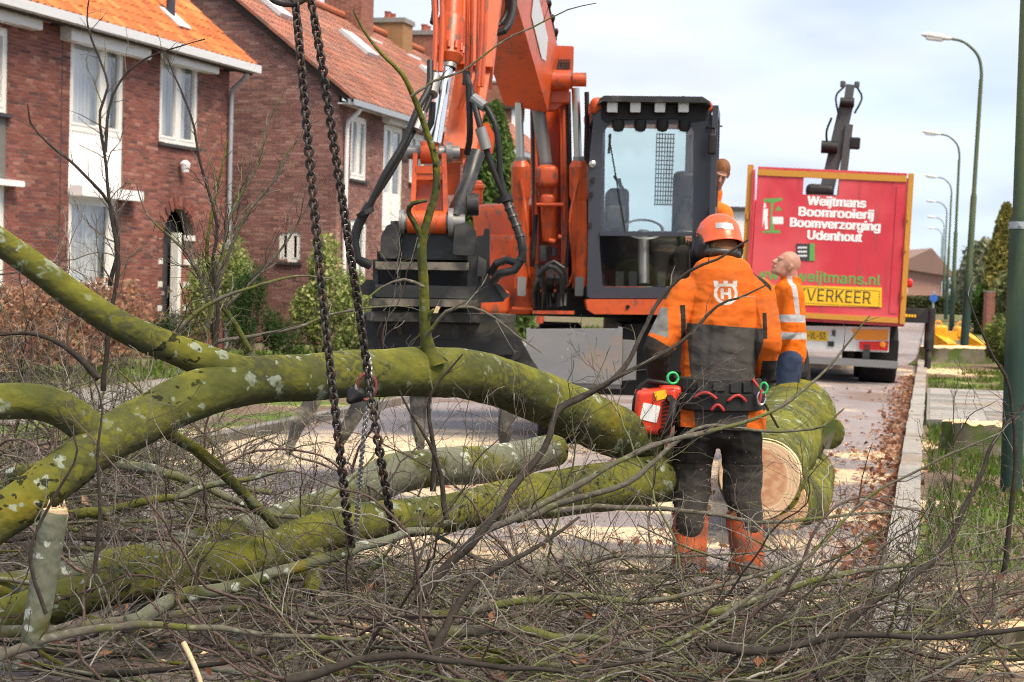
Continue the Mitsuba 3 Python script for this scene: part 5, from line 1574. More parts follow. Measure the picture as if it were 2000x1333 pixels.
tb = [(X(pel, 0, 0, .02), .14, X(pel, 0, 0, -.035), .135), (X(pel, -.06, 0, .02), .13, X(hiL), .118), (X(pel, .06, 0, .02), .13, X(hiR), .118), (hiL, .122, X(knL, 0, 0, .12), .104), (X(knL, 0, 0, .12), .104, knL, .100), (knL, .100, X(anL, 0, 0, .16), .074), (hiR, .122, X(knR, 0, 0, .12), .104), (X(knR, 0, 0, .12), .104, knR, .100), (knR, .100, X(anR, 0, 0, .16), .074)]
obj('trousers', crumple(blob(tb, .013, 6), .013), 'm_trousers', W_, smooth=True)
for a, kq in ((anL, knL), (anR, knR)):
    t0 = a + (kq - a) * .74
    gt = tube([t0, a + (kq - a) * .68, a + (kq - a) * .3, X(a, 0, 0, .02), X(a, 0, .02, -.05)], [.088, .093, .090, .086, .092], 20, .03)
    gt.vertices += ((meshkit.fbm(gt.vertices * 22, 3) - .5) * .022)[:, None] * np.stack([np.sign(gt.vertices[:, 0] - a[0]), gt.vertices[:, 1] * 0, gt.vertices[:, 0] * 0], 1)
    obj('gaiter', gt, 'm_gaiter', W_, smooth=True)
    ft = X(a, 0, 0, -.06)
    obj('boot', blob([(X(a, 0, -.02, .0), .062, X(ft, 0, -.03, .02), .058), (X(ft, 0, -.035, .0), .052, X(ft, 0, .13, -.005), .048), (X(ft, 0, -.03, -.012), .045, X(ft, 0, .16, -.012), .040)], .016, 4), 'm_boot', W_, smooth=True)
obj('glove', hand(wrL, (-.05, .25, -1), (.3, 1, .1), (.9, .2, 0), .95, 1.12), 'm_glove', W_, smooth=True)
obj('glove', hand(wrR, (-.15, .30, -1), (-1, .3, 0), (-.2, 1, 0), .45, 1.12), 'm_glove', W_, smooth=True)
# helmet, muffs, strap, visor
prof = [(.0, .150), (.03, .148), (.062, .138), (.095, .112), (.117, .072), (.126, .025), (.130, -.010), (.140, -.024), (.138, -.032), (.124, -.020), (.118, .02), (.10, .09), (.0, .13)]
hm = lathe(prof, (0, 0, 0), (0, 0, 1), 40)
hm.apply_scale((.90, 1.08, 1.0))
hcen = hc + hu * .035 - hf * .012
obj('helmet', place(hm, hcen, hr, hf, hu), 'm_helmet', W_, smooth=50)
hp = lambda az, el, o=1.0: hcen + o * (hr * .127 * .92 * math.cos(el) * math.sin(az) - hf * .127 * 1.09 * math.cos(el) * math.cos(az) + hu * .148 * math.sin(el))


def sticker(name, az0, az1, e0, e1, m, skew=0.0, o=1.02, n=8):
    g = [[hp(az0 + (az1 - az0) * i / n, e0 + (e1 - e0) * j / 3 + skew * (i / n), o) for i in range(n + 1)] for j in range(4)]
    V = np.array(g).reshape(-1, 3)
    F = [(j * (n + 1) + i, j * (n + 1) + i + 1, (j + 1) * (n + 1) + i + 1, (j + 1) * (n + 1) + i) for j in range(3) for i in range(n)]
    return obj(name, (V, np.array(F)), m, W_, smooth=True)


sticker('reflective_patch', -.75, .05, .22, .56, 'm_reflect', -.08)
sticker('reflective_patch', -1.62, -1.22, .40, .80, 'm_reflect', .1)
for sgn in (-1, 1):
    mf = obj('ear_muff', hullballs([(*(hc + hr * sgn * .105 + hu * b - hf * .005 + hf * a), .030) for a, b in ((0, .035), (0, -.035), (.025, 0), (-.025, 0))], 14), 'm_black', W_, smooth=40)
    obj('muff_rim', tube([hc + hr * sgn * .095 - hf * .005 + hu * .055 * math.cos(t) + hf * .045 * math.sin(t) for t in np.linspace(0, 2 * math.pi, 15)], .012, 8), 'm_dark', mf, smooth=True)
    obj('muff_arm', tube([hc + hr * sgn * .125 + hu * .02, hc + hr * sgn * .14 + hu * .07, hcen + hr * sgn * .118 + hu * .03], .007, 8), 'm_black', mf, smooth=True)
obj('neck_band', tube([hc - hf * (.10 * math.cos(a)) + hr * .098 * math.sin(a) - hu * (.028 + .02 * math.cos(a)) for a in np.linspace(-1.5, 1.5, 13)], .022, 10), 'm_dark', W_, smooth=True)
obj('visor', (np.array([hc + hf * (.15 + .02 * h) * math.cos(a) + hr * .15 * math.sin(a) + hu * (-.16 * h + .03) for h in (0, .5, 1) for a in np.linspace(-1.25, 1.25, 13)]),
              np.array([(j * 13 + i, j * 13 + i + 1, (j + 1) * 13 + i + 1, (j + 1) * 13 + i) for j in range(2) for i in range(12)])), 'm_black', W_, smooth=True)
obj('hair', place(lathe([(.09, -.055), (.088, -.02), (.085, .02)], (0, 0, 0), (0, 0, 1), 24), hc - hf * .03, hr, hf, hu), 'm_hair', W_, smooth=True)
# climbing belt
bz = lambda a, k: wai + np.array([.215 * math.sin(a), -.165 * math.cos(a), k])
for (k, w, th, nm, m) in ((-.045, .085, .012, 'belt', 'm_glove'), (-.125, .095, .022, 'belt_pad', 'm_black')):
    ang = np.linspace(-2.2, 2.2, 40)
    V = [bz(a, k + e) * 1.0 + np.array([math.sin(a), -math.cos(a), 0]) * (t_ + (.01 if nm == 'belt_pad' else 0)) for e, t_ in ((-w / 2, 0), (-w / 2 * .8, th), (w / 2 * .8, th), (w / 2, 0)) for a in ang]
    F = [(j * 40 + i, j * 40 + i + 1, (j + 1) * 40 + i + 1, (j + 1) * 40 + i) for j in range(3) for i in range(39)]
    bl = obj(nm, (np.array(V), np.array(F)), m, W_, smooth=40)
for a, k, w, h in ((-.75, -.04, .07, .05), (-.42, -.05, .05, .045), (-.05, -.045, .06, .04), (.3, -.05, .05, .045), (.62, -.045, .06, .05)):
    q = bz(a, k) + np.array([math.sin(a), -math.cos(a), 0]) * .014
    obj('buckle', place(bx(0, 0, 0, w, h, .016, bevel=.006), q, (math.cos(a), math.sin(a), 0), (0, 0, 1), (math.sin(a), -math.cos(a), 0)), 'm_dark', W_)
for a0, a1, k in ((-.55, -.1, -.105), (.12, .5, -.115), (-.2, .05, -.165)):
    g = np.linspace(a0, a1, 9)
    obj('gear_loop', tube([bz(a, k + .03 * math.sin((a - a0) / (a1 - a0) * math.pi)) + np.array([math.sin(a), -math.cos(a), 0]) * .045 for a in g], .008, 8), 'm_loopred', W_, smooth=True)


def ringlet(name, c, nrm, r, rr, m, sx=1.0):
    x, y, z = frame_of(nrm)
    pts = [c + x * r * sx * math.cos(a) + y * r * math.sin(a) for a in np.linspace(0, 2 * math.pi, 21)]
    return obj(name, tube(pts, rr, 8), m, W_, smooth=True)


ringlet('carabiner', P(1314, 739, 9.30), (.25, -1, .1), .028, .007, 'm_carabiner_green')
ringlet('carabiner', P(1487, 778, 9.30), (.3, -1, 0), .034, .006, 'm_steel', .65)
ringlet('carabiner', P(1492, 758, 9.29), (-.2, -1, 0), .026, .006, 'm_carabiner_green', .7)
obj('strap', bar(P(1494, 790, 9.32), P(1520, 836, 9.34), .02, .006), 'm_black', W_)
obj('strap', tube([P(1470, 742, 9.33), P(1488, 764, 9.29), P(1482, 790, 9.30)], .008, 8), 'm_loopred', W_, smooth=True)

# the chainsaw in his left hand
def cs_obj(name, mesh, m, parent=None, smooth=False, **k):
    mesh = cat_(mesh) if isinstance(mesh, list) else cat_([mesh])
    mesh = mesh.copy()
    if name != 'front_handle':
        mesh.vertices = (mesh.vertices - [cx0 + .02, 9.36, cz0 + .09]) * 1.14 + [cx0 + .028, 9.34, cz0 + .09]
    return obj(name, mesh, m, parent, smooth, **k)


CS = thing('chainsaw', 'red chainsaw with pale label hanging from the gloved left hand', 'chainsaw')
cx0, cz0 = P(1280, 797, 9.42)[0], P(1280, 797, 9.42)[2]
cb = cs_obj('housing', [hullballs([(cx0 - .075, 9.36, cz0 + .070, .022), (cx0 + .065, 9.36, cz0 + .085, .022), (cx0 - .085, 9.36, cz0 - .075, .022), (cx0 + .045, 9.36, cz0 - .085, .022), (cx0 - .07, 9.58, cz0 + .07, .02), (cx0 + .06, 9.58, cz0 + .08, .02), (cx0 - .07, 9.58, cz0 - .07, .02), (cx0 + .04, 9.58, cz0 - .07, .02)], 12),
                     rbox(cx0 + .06, 9.45, cz0 + .085, .10, .16, .06, .02, 10)], 'm_sawred', CS, smooth=40)
sk = np.array([.22, 0, .97])
cs_obj('label_plate', place(extr(sbox(-.033, -.032, .033, .032).buffer(.006), .004), (cx0 - .035, 9.338, cz0 - .005), (.98, 0, -.2), (.2, 0, .98), (0, -1, 0)), 'm_white', cb)
cs_obj('warning_label', place(extr(sbox(-.026, -.02, .026, .02), .004), (cx0 + .01, 9.338, cz0 + .075), (.95, 0, .3), (-.3, 0, .95), (0, -1, 0)), 'm_plateyellow', cb)
cs_obj('cooling_fin', [bar((cx0 + .018, 9.335, cz0 - .075 + k * .017), (cx0 + .072, 9.335, cz0 - .060 + k * .017), .012, .006) for k in range(8)], 'm_black', cb, smooth=False)
cs_obj('choke_knob', [cyl((cx0 + .05, 9.36, cz0 + .06), (cx0 + .05, 9.325, cz0 + .06), .018, 14), cyl((cx0 + .085, 9.36, cz0 + .04), (cx0 + .085, 9.325, cz0 + .04), .012, 12)], 'm_black', cb)
cs_obj('front_handle', tube([P(x, y, 9.40) for x, y in ((1316, 752), (1292, 748), (1266, 744), (1250, 756), (1240, 782), (1237, 815), (1244, 840), (1262, 852), (1284, 850))], .013, 10), 'm_black', CS, smooth=True)
cs_obj('rear_handle', tube([(cx0 + .05, 9.34, cz0 + .06), (cx0 + .06, 9.24, cz0 + .05), (cx0 + .05, 9.18, cz0 - .0), (cx0 + .03, 9.22, cz0 - .08), (cx0 + .02, 9.34, cz0 - .09)], .017, 10), 'm_black', CS, smooth=True)
cs_obj('guide_bar', place(extr(Polygon([(0, -.03), (.42, -.024), (.45, 0), (.42, .024), (0, .03)]), .005), (cx0 + .03, 9.6, cz0 - .03), (0, 1, 0), (0, 0, 1), (1, 0, 0)), 'm_steel', CS)
cs_obj('hand_guard', plate([(1300, 735), (1322, 742), (1318, 765), (1304, 760)], 9.52, .02), 'm_black', CS)

# the bald man in high-visibility jacket and jeans
B_ = thing('person', 'bald man in hi-vis orange jacket and jeans looking up beside the lorry', 'person')
BDp = 15.0
hc2 = P(1536, 518, BDp)
bn, bs = P(1543, 548, BDp + .02), P(1540, 572, BDp)
bch, bw, bp = P(1538, 615, BDp), P(1540, 668, BDp), P(1540, 700, BDp)
sA, sB = X(bs, .02, -.19, -.02), X(bs, .02, .19, -.02)
eA, eB = X(bs, -.02, -.23, -.30), X(bs, .0, .23, -.30)
wA, wB = X(bs, -.16, -.16, -.46), X(bs, -.15, .16, -.46)
h1, h2 = X(bp, 0, -.09, -.02), X(bp, 0, .09, -.02)
k1, k2 = X(h1, -.02, -.01, -.42), X(h2, .03, .01, -.42)
a1, a2 = np.array([h1[0] + .0, h1[1] - .01, .09]), np.array([h2[0] + .05, h2[1] + .01, .09])
hd2, hat2, r2_, f2_, u2_ = head(hc2, (-.86, -.22, .46), (.45, .0, .89))
bones = [(bn, .062, hc2 + np.array([.03, 0, -.03]), .060), (bs, .10, bn, .065), (bs, .11, bch, .13), (bch, .13, bw, .125), (bw, .125, bp, .12), (bs, .08, sA, .058), (bs, .08, sB, .058), (sA, .058, eA, .044), (eA, .044, wA, .032), (sB, .058, eB, .044), (eB, .044, wB, .032),
         (bp, .11, h1, .09), (bp, .11, h2, .09), (h1, .09, k1, .056), (k1, .056, a1, .042), (h2, .09, k2, .056), (k2, .056, a2, .042)]
obj('body', skin_of(hd2, bones, .016, 4), 'm_skin', B_, smooth=True)
for q in (-1, 1):
    obj('eye', trimesh.creation.icosphere(2, .0125).apply_translation(hat2(q * .031, .081, .004)), 'm_eye', B_, smooth=True)
obj('lips', tube([hat2(-.022, .090, -.062), hat2(0, .101, -.063), hat2(.022, .090, -.062)], .006, 8), 'm_lip', B_, smooth=True)
jb = [(bs, .125, bch, .150), (bch, .150, bw, .148), (bw, .148, X(bp, 0, 0, .03), .146), (bs, .09, X(bn, 0, 0, -.02), .078), (bs, .10, sA, .085), (bs, .10, sB, .085), (sA, .085, eA, .070), (eA, .070, wA, .052), (sB, .085, eB, .070), (eB, .07, wB, .052)]
obj('jacket', crumple(blob(jb, .018, 6), .012), 'm_vest', B_, smooth=True, label='hi-vis orange jacket with grey reflective bands')
obj('collar', tube([X(bn, 0, 0, -.05), X(bn, .012, 0, .03)], [.092, .084], 20), 'm_vest', B_, smooth=40)
tb = [(X(bp, 0, 0, .03), .125, h1, .105), (X(bp, 0, 0, .03), .125, h2, .105), (h1, .105, k1, .078), (k1, .078, X(a1, 0, 0, .04), .066), (h2, .105, k2, .078), (k2, .078, X(a2, 0, 0, .04), .066)]
obj('jeans', crumple(blob(tb, .02, 5), .012), 'm_jeans', B_, smooth=True)
for a in (a1, a2):
    obj('boot', blob([(X(a, .02, 0, 0), .05, X(a, .01, 0, -.035), .05), (X(a, .01, 0, -.045), .045, X(a, -.15, 0, -.05), .04)], .02, 3), 'm_boot', B_, smooth=True)
for wv in (wA, wB):
    obj('hand', hand(wv, (-.8, .1, -.5), (.4, 0, -.8), (0, -1 if wv is wB else 1, .3), .5), 'm_skin', B_, smooth=True)

# the machine's driver leaning out of the cab
D_ = thing('person', 'red haired excavator driver leaning his head out of the cab', 'person')
OD = 16.75
hc3 = P(1407, 338, OD)
dn, ds = P(1396, 372, OD + .12), P(1386, 408, OD + .18)
dch, dw = P(1368, 455, OD + .2), P(1345, 500, OD + .25)
hd3, hat3, r3_, f3_, u3_ = head(hc3, (-.05, -.80, -.48), (.25, -.45, .85))
sA3, sB3 = X(ds, .12, -.12, -.04), X(ds, -.16, .12, .05)
eA3, wA3 = X(sA3, .06, -.02, -.26), X(sA3, -.06, -.2, -.42)
eB3, wB3 = X(sB3, -.08, -.16, -.22), X(sB3, -.04, -.34, -.30)
kA3, kB3 = X(dw, -.1, -.46, .0), X(dw, -.3, -.44, .0)
bones = [(dn, .06, hc3 + np.array([-.02, .02, -.03]), .06), (ds, .09, dn, .064), (ds, .1, dch, .12), (dch, .12, dw, .12), (ds, .08, sA3, .056), (ds, .08, sB3, .056), (sA3, .056, eA3, .044), (eA3, .044, wA3, .032), (sB3, .056, eB3, .044), (eB3, .044, wB3, .032), (dw, .11, kA3, .06), (dw, .11, kB3, .06),
         (kA3, .06, X(kA3, 0, -.05, -.36), .042), (kB3, .06, X(kB3, 0, -.05, -.36), .042)]
obj('body', skin_of(hd3, bones, .018, 4), 'm_skin', D_, smooth=True)
hcap = m3.Manifold.sphere(1.0, 32).transform(np.hstack([np.stack([r3_ * .082, f3_ * .104, u3_ * .102], 1), hat3(0, -.016, .026)[:, None]]))
hcap = hcap.trim_by_plane(tuple((u3_ * .75 - f3_ * .66) / 1.0), float(np.dot(hat3(0, .03, .03), (u3_ * .75 - f3_ * .66))))
obj('hair', hcap, 'm_hair', D_, smooth=50)
for q in (-1, 1):
    obj('eye', trimesh.creation.icosphere(2, .0125).apply_translation(hat3(q * .031, .081, .004)), 'm_eye', D_, smooth=True)
jb = [(ds, .115, dch, .14), (dch, .14, dw, .14), (ds, .09, X(dn, 0, 0, -.03), .075), (ds, .095, sA3, .08), (ds, .095, sB3, .08), (sA3, .08, eA3, .068), (eA3, .068, wA3, .05), (sB3, .08, eB3, .068), (eB3, .068, wB3, .05)]
obj('jacket', blob(jb, .022, 5), mat('m_driverjacket', mikit.proc(lambda p, n, uv: mix((.80, .17, .015), (.02, .02, .022), smoothstep(-.02, .03, float(P(1384, 420, OD)[0]) - p.x))), .85), D_, smooth=True)
obj('trousers', blob([(dw, .13, kA3, .08), (dw, .13, kB3, .08), (kA3, .08, X(kA3, 0, -.05, -.36), .06), (kB3, .08, X(kB3, 0, -.05, -.36), .06)], .025, 4), 'm_glove', D_, smooth=True)
obj('hand', hand(wA3, (-.4, -.7, -.4), (0, .3, -1), (-1, 0, 0), .6), 'm_skin', D_, smooth=True)
obj('hand', hand(wB3, (0, -.9, -.3), (0, .3, -1), (1, 0, 0), .6), 'm_skin', D_, smooth=True)
# ---------------------------------------------------------------- the felled beech: limbs and logs
def limb(pts):
    """(x, y, d, diameter in pixels) -> points and radii in metres."""
    return [P(x, y, d) for x, y, d, w in pts], [w / 2 * d / FPX for x, y, d, w in pts]


def bark_tube(pts, rad, sides=28, step=.035, rough=.05, seed=0, cut=(False, False)):
    p, r = catmull(pts, rad, step)
    V, F = tube_arrays(p, r, sides, True)
    ax = np.repeat(p, sides, 0)
    d = V - ax
    n1 = meshkit.fbm(V * 5 + seed, 3) - .5
    n2 = meshkit.fbm(V * 19 + seed, 3) - .5
    n3 = np.clip(meshkit.noise(V * 3.1 + seed * 3) - .62, 0, 1)
    V = ax + d * (1 + rough * 2.4 * n1 + rough * 1.0 * n2 + rough * 6 * n3)[:, None]
    return trimesh.Trimesh(V, F, process=False)


main = [(1258, 866, 9.55, 92), (1180, 834, 9.2, 104), (1080, 787, 8.7, 101), (960, 742, 8.1, 98), (850, 726, 7.6, 96), (720, 729, 7.15, 92), (600, 736, 6.8, 90), (480, 745, 6.5, 95), (380, 772, 6.3, 96), (280, 822, 6.1, 94), (200, 866, 5.95, 92), (130, 918, 5.85, 92), (60, 972, 5.75, 90), (-70, 1060, 5.65, 88)]
L1 = thing('felled_limb', 'thick arched mossy limb lifted by the chains, forking at the left', 'tree limb')
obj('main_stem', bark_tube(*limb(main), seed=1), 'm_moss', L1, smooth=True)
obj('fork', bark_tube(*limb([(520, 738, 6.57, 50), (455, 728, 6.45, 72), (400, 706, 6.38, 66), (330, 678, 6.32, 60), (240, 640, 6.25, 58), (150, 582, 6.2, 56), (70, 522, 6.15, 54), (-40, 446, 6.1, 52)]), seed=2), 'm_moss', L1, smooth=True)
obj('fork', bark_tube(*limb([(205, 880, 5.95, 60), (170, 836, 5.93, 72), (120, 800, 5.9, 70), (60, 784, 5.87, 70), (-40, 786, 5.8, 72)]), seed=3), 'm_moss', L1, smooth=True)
sp_pts, sp_rad = limb([(846, 715, 7.42, 60), (838, 690, 7.42, 30), (830, 640, 7.40, 21), (828, 560, 7.38, 19), (824, 480, 7.36, 17), (838, 420, 7.35, 16), (852, 370, 7.35, 15), (850, 310, 7.35, 14), (834, 260, 7.35, 12), (812, 200, 7.33, 11), (785, 145, 7.3, 9), (745, 105, 7.3, 7), (710, 60, 7.3, 5), (690, 20, 7.3, 3)])
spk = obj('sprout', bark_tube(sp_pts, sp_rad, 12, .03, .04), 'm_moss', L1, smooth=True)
obj('twig', bark_tube(*limb([(826, 470, 7.36, 14), (812, 440, 7.34, 12), (798, 415, 7.32, 10), (806, 398, 7.3, 9), (834, 392, 7.3, 7)]), 8, .02, .03), 'm_moss', spk, smooth=True)
obj('twig', bark_tube(*limb([(832, 620, 7.40, 12), (842, 612, 7.38, 12), (848, 606, 7.36, 9)]), 8, .02, .03), 'm_thinbark', spk, smooth=True)
obj('split_wood', plate([(846, 612), (852, 598), (860, 600), (855, 612)], 7.34, .012), 'm_rawwood', spk)
ec, ed = limb(main)[0][0], limb(main)[0][0] - limb(main)[0][1]
ed /= np.linalg.norm(ed)
obj('cut_face', cyl(ec - ed * .01, ec + ed * .008, .115, 30), 'm_cut', L1)

L2 = thing('felled_limb', 'long mossy limb lying lowest across the pile, ending behind the worker', 'tree limb')
low = [(1325, 922, 9.75, 102), (1200, 948, 9.2, 98), (1100, 962, 8.8, 92), (1000, 978, 8.4, 84), (850, 1006, 7.9, 76), (700, 1022, 7.45, 80), (600, 1050, 7.2, 80), (500, 1086, 7.0, 86), (400, 1106, 6.85, 88), (300, 1128, 6.7, 84), (200, 1150, 6.6, 78), (100, 1182, 6.5, 76), (-50, 1220, 6.4, 72)]
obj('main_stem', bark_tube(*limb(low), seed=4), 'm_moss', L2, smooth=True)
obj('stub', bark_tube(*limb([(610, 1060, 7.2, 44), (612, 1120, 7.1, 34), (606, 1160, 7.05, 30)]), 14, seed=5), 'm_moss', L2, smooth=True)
L3 = thing('felled_limb', 'grey lichened limb between the arched limb and the lowest one', 'tree limb')
mid = [(1085, 880, 10.0, 62), (960, 906, 9.6, 74), (850, 914, 9.2, 74), (770, 926, 8.9, 80), (690, 966, 8.6, 74), (600, 1002, 8.35, 68), (500, 1032, 8.15, 68), (400, 1062, 7.95, 62), (300, 1086, 7.8, 58), (200, 1104, 7.65, 56), (80, 1134, 7.5, 54), (-50, 1155, 7.4, 52)]
obj('main_stem', bark_tube(*limb(mid), seed=6), 'm_greybark', L3, smooth=True)
LS = thing('broken_stub', 'upright broken branch stub with a pale splintered top at the left', 'branch stub')
obj('stem', bark_tube(*limb([(62, 1260, 5.65, 46), (78, 1180, 5.65, 52), (92, 1090, 5.65, 54), (108, 1000, 5.65, 52)]), 18, seed=7), 'm_greybark', LS, smooth=True)
tp = P(108, 998, 5.65)
obj('splinter', [trimesh.creation.cone(.013, .012 + .016 * (k % 3), sections=5).apply_translation(tp + np.array([.026 * math.cos(k * 1.3), .026 * math.sin(k * 1.3), -.008])) for k in range(9)] + [cyl(tp - ZD * .01, tp + ZD * .006, .037, 14)], 'm_rawwood', LS)

# the big trunk behind the worker, with its sawn face
TK = thing('mossy_log', 'big mossy trunk with a round sawn face behind the worker\'s legs', 'log')
t0, t1 = P(1483, 936, 10.35), P(1556, 815, 15.4)
tv = (t1 - t0) / np.linalg.norm(t1 - t0)
V_ = bark_tube([t0, t0 + (t1 - t0) * .3 + [0, 0, .01], t0 + (t1 - t0) * .65, t1], [.232, .25, .275, .33], 36, .08, .05, 9)
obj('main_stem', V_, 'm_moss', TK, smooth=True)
tx, ty, tz = frame_of(-tv)


def c_rings(p, n, uv):
    dx, dy, dz = p.x - float(t0[0]), p.y - float(t0[1]), p.z - float(t0[2])
    a = dx * float(tx[0]) + dy * float(tx[1]) + dz * float(tx[2])
    b = dx * float(ty[0]) + dy * float(ty[1]) + dz * float(ty[2])
    r = dr.sqrt(a * a + b * b) + (fbm(p.x * 9, p.y * 9, p.z * 9, 3) - .5) * .04
    g = fbm(p.x * 30, p.y * 30, p.z * 30, 3)
    c = mix((.72, .54, .36), (.60, .42, .26), .5 + .5 * dr.sin(r * 320))
    h = smoothstep(.170, .150, r)
    c = mix(c, mix((.46, .22, .13), (.58, .36, .22), smoothstep(.35, .65, g)), h * .9)
    return mix(c, (.62, .45, .28), .45 * smoothstep(.55, .7, fbm(p.x * 14 + 3, p.y * 14, p.z * 14, 2)))


mat('m_rings', mikit.proc(c_rings), .8, spec=.15)
n = 48
aa = np.arange(n) * 2 * math.pi / n
V = [t0 - tv * .012] + [t0 - tv * .012 + (tx * math.cos(a) + ty * math.sin(a)) * .222 * (1 + .03 * math.sin(3 * a)) for a in aa] + [t0 + tv * .03 + (tx * math.cos(a) + ty * math.sin(a)) * .238 * (1 + .03 * math.sin(3 * a)) for a in aa]
F = [(0, 1 + i, 1 + (i + 1) % n) for i in range(n)] + [q for i in range(n) for q in ((1 + i, 1 + n + i, 1 + n + (i + 1) % n), (1 + i, 1 + n + (i + 1) % n, 1 + (i + 1) % n))]
obj('cut_face', trimesh.Trimesh(V, F, process=False), 'm_rings', TK, smooth=30)
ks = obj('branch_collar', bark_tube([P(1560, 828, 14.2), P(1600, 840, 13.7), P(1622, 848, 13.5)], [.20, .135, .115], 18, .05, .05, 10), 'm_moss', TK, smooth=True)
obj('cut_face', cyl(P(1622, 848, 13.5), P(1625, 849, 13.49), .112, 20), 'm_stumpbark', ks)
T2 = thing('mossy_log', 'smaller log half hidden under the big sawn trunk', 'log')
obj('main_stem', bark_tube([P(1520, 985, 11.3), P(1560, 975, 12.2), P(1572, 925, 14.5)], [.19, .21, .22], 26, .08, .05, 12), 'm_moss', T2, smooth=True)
q0 = P(1588, 985, 11.25)
obj('cut_face', cyl(P(1520, 985, 11.3), P(1518.5, 985.3, 11.27), .185, 26), 'm_cut', T2)
WB = thing('warning_board', 'small white board with red print on the ground left of the chainsaw', 'board')
obj('panel', plate([(1204, 806), (1240, 808), (1240, 836), (1204, 834)], 11.8, .02), 'm_white', WB)
for k in range(3):
    obj('red_print', plate([(1208, 811 + k * 7), (1236, 813 + k * 7), (1236, 816 + k * 7), (1208, 814 + k * 7)], 11.795, .006), 'm_loopred', WB)

# ---------------------------------------------------------------- branches with twigs


class Bush:
    """Collects thin tubes into one mesh with a colour for every vertex."""

    def __init__(self):
        self.V, self.F, self.C, self.n = [], [], [], 0

    def add(self, pts, rad, sides, col):
        V, F = tube_arrays(pts, rad, sides, False)
        self.V.append(V)
        self.F.append(F + self.n)
        self.C.append(np.broadcast_to(col, (len(V), 3)) if np.ndim(col) == 1 else np.repeat(col, sides, 0))
        self.n += len(V)

    def mesh(self):
        return np.vstack(self.V), np.vstack(self.F), np.vstack(self.C)


TW_BROWN, TW_RED, TW_GREY, TW_GREEN = np.array([.082, .070, .058]), np.array([.084, .058, .050]), np.array([.175, .165, .145]), np.array([.100, .112, .048])


def shoot(p, d, L, r, rng, up=.05, wander=.20, zig=.20, seg=.045, tip=.0011):
    n = max(3, int(L / seg))
    pts, s = [np.array(p, float)], 1.0
    d = np.array(d, float) / np.linalg.norm(d)
    side = np.cross(d, [0.2, .1, 1.0])
    side /= np.linalg.norm(side) + 1e-9
    for i in range(n):
        d = d + rng.normal(size=3) * wander + side * zig * s + ZD * up
        s = -s
        d /= math.sqrt(d.dot(d))
        q = pts[-1] + d * (L / n)
        if q[2] < .015:
            q[2] = .015
            d[2] = abs(d[2])
        pts.append(q)
    return np.array(pts), np.linspace(r, tip, n + 1)


def twigs_on(b, pts, rad, rng, density, length, level=0, f0=.15, up=.06, spread=.8, flat=None):
    """Side shoots along a stem, alternating left and right, with their own shoots."""
    seg = np.linalg.norm(np.diff(pts, axis=0), axis=1)
    cum = np.concatenate([[0], np.cumsum(seg)])
    tot = cum[-1]
    n = max(1, int(tot * (1 - f0) * density))
    ref = rng.normal(size=3) * .35 + ZD if flat is None else flat
    s = 1.0
    for k in range(n):
        t = tot * (f0 + (1 - f0) * (k + rng.uniform(.1, .9)) / n)
        i = min(int(np.searchsorted(cum, t)) - 1, len(pts) - 2)
        i = max(i, 0)
        a = (t - cum[i]) / max(seg[i], 1e-6)
        p = pts[i] * (1 - a) + pts[i + 1] * a
        tan = pts[i + 1] - pts[i]
        tan = tan / (np.linalg.norm(tan) + 1e-9)
        sd = np.cross(tan, ref)
        sd /= np.linalg.norm(sd) + 1e-9
        ang = rng.uniform(.55, 1.15) * spread
        d = tan * math.cos(ang) + sd * s * math.sin(ang) + ZD * rng.uniform(-.1, .35)
        s = -s
        L = length * rng.uniform(.35, 1.15) * (1.15 - .75 * t / tot)
        rr = rad[i] * (1 - a) + rad[i + 1] * a
        r = min(rr * .62, .0016 + L * .0058)
        q, qr = shoot(p, d, L, r, rng, up=up)
        w = rng.uniform()
        base = (TW_BROWN if w < .42 else TW_RED if w < .60 else TW_GREY if w < .86 else TW_GREEN) * rng.uniform(.7, 1.35)
        b.add(q, qr, 4 if r > .003 else 3, base)
        if level > 0 and L > .12:
            twigs_on(b, q, qr, rng, density * 1.7, L * .50, level - 1, .12, up, spread, ref)


def branch(label, pts, w0, w1, d_twigs, l_twigs, level, seed, m='m_thinbark', group=None, name='fallen_branch', cat='branch', f0=.1, sides=10, up=.06):
    """A traced branch: one stem, its twigs a second part."""
    n = len(pts)
    pp = [P(*q) for q in pts]
    rad = [(w0 + (w1 - w0) * (i / (n - 1)) ** .8) / 2 * pts[i][2] / FPX for i in range(n)]
    return branch3(label, pp, rad, d_twigs, l_twigs, level, seed, m, group, name, cat, f0, sides, up)


def branch3(label, pp, rad, d_twigs, l_twigs, level, seed, m='m_thinbark', group=None, name='fallen_branch', cat='branch', f0=.1, sides=9, up=.06):
    rng = np.random.default_rng(seed)
    p, r = catmull(pp, rad, .04)
    w = np.stack([meshkit.fbm(p * 5 + seed + 31 * j, 4) - .5 for j in range(3)], 1)
    p = p + w * np.array([.05, .05, .06]) * np.clip(r * 60, .35, 1.0)[:, None]
    kn = meshkit.noise(p * 16 + seed)
    r = r * (1 + .5 * np.clip(kn - .70, 0, 1) / .3 * .8)
    k = thing(name, label, cat, group)
    V, F = tube_arrays(p, r, sides, True)
    obj('stem', trimesh.Trimesh(V, F, process=False), m, k, smooth=True)
    if d_twigs > 0:
        b = Bush()
        twigs_on(b, p, r, rng, d_twigs, l_twigs, level, f0, up)
        V, F, C = b.mesh()
        obj('twigs', trimesh.Trimesh(V, F, process=False), 'm_twig', k, smooth=True, color=C, kind='stuff')
    return k


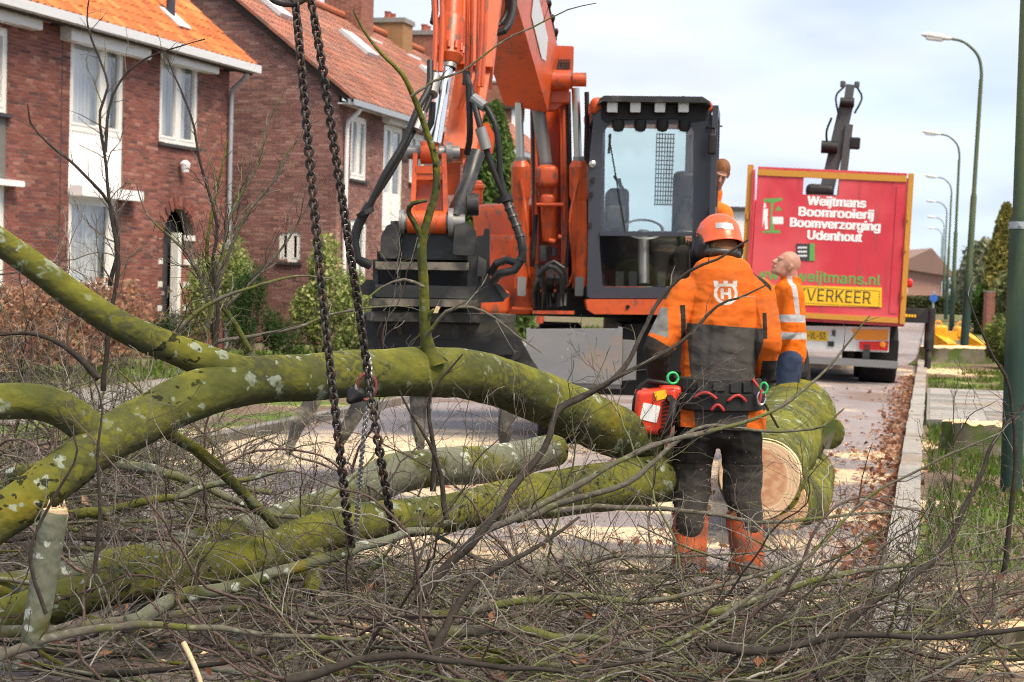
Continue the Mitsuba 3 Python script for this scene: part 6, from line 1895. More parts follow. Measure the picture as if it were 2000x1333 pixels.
mat('m_darkbark', mikit.proc(lambda p, n, uv: mix((.016, .013, .012), (.055, .048, .040), fbm(p.x * 40, p.y * 40, p.z * 40, 3))), .85, spec=.2)
TR = [
    ('dark branch rising in front of the worker\'s left arm, forked at its foot', [(820, 1180, 6.2), (900, 1080, 6.3), (960, 1020, 6.4), (1000, 955, 6.5), (1060, 880, 6.6), (1088, 805, 6.65), (1150, 772, 6.7), (1218, 725, 6.8), (1255, 650, 6.9), (1290, 585, 7.0), (1345, 530, 7.0), (1400, 505, 7.0), (1460, 468, 7.0)], 20, 4, 7, .30, 1, 'm_darkbark'),
    ('thin branch crossing the worker\'s back up to the right', [(1088, 805, 6.68), (1180, 752, 6.7), (1260, 712, 6.75), (1330, 668, 6.8), (1400, 600, 6.85), (1440, 585, 6.85), (1500, 555, 6.9)], 12, 3, 6, .16, 0, 'm_darkbark'),
    ('long thin branch sweeping across the worker\'s thighs to the right', [(930, 1045, 6.7), (1040, 995, 6.75), (1130, 945, 6.8), (1220, 895, 6.85), (1300, 862, 6.9), (1400, 838, 6.95), (1490, 812, 7.0), (1560, 770, 7.05), (1620, 715, 7.1), (1665, 660, 7.1), (1700, 615, 7.1)], 15, 3, 9, .26, 1, 'm_thinbark'),
    ('greenish branch from the chainsaw down to the pile centre', [(1000, 1010, 7.0), (1090, 985, 7.0), (1180, 960, 7.0), (1250, 930, 7.05), (1320, 865, 7.1), (1380, 830, 7.1), (1500, 842, 7.2), (1600, 836, 7.2), (1650, 800, 7.2)], 16, 3, 6, .22, 1, 'm_thinbark'),
    ('straight branch lying level at the worker\'s boots', [(900, 1010, 8.2), (1050, 1000, 8.25), (1200, 990, 8.3), (1350, 1002, 8.3), (1480, 1020, 8.3), (1600, 1012, 8.35), (1740, 1000, 8.4)], 15, 5, 6, .30, 1, 'm_thinbark'),
    ('dark branch climbing the lower right towards the near lamp post', [(1600, 1330, 6.3), (1640, 1245, 6.4), (1700, 1180, 6.5), (1780, 1130, 6.6), (1840, 1080, 6.7), (1880, 1000, 6.8), (1915, 930, 6.85), (1940, 870, 6.9), (1975, 820, 6.95), (2020, 770, 7.0)], 18, 5, 8, .36, 1, 'm_darkbark'),
    ('grey branch lying level across the lower right corner', [(1380, 1262, 5.9), (1480, 1268, 5.92), (1560, 1264, 5.95), (1640, 1246, 6.0), (1760, 1240, 6.0), (1880, 1240, 6.05), (2040, 1222, 6.1)], 20, 9, 6, .28, 1, 'm_darkbark'),
    ('grey-green branch below the lowest limb, ending under the chains', [(250, 1215, 6.0), (350, 1165, 6.1), (480, 1140, 6.2), (560, 1112, 6.25), (660, 1085, 6.3), (740, 1060, 6.4), (800, 1040, 6.45), (860, 1042, 6.5)], 34, 14, 3, .3, 1, 'm_greybark'),
    ('green branch slanting down from the arched limb to the lowest one', [(325, 848, 6.6), (380, 878, 6.7), (430, 918, 6.75), (480, 975, 6.8), (540, 1030, 6.9)], 24, 20, 3, .2, 0, 'm_moss'),
    ('long grey branch along the bottom edge at the left', [(-40, 1290, 5.6), (120, 1240, 5.65), (260, 1222, 5.7), (400, 1225, 5.7), (520, 1240, 5.75), (700, 1250, 5.8)], 22, 8, 6, .3, 1, 'm_thinbark'),
    ('green branch lying under the bottom-left grey branch', [(-40, 1232, 6.2), (120, 1235, 6.2), (280, 1208, 6.25), (430, 1190, 6.3), (560, 1192, 6.35), (700, 1225, 6.3)], 26, 10, 6, .3, 1, 'm_thinbark'),
    ('branch running along the bottom edge in the middle', [(560, 1330, 5.6), (700, 1296, 5.65), (820, 1285, 5.7), (960, 1300, 5.7), (1100, 1310, 5.7), (1260, 1290, 5.75)], 20, 7, 6, .3, 1, 'm_darkbark'),
    ('dark branch rising from the bottom middle to the right', [(840, 1290, 5.8), (880, 1205, 5.9), (940, 1130, 6.0), (1010, 1090, 6.1), (1080, 1050, 6.2), (1130, 1010, 6.3)], 20, 5, 6, .3, 1, 'm_darkbark'),
    ('slim green branch curving through the middle of the pile', [(760, 1215, 6.4), (900, 1200, 6.4), (1040, 1175, 6.45), (1150, 1165, 6.5), (1280, 1170, 6.5), (1420, 1140, 6.6), (1560, 1100, 6.7)], 22, 6, 6, .34, 1, 'm_thinbark'),
    ('thick green branch lying in the middle of the bottom pile', [(840, 1240, 6.3), (960, 1225, 6.3), (1060, 1235, 6.3), (1190, 1252, 6.3), (1330, 1300, 6.2)], 28, 11, 6, .3, 1, 'm_thinbark'),
    ('branch fanning out to the right above the corner stump', [(1380, 1200, 6.6), (1500, 1165, 6.7), (1620, 1128, 6.8), (1760, 1105, 6.9), (1880, 1100, 6.9), (2020, 1085, 7.0)], 18, 5, 7, .36, 1, 'm_thinbark'),
    ('slender branch rising at the right edge before the near lamp post', [(1960, 1120, 6.8), (1975, 1000, 6.8), (1985, 900, 6.8), (1970, 760, 6.8), (1940, 700, 6.8), (1905, 620, 6.8), (1885, 560, 6.8)], 12, 3, 6, .2, 0, 'm_darkbark'),
    ('upright bare sapling in front of the tall white window panel', [(200, 760, 7.0), (212, 680, 7.0), (216, 600, 7.0), (232, 520, 7.0), (222, 440, 7.0), (212, 380, 7.0), (205, 300, 7.0), (196, 220, 7.0), (212, 170, 7.0), (186, 100, 7.0), (168, 40, 7.0), (176, -10, 7.0)], 11, 2.5, 20, .30, 1, 'm_darkbark'),
    ('curved shoot of the upright sapling reaching up to the roof edge', [(212, 560, 7.05), (230, 480, 7.05), (215, 400, 7.05), (150, 330, 7.0), (95, 280, 7.0), (60, 240, 7.0), (54, 205, 7.0)], 9, 3, 16, .2, 1, 'm_darkbark'),
    ('thin arching shoot beside the white window', [(206, 300, 7.0), (214, 215, 7.0), (235, 160, 7.0), (280, 115, 7.0), (330, 96, 7.0), (400, 80, 7.0)], 7, 2, 12, .2, 0, 'm_darkbark'),
    ('yellow-green shoot standing before the house corner', [(488, 690, 7.6), (460, 640, 7.6), (425, 590, 7.6), (408, 530, 7.6), (404, 480, 7.6), (418, 400, 7.6), (432, 340, 7.6), (442, 270, 7.6)], 13, 3, 16, .36, 1, 'm_moss'),
    ('dark thin shoot beside the yellow-green one', [(420, 690, 7.5), (424, 600, 7.5), (416, 520, 7.5), (424, 440, 7.5), (395, 330, 7.5), (380, 250, 7.5), (350, 170, 7.5), (322, 100, 7.5)], 10, 2.5, 18, .34, 1, 'm_darkbark'),
    ('spreading shoot with fine twigs in front of the plain gable', [(426, 560, 7.7), (450, 480, 7.7), (490, 410, 7.7), (530, 360, 7.7), (560, 300, 7.7), (590, 270, 7.7)], 9, 2, 18, .38, 1, 'm_thinbark'),
    ('low spreading shoot over the garden shrubs', [(300, 700, 7.3), (350, 640, 7.3), (420, 590, 7.3), (500, 560, 7.3), (580, 540, 7.35), (650, 545, 7.4)], 12, 3, 6, .34, 1, 'm_thinbark'),
    ('twiggy shoot leaning left over the rust-coloured hedge', [(190, 740, 6.9), (150, 690, 6.9), (100, 660, 6.9), (50, 650, 6.9), (-20, 655, 6.9)], 16, 5, 6, .3, 1, 'm_darkbark'),
    ('thin shoot with a fine brown fan in front of the downpipe', [(405, 640, 7.55), (430, 520, 7.55), (452, 420, 7.55), (500, 330, 7.55), (520, 250, 7.55), (545, 190, 7.55)], 9, 2, 18, .34, 1, 'm_thinbark'),
    ('thin shoot leaning left across the house door', [(415, 620, 7.6), (380, 520, 7.6), (330, 460, 7.6), (290, 420, 7.6), (268, 360, 7.6)], 8, 2, 18, .30, 1, 'm_thinbark'),
    ('fine fanned shoot low before the small gable window', [(440, 600, 7.6), (500, 540, 7.6), (560, 470, 7.6), (600, 400, 7.6), (612, 350, 7.6)], 8, 2, 18, .34, 1, 'm_thinbark'),
    ('thin green branch passing behind the left chain', [(420, 668, 7.9), (500, 655, 7.9), (580, 640, 7.95), (650, 615, 8.0), (730, 600, 8.0), (800, 598, 8.0)], 9, 3, 5, .3, 1, 'm_thinbark'),
    ('fan of fine twigs to the right of the green sprout', [(832, 655, 7.35), (870, 610, 7.3), (920, 600, 7.3), (965, 620, 7.3), (1010, 655, 7.3), (1060, 690, 7.3)], 8, 2.5, 9, .24, 1, 'm_thinbark'),
    ('fan of fine twigs to the left of the green sprout', [(828, 560, 7.3), (790, 545, 7.25), (745, 560, 7.25), (700, 600, 7.2), (660, 640, 7.2)], 7, 2, 8, .22, 1, 'm_thinbark'),
    ('long thin shoot running up to the right across the orange boom', [(800, 190, 7.3), (845, 160, 7.3), (900, 140, 7.3), (950, 105, 7.3), (1000, 70, 7.3), (1060, 45, 7.3), (1110, 20, 7.3), (1165, 5, 7.3)], 6, 2, 5, .12, 0, 'm_thinbark'),
    ('short shoot standing upright over the lowest limb', [(845, 960, 6.9), (850, 880, 6.9), (838, 820, 6.9), (842, 770, 6.9), (880, 720, 6.9), (905, 690, 6.9)], 12, 3, 8, .22, 1, 'm_darkbark'),
    ('dark brittle shoot on top of the lowest limb', [(870, 1010, 6.6), (862, 930, 6.6), (840, 870, 6.6), (800, 800, 6.6), (780, 760, 6.6)], 12, 3, 8, .24, 1, 'm_darkbark'),
    ('upright shoot at the left in front of the arched limb', [(185, 1120, 5.5), (195, 1000, 5.5), (190, 900, 5.5), (200, 800, 5.5), (180, 740, 5.5)], 9, 3, 5, .2, 0, 'm_darkbark'),
    ('slim curved shoot at the far left edge', [(90, 1200, 5.4), (60, 1080, 5.4), (110, 960, 5.4), (150, 880, 5.4), (110, 800, 5.4)], 9, 3, 6, .2, 0, 'm_darkbark'),
    ('dead branch lying in the shade behind the arched limb', [(20, 930, 7.8), (140, 900, 7.8), (260, 905, 7.8), (380, 940, 7.8), (480, 985, 7.8)], 30, 14, 5, .3, 1, 'm_greybark'),
    ('grey branch crossing the heap below the left fork', [(150, 1010, 7.4), (260, 985, 7.4), (380, 960, 7.4), (500, 930, 7.4), (560, 920, 7.4)], 22, 8, 5, .3, 1, 'm_greybark'),
    ('pale barkless stick at the bottom', [(360, 1260, 5.5), (380, 1300, 5.45), (396, 1345, 5.4)], 11, 9, 0, 0, 0, 'm_rawwood'),
]
for i, (lab, pts, w0, w1, dt, lt, lv, m) in enumerate(TR):
    branch(lab, pts, w0, w1, dt, lt, lv, 100 + i, m)

# ---------------------------------------------------------------- more branches of the heap, one by one, and the loose brushwood
def heap_top(x, d):
    """How high the heap stands over (x, d)."""
    px = 1000 + x / d * FPX
    left = np.clip((900 - px) / 900, 0, 1)
    return .14 + .50 * left * np.clip((d - 6.3) / 1.3, 0, 1) + .10 * math.exp(-((px - 1050) / 300) ** 2)


rng = np.random.default_rng(77)
HEAP, HEAPK = [], []
for i in range(104):
    d = rng.uniform(5.7, 8.6) if i < 50 or i >= 66 else rng.uniform(7.9, 10)
    px = rng.uniform(-150, 2050) if i < 50 or i >= 66 else rng.uniform(-100, 700)
    x = (px - 1000) / FPX * d
    h = heap_top(x, d)
    z = rng.uniform(.04, 1.0) * h
    ang = rng.normal() * .45 + (math.pi if rng.random() < .5 else 0)
    L = rng.uniform(.9, 2.1)
    dv = np.array([math.cos(ang), math.sin(ang) * .75, rng.normal() * .07])
    p, r = shoot((x - dv[0] * L / 2, d - dv[1] * L / 2, max(.03, z)), dv, L, rng.uniform(.006, .015), rng, up=rng.uniform(-.015, .03), wander=.09, zig=.05, seg=.12, tip=.003)
    col = ('below the left fork', 'under the chains', 'below the arched limb\'s end', 'before the worker\'s boots', 'over the kerb', 'beside the corner stump')[min(5, int(np.clip(px, 0, 1999) / 333.4))]
    hl = ('brown', 'grey', 'slim', 'greenish', 'dark')[i % 5] + ' branch ' + ('at the bottom edge' if d < 6.3 else 'mid heap' if d < 7.3 else 'far in the heap') + ', ' + col
    HEAP.append((px, hl))
    HEAPK.append(branch3(hl, list(p), list(r), 6, .38, 1, 300 + i, ('m_thinbark', 'm_greybark', 'm_thinbark', 'm_moss' if i % 2 else 'm_thinbark', 'm_darkbark')[i % 5], 'bare branches tangled in the heap', sides=8))

for lab in set(l for _, l in HEAP):
    same = sorted((x, k) for (x, l), k in zip(HEAP, HEAPK) if l == lab)
    for j, (x, k) in enumerate(same):
        if len(same) > 1:
            labels[k]['label'] = lab + (', left one', ', right one')[j] if len(same) == 2 else lab + ', ' + ('first', 'second', 'third', 'fourth', 'fifth', 'sixth')[j] + ' from left'

TEMPL = []
for k in range(36):
    r_ = np.random.default_rng(500 + k)
    L = (.55, .8, 1.1, 1.5)[k % 4]
    b = Bush()
    p, rr = shoot((0, 0, 10), (1, 0, .05), L, .0022 + L * .0038, r_, up=.02, wander=.17, zig=.16, seg=.05)
    b.add(p, rr, 5, (TW_BROWN, TW_GREY, TW_GREEN, TW_RED)[k % 4] * r_.uniform(.8, 1.3))
    twigs_on(b, p, rr, r_, 12, L * .40, 1, .08, .04)
    V, F, C = b.mesh()
    TEMPL.append((V - [0, 0, 10], F, C))


def brushwood(label, n, place_fn, seed):
    r_ = np.random.default_rng(seed)
    Vs, Fs, Cs, nv = [], [], [], 0
    for i in range(n):
        o, ang, tilt = place_fn(r_)
        V, F, C = TEMPL[int(r_.integers(len(TEMPL)))]
        ro = r_.uniform(0, 2 * math.pi)
        c, s = math.cos(ro), math.sin(ro)
        W = np.stack([V[:, 0], V[:, 1] * c - V[:, 2] * s, V[:, 1] * s + V[:, 2] * c], 1)
        c, s = math.cos(tilt), math.sin(tilt)
        W = np.stack([W[:, 0] * c - W[:, 2] * s, W[:, 1], W[:, 0] * s + W[:, 2] * c], 1)
        c, s = math.cos(ang), math.sin(ang)
        W = np.stack([W[:, 0] * c - W[:, 1] * s, W[:, 0] * s + W[:, 1] * c, W[:, 2]], 1) * r_.uniform(.8, 1.2) + o
        lowz = W[:, 2].min()
        if lowz < .01:
            W[:, 2] = np.where(W[:, 2] < .05, .01 + (W[:, 2] - lowz) * .04 / max(.05 - lowz, 1e-3), W[:, 2])
        Vs.append(W)
        Fs.append(F + nv)
        Cs.append(C * r_.uniform(.75, 1.35))
        nv += len(W)
    k = obj('brushwood', trimesh.Trimesh(np.vstack(Vs), np.vstack(Fs), process=False), 'm_twig', None, smooth=True, color=np.vstack(Cs))
    return tag(k, label, 'brushwood', kind='stuff')


def at_heap(px0, px1, d0, d1, hs=1.0, tilt=.22, lat=.55):
    def f(r):
        d = r.uniform(d0, d1)
        px = r.uniform(px0, px1)
        x = (px - 1000) / FPX * d
        z = .03 + r.uniform() ** 1.2 * heap_top(x, d) * hs
        ang = r.normal() * lat + (math.pi if r.random() < .5 else 0)
        return np.array([x, d, z]), ang, abs(r.normal()) * tilt - .04
    return f


brushwood('tangle of fine bare twigs covering the near ground along the bottom of the picture', 190, at_heap(-150, 2100, 5.5, 7.3), 1)
brushwood('tangle of fine bare twigs heaped at the left behind the arched limb', 290, at_heap(-150, 640, 7.9, 10.8, 1.15, .35, .9), 2)
brushwood('loose fine twigs on the ground around the worker and the near kerb', 140, at_heap(1050, 2120, 6.4, 8.4, .9, .30, .8), 3)

b = Bush()
r_ = np.random.default_rng(91)
for i in range(5200):
    d = r_.uniform(5.6, 9.4)
    px = r_.uniform(-150, 2050) if d < 8 else r_.uniform(-150, 1500)
    o = np.array([(px - 1000) / FPX * d, d, r_.uniform(.012, .075)])
    a, L = r_.uniform(0, 6.28), r_.uniform(.02, .14)
    dv = np.array([math.cos(a), math.sin(a), r_.normal() * .15]) * L
    b.add([o, o + dv * .5 + r_.normal(size=3) * .006, o + dv], [.0022 + L * .012] * 3, 3, (TW_BROWN, TW_RED, TW_GREY, np.array([.16, .11, .07]))[i % 4] * r_.uniform(.6, 1.3))
V, F, C = b.mesh()
tag(obj('twig_litter', trimesh.Trimesh(V, F, process=False), 'm_twig', None, smooth=True, color=C), 'short broken sticks littering the ground under the heap', 'sticks', kind='stuff')

# ---------------------------------------------------------------- lifting chains
def link_mesh(wire, inner_l, outer_w, n=8, m=6):
    """One stadium-shaped chain link, long along z, wide along x."""
    R = outer_w / 2 - wire
    hl_ = inner_l / 2 - (R - wire)
    hl_ = max(hl_, .001)
    pts = []
    for k in range(m + 1):
        a = -math.pi / 2 + math.pi * k / m
        pts.append((R * math.sin(a + math.pi / 2) if False else R * math.cos(math.pi * k / m), hl_ + R * math.sin(math.pi * k / m)))
    for k in range(m + 1):
        pts.append((-R * math.cos(math.pi * k / m), -hl_ - R * math.sin(math.pi * k / m)))
    pts = np.array(pts)
    c = len(pts)
    t = np.roll(pts, -1, 0) - np.roll(pts, 1, 0)
    t /= np.linalg.norm(t, axis=1, keepdims=True)
    nn = np.stack([t[:, 1], -t[:, 0]], 1)
    V = []
    for i in range(c):
        for j in range(n):
            a = 2 * math.pi * j / n
            V.append((pts[i, 0] + nn[i, 0] * wire * math.cos(a), wire * math.sin(a), pts[i, 1] + nn[i, 1] * wire * math.cos(a)))
    F = [(i * n + j, i * n + (j + 1) % n, ((i + 1) % c) * n + (j + 1) % n, ((i + 1) % c) * n + j) for i in range(c) for j in range(n)]
    return np.array(V), np.array(F)


mat('m_chain', mikit.proc(lambda p, n, uv: mix(mix((.010, .009, .009), (.036, .028, .024), fbm(p.x * 60, p.y * 60, p.z * 60, 3)), (.075, .036, .020), .6 * smoothstep(.55, .75, fbm(p.x * 21, p.y * 21, p.z * 21, 3)))), .5, spec=.5)
mat('m_silver', (.42, .42, .42), .35, metal=.8)


def chain(label, pts, wire, pitch, width, m, seed):
    k = thing('lifting_chain', label, 'chain')
    p, _ = catmull([P(*q) for q in pts], [1] * len(pts), .004)
    seg = np.concatenate([[0], np.cumsum(np.linalg.norm(np.diff(p, axis=0), axis=1))])
    base = mikit.ply(link_mesh(wire, pitch, width), m, smooth=True)
    n = int(seg[-1] / pitch)
    r_ = np.random.default_rng(seed)
    for i in range(n):
        s = (i + .5) * pitch
        c = np.array([np.interp(s, seg, p[:, j]) for j in range(3)])
        c2 = np.array([np.interp(s + .01, seg, p[:, j]) for j in range(3)])
        z = c2 - c
        z /= np.linalg.norm(z) + 1e-12
        x = np.array([1.0, 0, 0]) - z * z[0]
        x /= np.linalg.norm(x)
        y = np.cross(z, x)
        a = (math.pi / 2 if i % 2 else 0) + .45 + .25 * math.sin(i * .13 + seed) + r_.normal() * .10
        M = np.eye(4)
        M[:3, 0], M[:3, 1], M[:3, 2], M[:3, 3] = x * math.cos(a) + y * math.sin(a), -x * math.sin(a) + y * math.cos(a), z, c
        scene[numbered(f'{k}__link')] = {**base, 'to_world': T(M)}
    return k


chain('left rusty black chain hanging straight down in front of the arched limb', [(574, -20, 6.05), (586, 100, 6.05), (604, 300, 6.05), (628, 560, 6.05), (650, 760, 6.05), (664, 880, 6.08), (678, 1010, 6.2), (688, 1075, 6.35)], .0052, .0215, .036, 'm_chain', 1)
chain('right rusty black chain that crosses the hook on the arched limb', [(604, -20, 6.1), (628, 120, 6.1), (655, 300, 6.15), (682, 480, 6.2), (706, 640, 6.3), (720, 740, 6.35), (738, 860, 6.3), (758, 980, 6.4), (770, 1050, 6.5)], .0052, .0215, .036, 'm_chain', 2)
chain('thin silvery chain hanging between the two black ones', [(718, 690, 6.5), (722, 730, 6.42), (716, 800, 6.45), (706, 900, 6.55), (698, 1000, 6.8), (694, 1068, 6.95)], .0030, .0135, .0215, 'm_silver', 3)
mat('m_rustred', (.16, .035, .028), .5)
HK = thing('chain_hook', 'dark shackle hook with a worn reddish ring on the arched limb where the chains meet', 'hook')
xh = P(716, 756, 6.42)
obj('ring', tube([xh + np.array([.032 * math.sin(a), .01 * math.sin(a), .046 * math.cos(a)]) for a in np.linspace(0, 2 * math.pi, 25)], .006, 8), 'm_rustred', HK, smooth=True)
obj('clasp', tube([xh + np.array([-.026, .0, .03]), xh + np.array([-.036, -.01, -.0]), xh + np.array([-.024, -.01, -.036])], .007, 8), 'm_silver', HK, smooth=True)
obj('hook_tip', hullballs([(*P(690, 768, 6.42), .022), (*P(700, 772, 6.42), .026), (*P(684, 782, 6.40), .014)], 10), 'm_black', HK, smooth=40)
HT = thing('master_link', 'dark steel suspension ring cut by the top edge above the chains', 'ring')
xh = P(562, -14, 6.05)
obj('ring', tube([xh + np.array([.062 * math.sin(a), .0, .036 * math.cos(a)]) for a in np.linspace(0, 2 * math.pi, 25)], .012, 10), 'm_chain', HT, smooth=True)
obj('shackle', tube([P(604, -22, 6.1), P(596, -34, 6.08), P(582, -22, 6.05)], .011, 8), 'm_chain', HT, smooth=True)
# ---------------------------------------------------------------- foliage, hedges, shrubs, far trees, litter
def leaf_cloud(pts, nrm, size, cols, rng, aspect=.55, jit=.9):
    """A folded leaf (two triangles) at each point."""
    n = len(pts)
    d = rng.normal(size=(n, 3))
    nn = nrm * (1 - jit) + rng.normal(size=(n, 3)) * jit
    nn /= np.linalg.norm(nn, axis=1, keepdims=True)
    d -= nn * (d * nn).sum(1, keepdims=True)
    d /= np.linalg.norm(d, axis=1, keepdims=True)
    s = np.cross(nn, d)
    L = (size * rng.uniform(.6, 1.3, n))[:, None]
    a, b = pts - d * L * .5, pts + d * L * .5
    l, r = pts + s * L * aspect * .5 + nn * L * .12, pts - s * L * aspect * .5 + nn * L * .12
    V = np.stack([a, l, b, r], 1).reshape(-1, 3)
    i = np.arange(n) * 4
    F = np.vstack([np.stack([i, i + 1, i + 2], 1), np.stack([i, i + 2, i + 3], 1)])
    c = np.asarray(cols)[rng.integers(len(cols), size=n)] * rng.uniform(.75, 1.25, (n, 1))
    return trimesh.Trimesh(V, F, process=False), np.repeat(c, 4, 0)


def crown_points(c, r, n, rng, lumps=9, shell=.55):
    """Points in clumps spread through an ellipsoid, more of them near its skin; with outward normals."""
    c, r = np.asarray(c, float), np.asarray(r, float)
    u = rng.normal(size=(lumps, 3))
    u /= np.linalg.norm(u, axis=1, keepdims=True)
    cen = u * rng.uniform(.45, .8, (lumps, 1))
    rad = rng.uniform(.32, .55, lumps)
    k = rng.integers(lumps, size=n)
    v = rng.normal(size=(n, 3))
    v /= np.linalg.norm(v, axis=1, keepdims=True)
    q = cen[k] + v * (rad[k] * rng.uniform(shell, 1.05, n))[:, None]
    p = c + q * r
    keep = p[:, 2] > .03
    return p[keep], (v / r)[keep] / np.linalg.norm(v / r, axis=1, keepdims=True)[keep]


def shrub(name, label, c, r, n, size, cols, seed, cat='shrub', lumps=10, stems=5, group=None, aspect=.55):
    rng = np.random.default_rng(seed)
    k = thing(name, label, cat, group)
    p, nv = crown_points(c, r, n, rng, lumps)
    m, col = leaf_cloud(p, nv, size, cols, rng, aspect)
    obj('crown', m, 'm_leaf', k, color=col, kind='stuff')
    b = Bush()
    for i in range(stems):
        a = rng.uniform(0, 6.28)
        p0 = np.array([c[0] + .12 * math.cos(a), c[1] + .12 * math.sin(a), .02])
        tip = np.array(c) + np.array([math.cos(a), math.sin(a), rng.uniform(0, .7)]) * np.array(r) * .75
        q, qr = catmull([p0, (p0 + tip) / 2 + rng.normal(size=3) * .06 * r[0], tip], [.03 * r[2], .02 * r[2], .006], .15)
        b.add(q, qr, 5, TW_BROWN)
    V, F, C = b.mesh()
    obj('stems', trimesh.Trimesh(V, F, process=False), 'm_twig', k, color=C, smooth=True)
    return k


GR_DARK = [(.045, .085, .030), (.065, .110, .038), (.035, .065, .026)]
GR_VAR = [(.34, .40, .13), (.46, .48, .22), (.24, .31, .09), (.12, .18, .05)]
RUST = [(.30, .155, .095), (.40, .22, .14), (.23, .115, .075), (.44, .28, .19)]


def gp(x, d):
    q = P(x, 600, d)
    return q[0], q[1]


x, d = gp(432, 33)
shrub('variegated_shrub', 'yellow-green variegated shrub at the corner of the red house', (x, d, 1.05), (.62, .6, 1.05), 5200, .085, GR_VAR, 1)
x, d = gp(482, 31)
shrub('round_shrub', 'dark green round shrub in front of the plain gable', (x, d, .85), (.42, .42, .78), 5200, .05, GR_DARK, 2, lumps=16)
x, d = gp(636, 33)
shrub('variegated_shrub', 'tall yellow-green variegated shrub behind the left chain', (x, d, 1.05), (.62, .55, 1.05), 5600, .085, GR_VAR, 3)
x, d = gp(690, 32)
shrub('variegated_shrub', 'yellow-green shrub between the right chain and the black coupler', (x, d, .7), (.5, .5, .85), 3200, .08, GR_VAR, 4)
x, d = gp(552, 32)
shrub('round_shrub', 'low dark green round shrub under the small gable window', (x, d, .5), (.42, .4, .5), 3200, .05, GR_DARK, 5, lumps=14)
x, d = gp(332, 32)
shrub('low_hedge', 'low dark hedge in front of the arched house door', (x, d, .40), (.55, .35, .42), 2600, .05, GR_DARK, 6, cat='hedge', lumps=14)
x, d = gp(470, 36)
shrub('variegated_shrub', 'pale variegated shrub top above the dark round one', (x, d, 1.5), (.5, .5, .8), 2600, .09, [(.24, .29, .10), (.34, .37, .16), (.18, .24, .08)], 7)
# beech hedge with last year's leaves along the garden
HG = thing('beech_hedge', 'rust-coloured beech hedge with withered leaves before the red house', 'hedge')
rng = np.random.default_rng(9)
h0, h1 = P(-90, 600, 22.5), P(262, 600, 28.5)
n = 9000
t = rng.uniform(0, 1, n)
hp_ = h0[None] * (1 - t[:, None]) + h1[None] * t[:, None]
hp_[:, 0] += rng.normal(size=n) * .20
hp_[:, 1] += rng.normal(size=n) * .22
top = 1.25 + .28 * (meshkit.noise(np.stack([t * 16, t * 0, t * 0], 1)) - .5)
hp_[:, 2] = rng.uniform(.05, 1, n) ** .7 * top
keep = meshkit.fbm(hp_ * 2.6, 3) > .40
m, col = leaf_cloud(hp_[keep], np.tile([0, -1, .3], (keep.sum(), 1)), .085, RUST, rng, .62)
obj('leaves', m, 'm_leaf', HG, color=col, kind='stuff')
b = Bush()
for k in range(90):
    t = rng.uniform()
    p0 = h0 * (1 - t) + h1 * t
    p0[2] = .02
    q, qr = shoot(p0, (rng.normal() * .2, rng.normal() * .2, 1), rng.uniform(.9, 1.4), .010, rng)
    b.add(q, qr, 4, TW_BROWN)
V, F, C = b.mesh()
obj('stems', trimesh.Trimesh(V, F, process=False), 'm_twig', HG, color=C, smooth=True)


def tree(name, label, x, d, top_y, w_px, n, size, cols, seed, conifer=False, group=None, lumps=26):
    rng = np.random.default_rng(seed)
    c = P(x, top_y, d)
    H, W = c[2], w_px / FPX * d / 2
    k = thing(name, label, 'tree', group)
    obj('trunk', tube([(c[0], d, 0), (c[0] + .05, d, H * .5), (c[0], d, H * .9)], [.04 * H * .5 + .05, .03 * H * .4 + .03, .02], 10), 'm_stumpbark', k, smooth=True)
    if conifer:
        z = rng.uniform(0, 1, n) ** .8
        a = rng.uniform(0, 2 * math.pi, n)
        lobe = .75 + .5 * meshkit.fbm(np.stack([np.cos(a) * 2.5, np.sin(a) * 2.5, z * 7], 1), 3)
        rr = W * (1 - z) ** .6 * lobe * np.sqrt(rng.uniform(.25, 1.0, n))
        p = np.stack([c[0] + rr * np.cos(a), d + rr * np.sin(a), .1 + z * (H - .1)], 1)
        nv = np.stack([np.cos(a), np.sin(a), a * 0 + .3], 1)
    else:
        p, nv = crown_points((c[0], d, H * .56), (W, W, H * .47), n, rng, lumps)
        p[:, 2] = np.clip(p[:, 2], .1, None)
    m, col = leaf_cloud(p, nv, size, cols, rng, .6)
    tone = .70 + .6 * meshkit.fbm(p * (3.0 / W), 2, seed=seed)
    obj('crown', m, 'm_leaf', k, color=col * np.repeat(tone, 4)[:, None], kind='stuff')
    return k


tree('conifer', 'green conifer behind the arm and the engine hood', 968, 44, 200, 190, 13000, .20, [(.11, .18, .05), (.15, .22, .07), (.085, .14, .045)], 21, True)
tree('conifer', 'yellow-green conifer on the right beside the near lamp post', 1966, 62, 400, 104, 9000, .26, [(.27, .25, .07), (.32, .28, .09), (.20, .21, .06)], 22, True)
tree('garden_tree', 'rounded grey-green tree beyond the pavement on the right', 1938, 85, 480, 120, 6000, .40, [(.22, .25, .15), (.27, .28, .17), (.18, .21, .12)], 23)
tree('garden_tree', 'hazy tree at the far right end of the street', 1896, 150, 520, 70, 3500, .5, [(.15, .16, .11), (.19, .19, .14)], 24)
tree('garden_tree', 'dark shrubby tree right of the near lamp post', 1998, 50, 520, 90, 5000, .24, [(.17, .20, .09), (.22, .24, .11)], 25)
x, d = gp(1916, 62)
shrub('round_shrub', 'bright green clipped shrub behind the red garden wall', (x, d, 1.0), (.55, .5, 1.0), 3000, .12, [(.07, .13, .03), (.10, .17, .04)], 26)
x, d = gp(1953, 48)
shrub('round_shrub', 'yellow-green low shrub beside the right pavement', (x, d, .45), (.35, .6, .45), 2600, .09, [(.20, .25, .05), (.26, .29, .08)], 27)
x, d = gp(1975, 34)
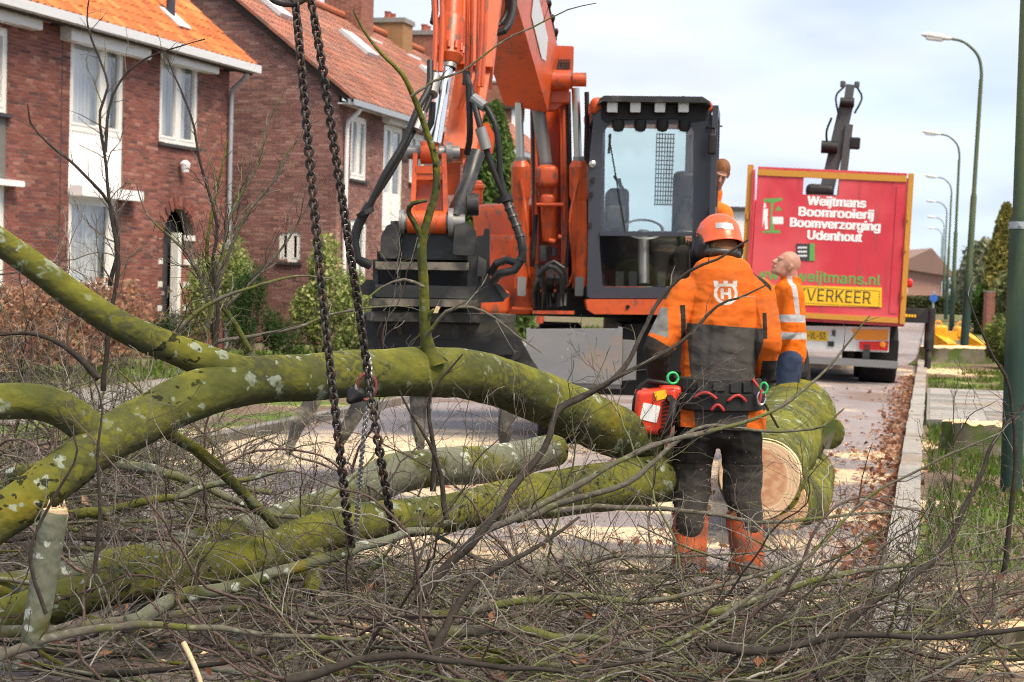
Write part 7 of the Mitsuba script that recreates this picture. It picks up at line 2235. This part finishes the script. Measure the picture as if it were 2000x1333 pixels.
shrub('round_shrub', 'low green bush at the right edge of the pavement', (x, d, .5), (.35, .9, .5), 2600, .08, [(.10, .15, .05), (.15, .19, .06)], 28)
GW = thing('garden_wall', 'red brick garden wall beside the right pavement', 'wall')
w0, w1 = P(1908, 640, 66), P(1934, 640, 60)
obj('wall', bar((w0[0], w0[1], .75), (w1[0], w1[1], .75), 1.5, .25, up=(1, .2, 0)), 'm_farbrick', GW)
obj('coping', bar((w0[0], w0[1], 1.53), (w1[0], w1[1], 1.53), .06, .32, up=(1, .2, 0)), 'm_slab_dark', GW)
FH = thing('far_hedge', 'long low dark hedge at the far end of the street', 'hedge')
rng = np.random.default_rng(31)
f0, f1 = P(1700, 620, 112), P(1890, 620, 112)
n = 5000
t = rng.uniform(0, 1, (n, 1))
p = f0 * (1 - t) + f1 * t
p[:, 1] += rng.uniform(-.5, .5, n)
p[:, 2] = rng.uniform(0, 1.15, n)
m, col = leaf_cloud(p, np.tile([0, -1, .3], (n, 1)), .28, [(.07, .085, .04), (.10, .11, .05)], rng)
obj('leaves', m, 'm_leaf', FH, color=col, kind='stuff')
SG = thing('road_sign', 'small blue round road sign far down the street', 'road sign')
sp = P(1824, 583, 95)
obj('disc', cyl(sp, sp + np.array([0, .06, 0]), .20, 24), 'm_blue', SG)
obj('post', cyl((sp[0], sp[1] + .1, 0), (sp[0], sp[1] + .1, sp[2] + .4), .05, 8), 'm_zinc', SG)

# leaves in the gutter and on the verge, sawdust chips, grass
rng = np.random.default_rng(41)
n = 1900
s = 8 + 24 * rng.uniform(0, 1, n) ** 1.1
t = -.19 - np.abs(rng.normal(size=n)) * .16
n2 = 600
s = np.concatenate([s, rng.uniform(8, 28, n2), rng.uniform(8, 22, 500)])
t = np.concatenate([t, rng.uniform(-3.5, 1.7, n2), rng.normal(size=500) * .5 - .2])
z = np.where(t > -.19, .100, .022 + .045 * np.exp(-((t + .25) / .1) ** 2) * rng.uniform(0, 1, len(t)))
z = np.where((t <= -.19), z + .05 * np.clip(1 - ((t + 3.1) / 2.9) ** 2, 0, 1), z)
p = s[:, None] * SD + t[:, None] * TD + z[:, None] * ZD
m, col = leaf_cloud(p, np.tile([0, 0, 1.0], (len(p), 1)), .062, [(.30, .14, .085), (.24, .10, .06), (.38, .21, .13), (.17, .085, .055), (.44, .28, .19)], rng, .62, .35)
k = obj('leaf_litter', m, 'm_leaf', None, color=col)
tag(k, 'withered brown leaves drifted along the gutter and the verge', 'leaves', kind='stuff')
n = 420
d = rng.uniform(5.7, 9.5, n)
x = (rng.uniform(-50, 1900, n) - 1000) / FPX * d
z = .03 + rng.uniform(0, 1, n) ** 1.5 * np.array([heap_top(a, b_) for a, b_ in zip(x, d)])
m, col = leaf_cloud(np.stack([x, d, z], 1), np.tile([0, -.4, 1.0], (n, 1)), .050, [(.30, .14, .085), (.24, .10, .06), (.38, .21, .13), (.44, .28, .19)], rng, .6, .8)
k = obj('leaf_litter', m, 'm_leaf', None, color=col)
tag(k, 'single withered leaves caught among the twigs of the heap', 'leaves', kind='stuff')
P_, C_ = [], []
for x, y, rx_, ry_ in SAWDUST:
    q = rng.normal(size=(260, 2)) * .55
    zz = .024
    s_, t_ = (q[:, 0] * rx_ + x) * SD[0] + (q[:, 1] * ry_ + y) * SD[1], (q[:, 0] * rx_ + x) * TD[0] + (q[:, 1] * ry_ + y) * TD[1]
    zv = np.where(t_ > -.19, .098, .02 + .05 * np.clip(1 - ((t_ + 3.1) / 2.9) ** 2, 0, 1))
    P_.append(np.stack([q[:, 0] * rx_ + x, q[:, 1] * ry_ + y, zv], 1))
p = np.vstack(P_)
m, col = leaf_cloud(p, np.tile([0, 0, 1.0], (len(p), 1)), .030, [(.62, .46, .28), (.70, .55, .36), (.50, .34, .18)], rng, .5, .35)
k = obj('wood_chips', m, 'm_tinted', None, color=col)
tag(k, 'pale wood chips scattered on the road and verge', 'wood chips', kind='stuff')
n = 16000
s = rng.uniform(7.5, 34, n)
t = rng.uniform(.02, 1.7, n)
p = s[:, None] * SD + t[:, None] * TD
g = meshkit.fbm(p * np.array([1.3, 1.3, 0]) + [5, 0, 0], 4)
keep = (g > .45) & ~((s > 19.7) & (s < 26.3))
p = p[keep]
p[:, 2] = .085
hgt = rng.uniform(.02, .06, len(p))
a = rng.uniform(0, 6.28, len(p))
w = .006 + .012 * rng.uniform(size=len(p))
side = np.stack([np.cos(a), np.sin(a), a * 0], 1) * w[:, None]
tip = p + np.stack([rng.normal(size=len(p)) * .02, rng.normal(size=len(p)) * .02, hgt + .03], 1)
V = np.stack([p - side, p + side, tip], 1).reshape(-1, 3)
c = np.array([(.07, .13, .022), (.10, .16, .035), (.13, .15, .05)])[rng.integers(3, size=len(p))]
k = obj('grass', trimesh.Trimesh(V, np.arange(len(V)).reshape(-1, 3), process=False), 'm_leaf', None, color=np.repeat(c, 3, 0))
tag(k, 'short grass growing in tufts on the right-hand verge', 'grass', kind='stuff')
n = 9000
s = rng.uniform(22, 60, n)
t = rng.uniform(-12.5, -6.2, n)
keep = (t > -8) | (t < -9.8)
p = (s[:, None] * SD + t[:, None] * TD)[keep]
p[:, 2] = np.where(t[keep] > -8, .08, -.02)
a = rng.uniform(0, 6.28, len(p))
side = np.stack([np.cos(a), np.sin(a), a * 0], 1) * .03
tip = p + np.stack([rng.normal(size=len(p)) * .04, rng.normal(size=len(p)) * .04, rng.uniform(.06, .16, len(p))], 1)
V = np.stack([p - side, p + side, tip], 1).reshape(-1, 3)
c = np.array([(.09, .15, .03), (.13, .18, .045)])[rng.integers(2, size=len(p))]
k = obj('grass', trimesh.Trimesh(V, np.arange(len(V)).reshape(-1, 3), process=False), 'm_leaf', None, color=np.repeat(c, 3, 0))
tag(k, 'lawn grass in the gardens and verge on the left', 'grass', kind='stuff')
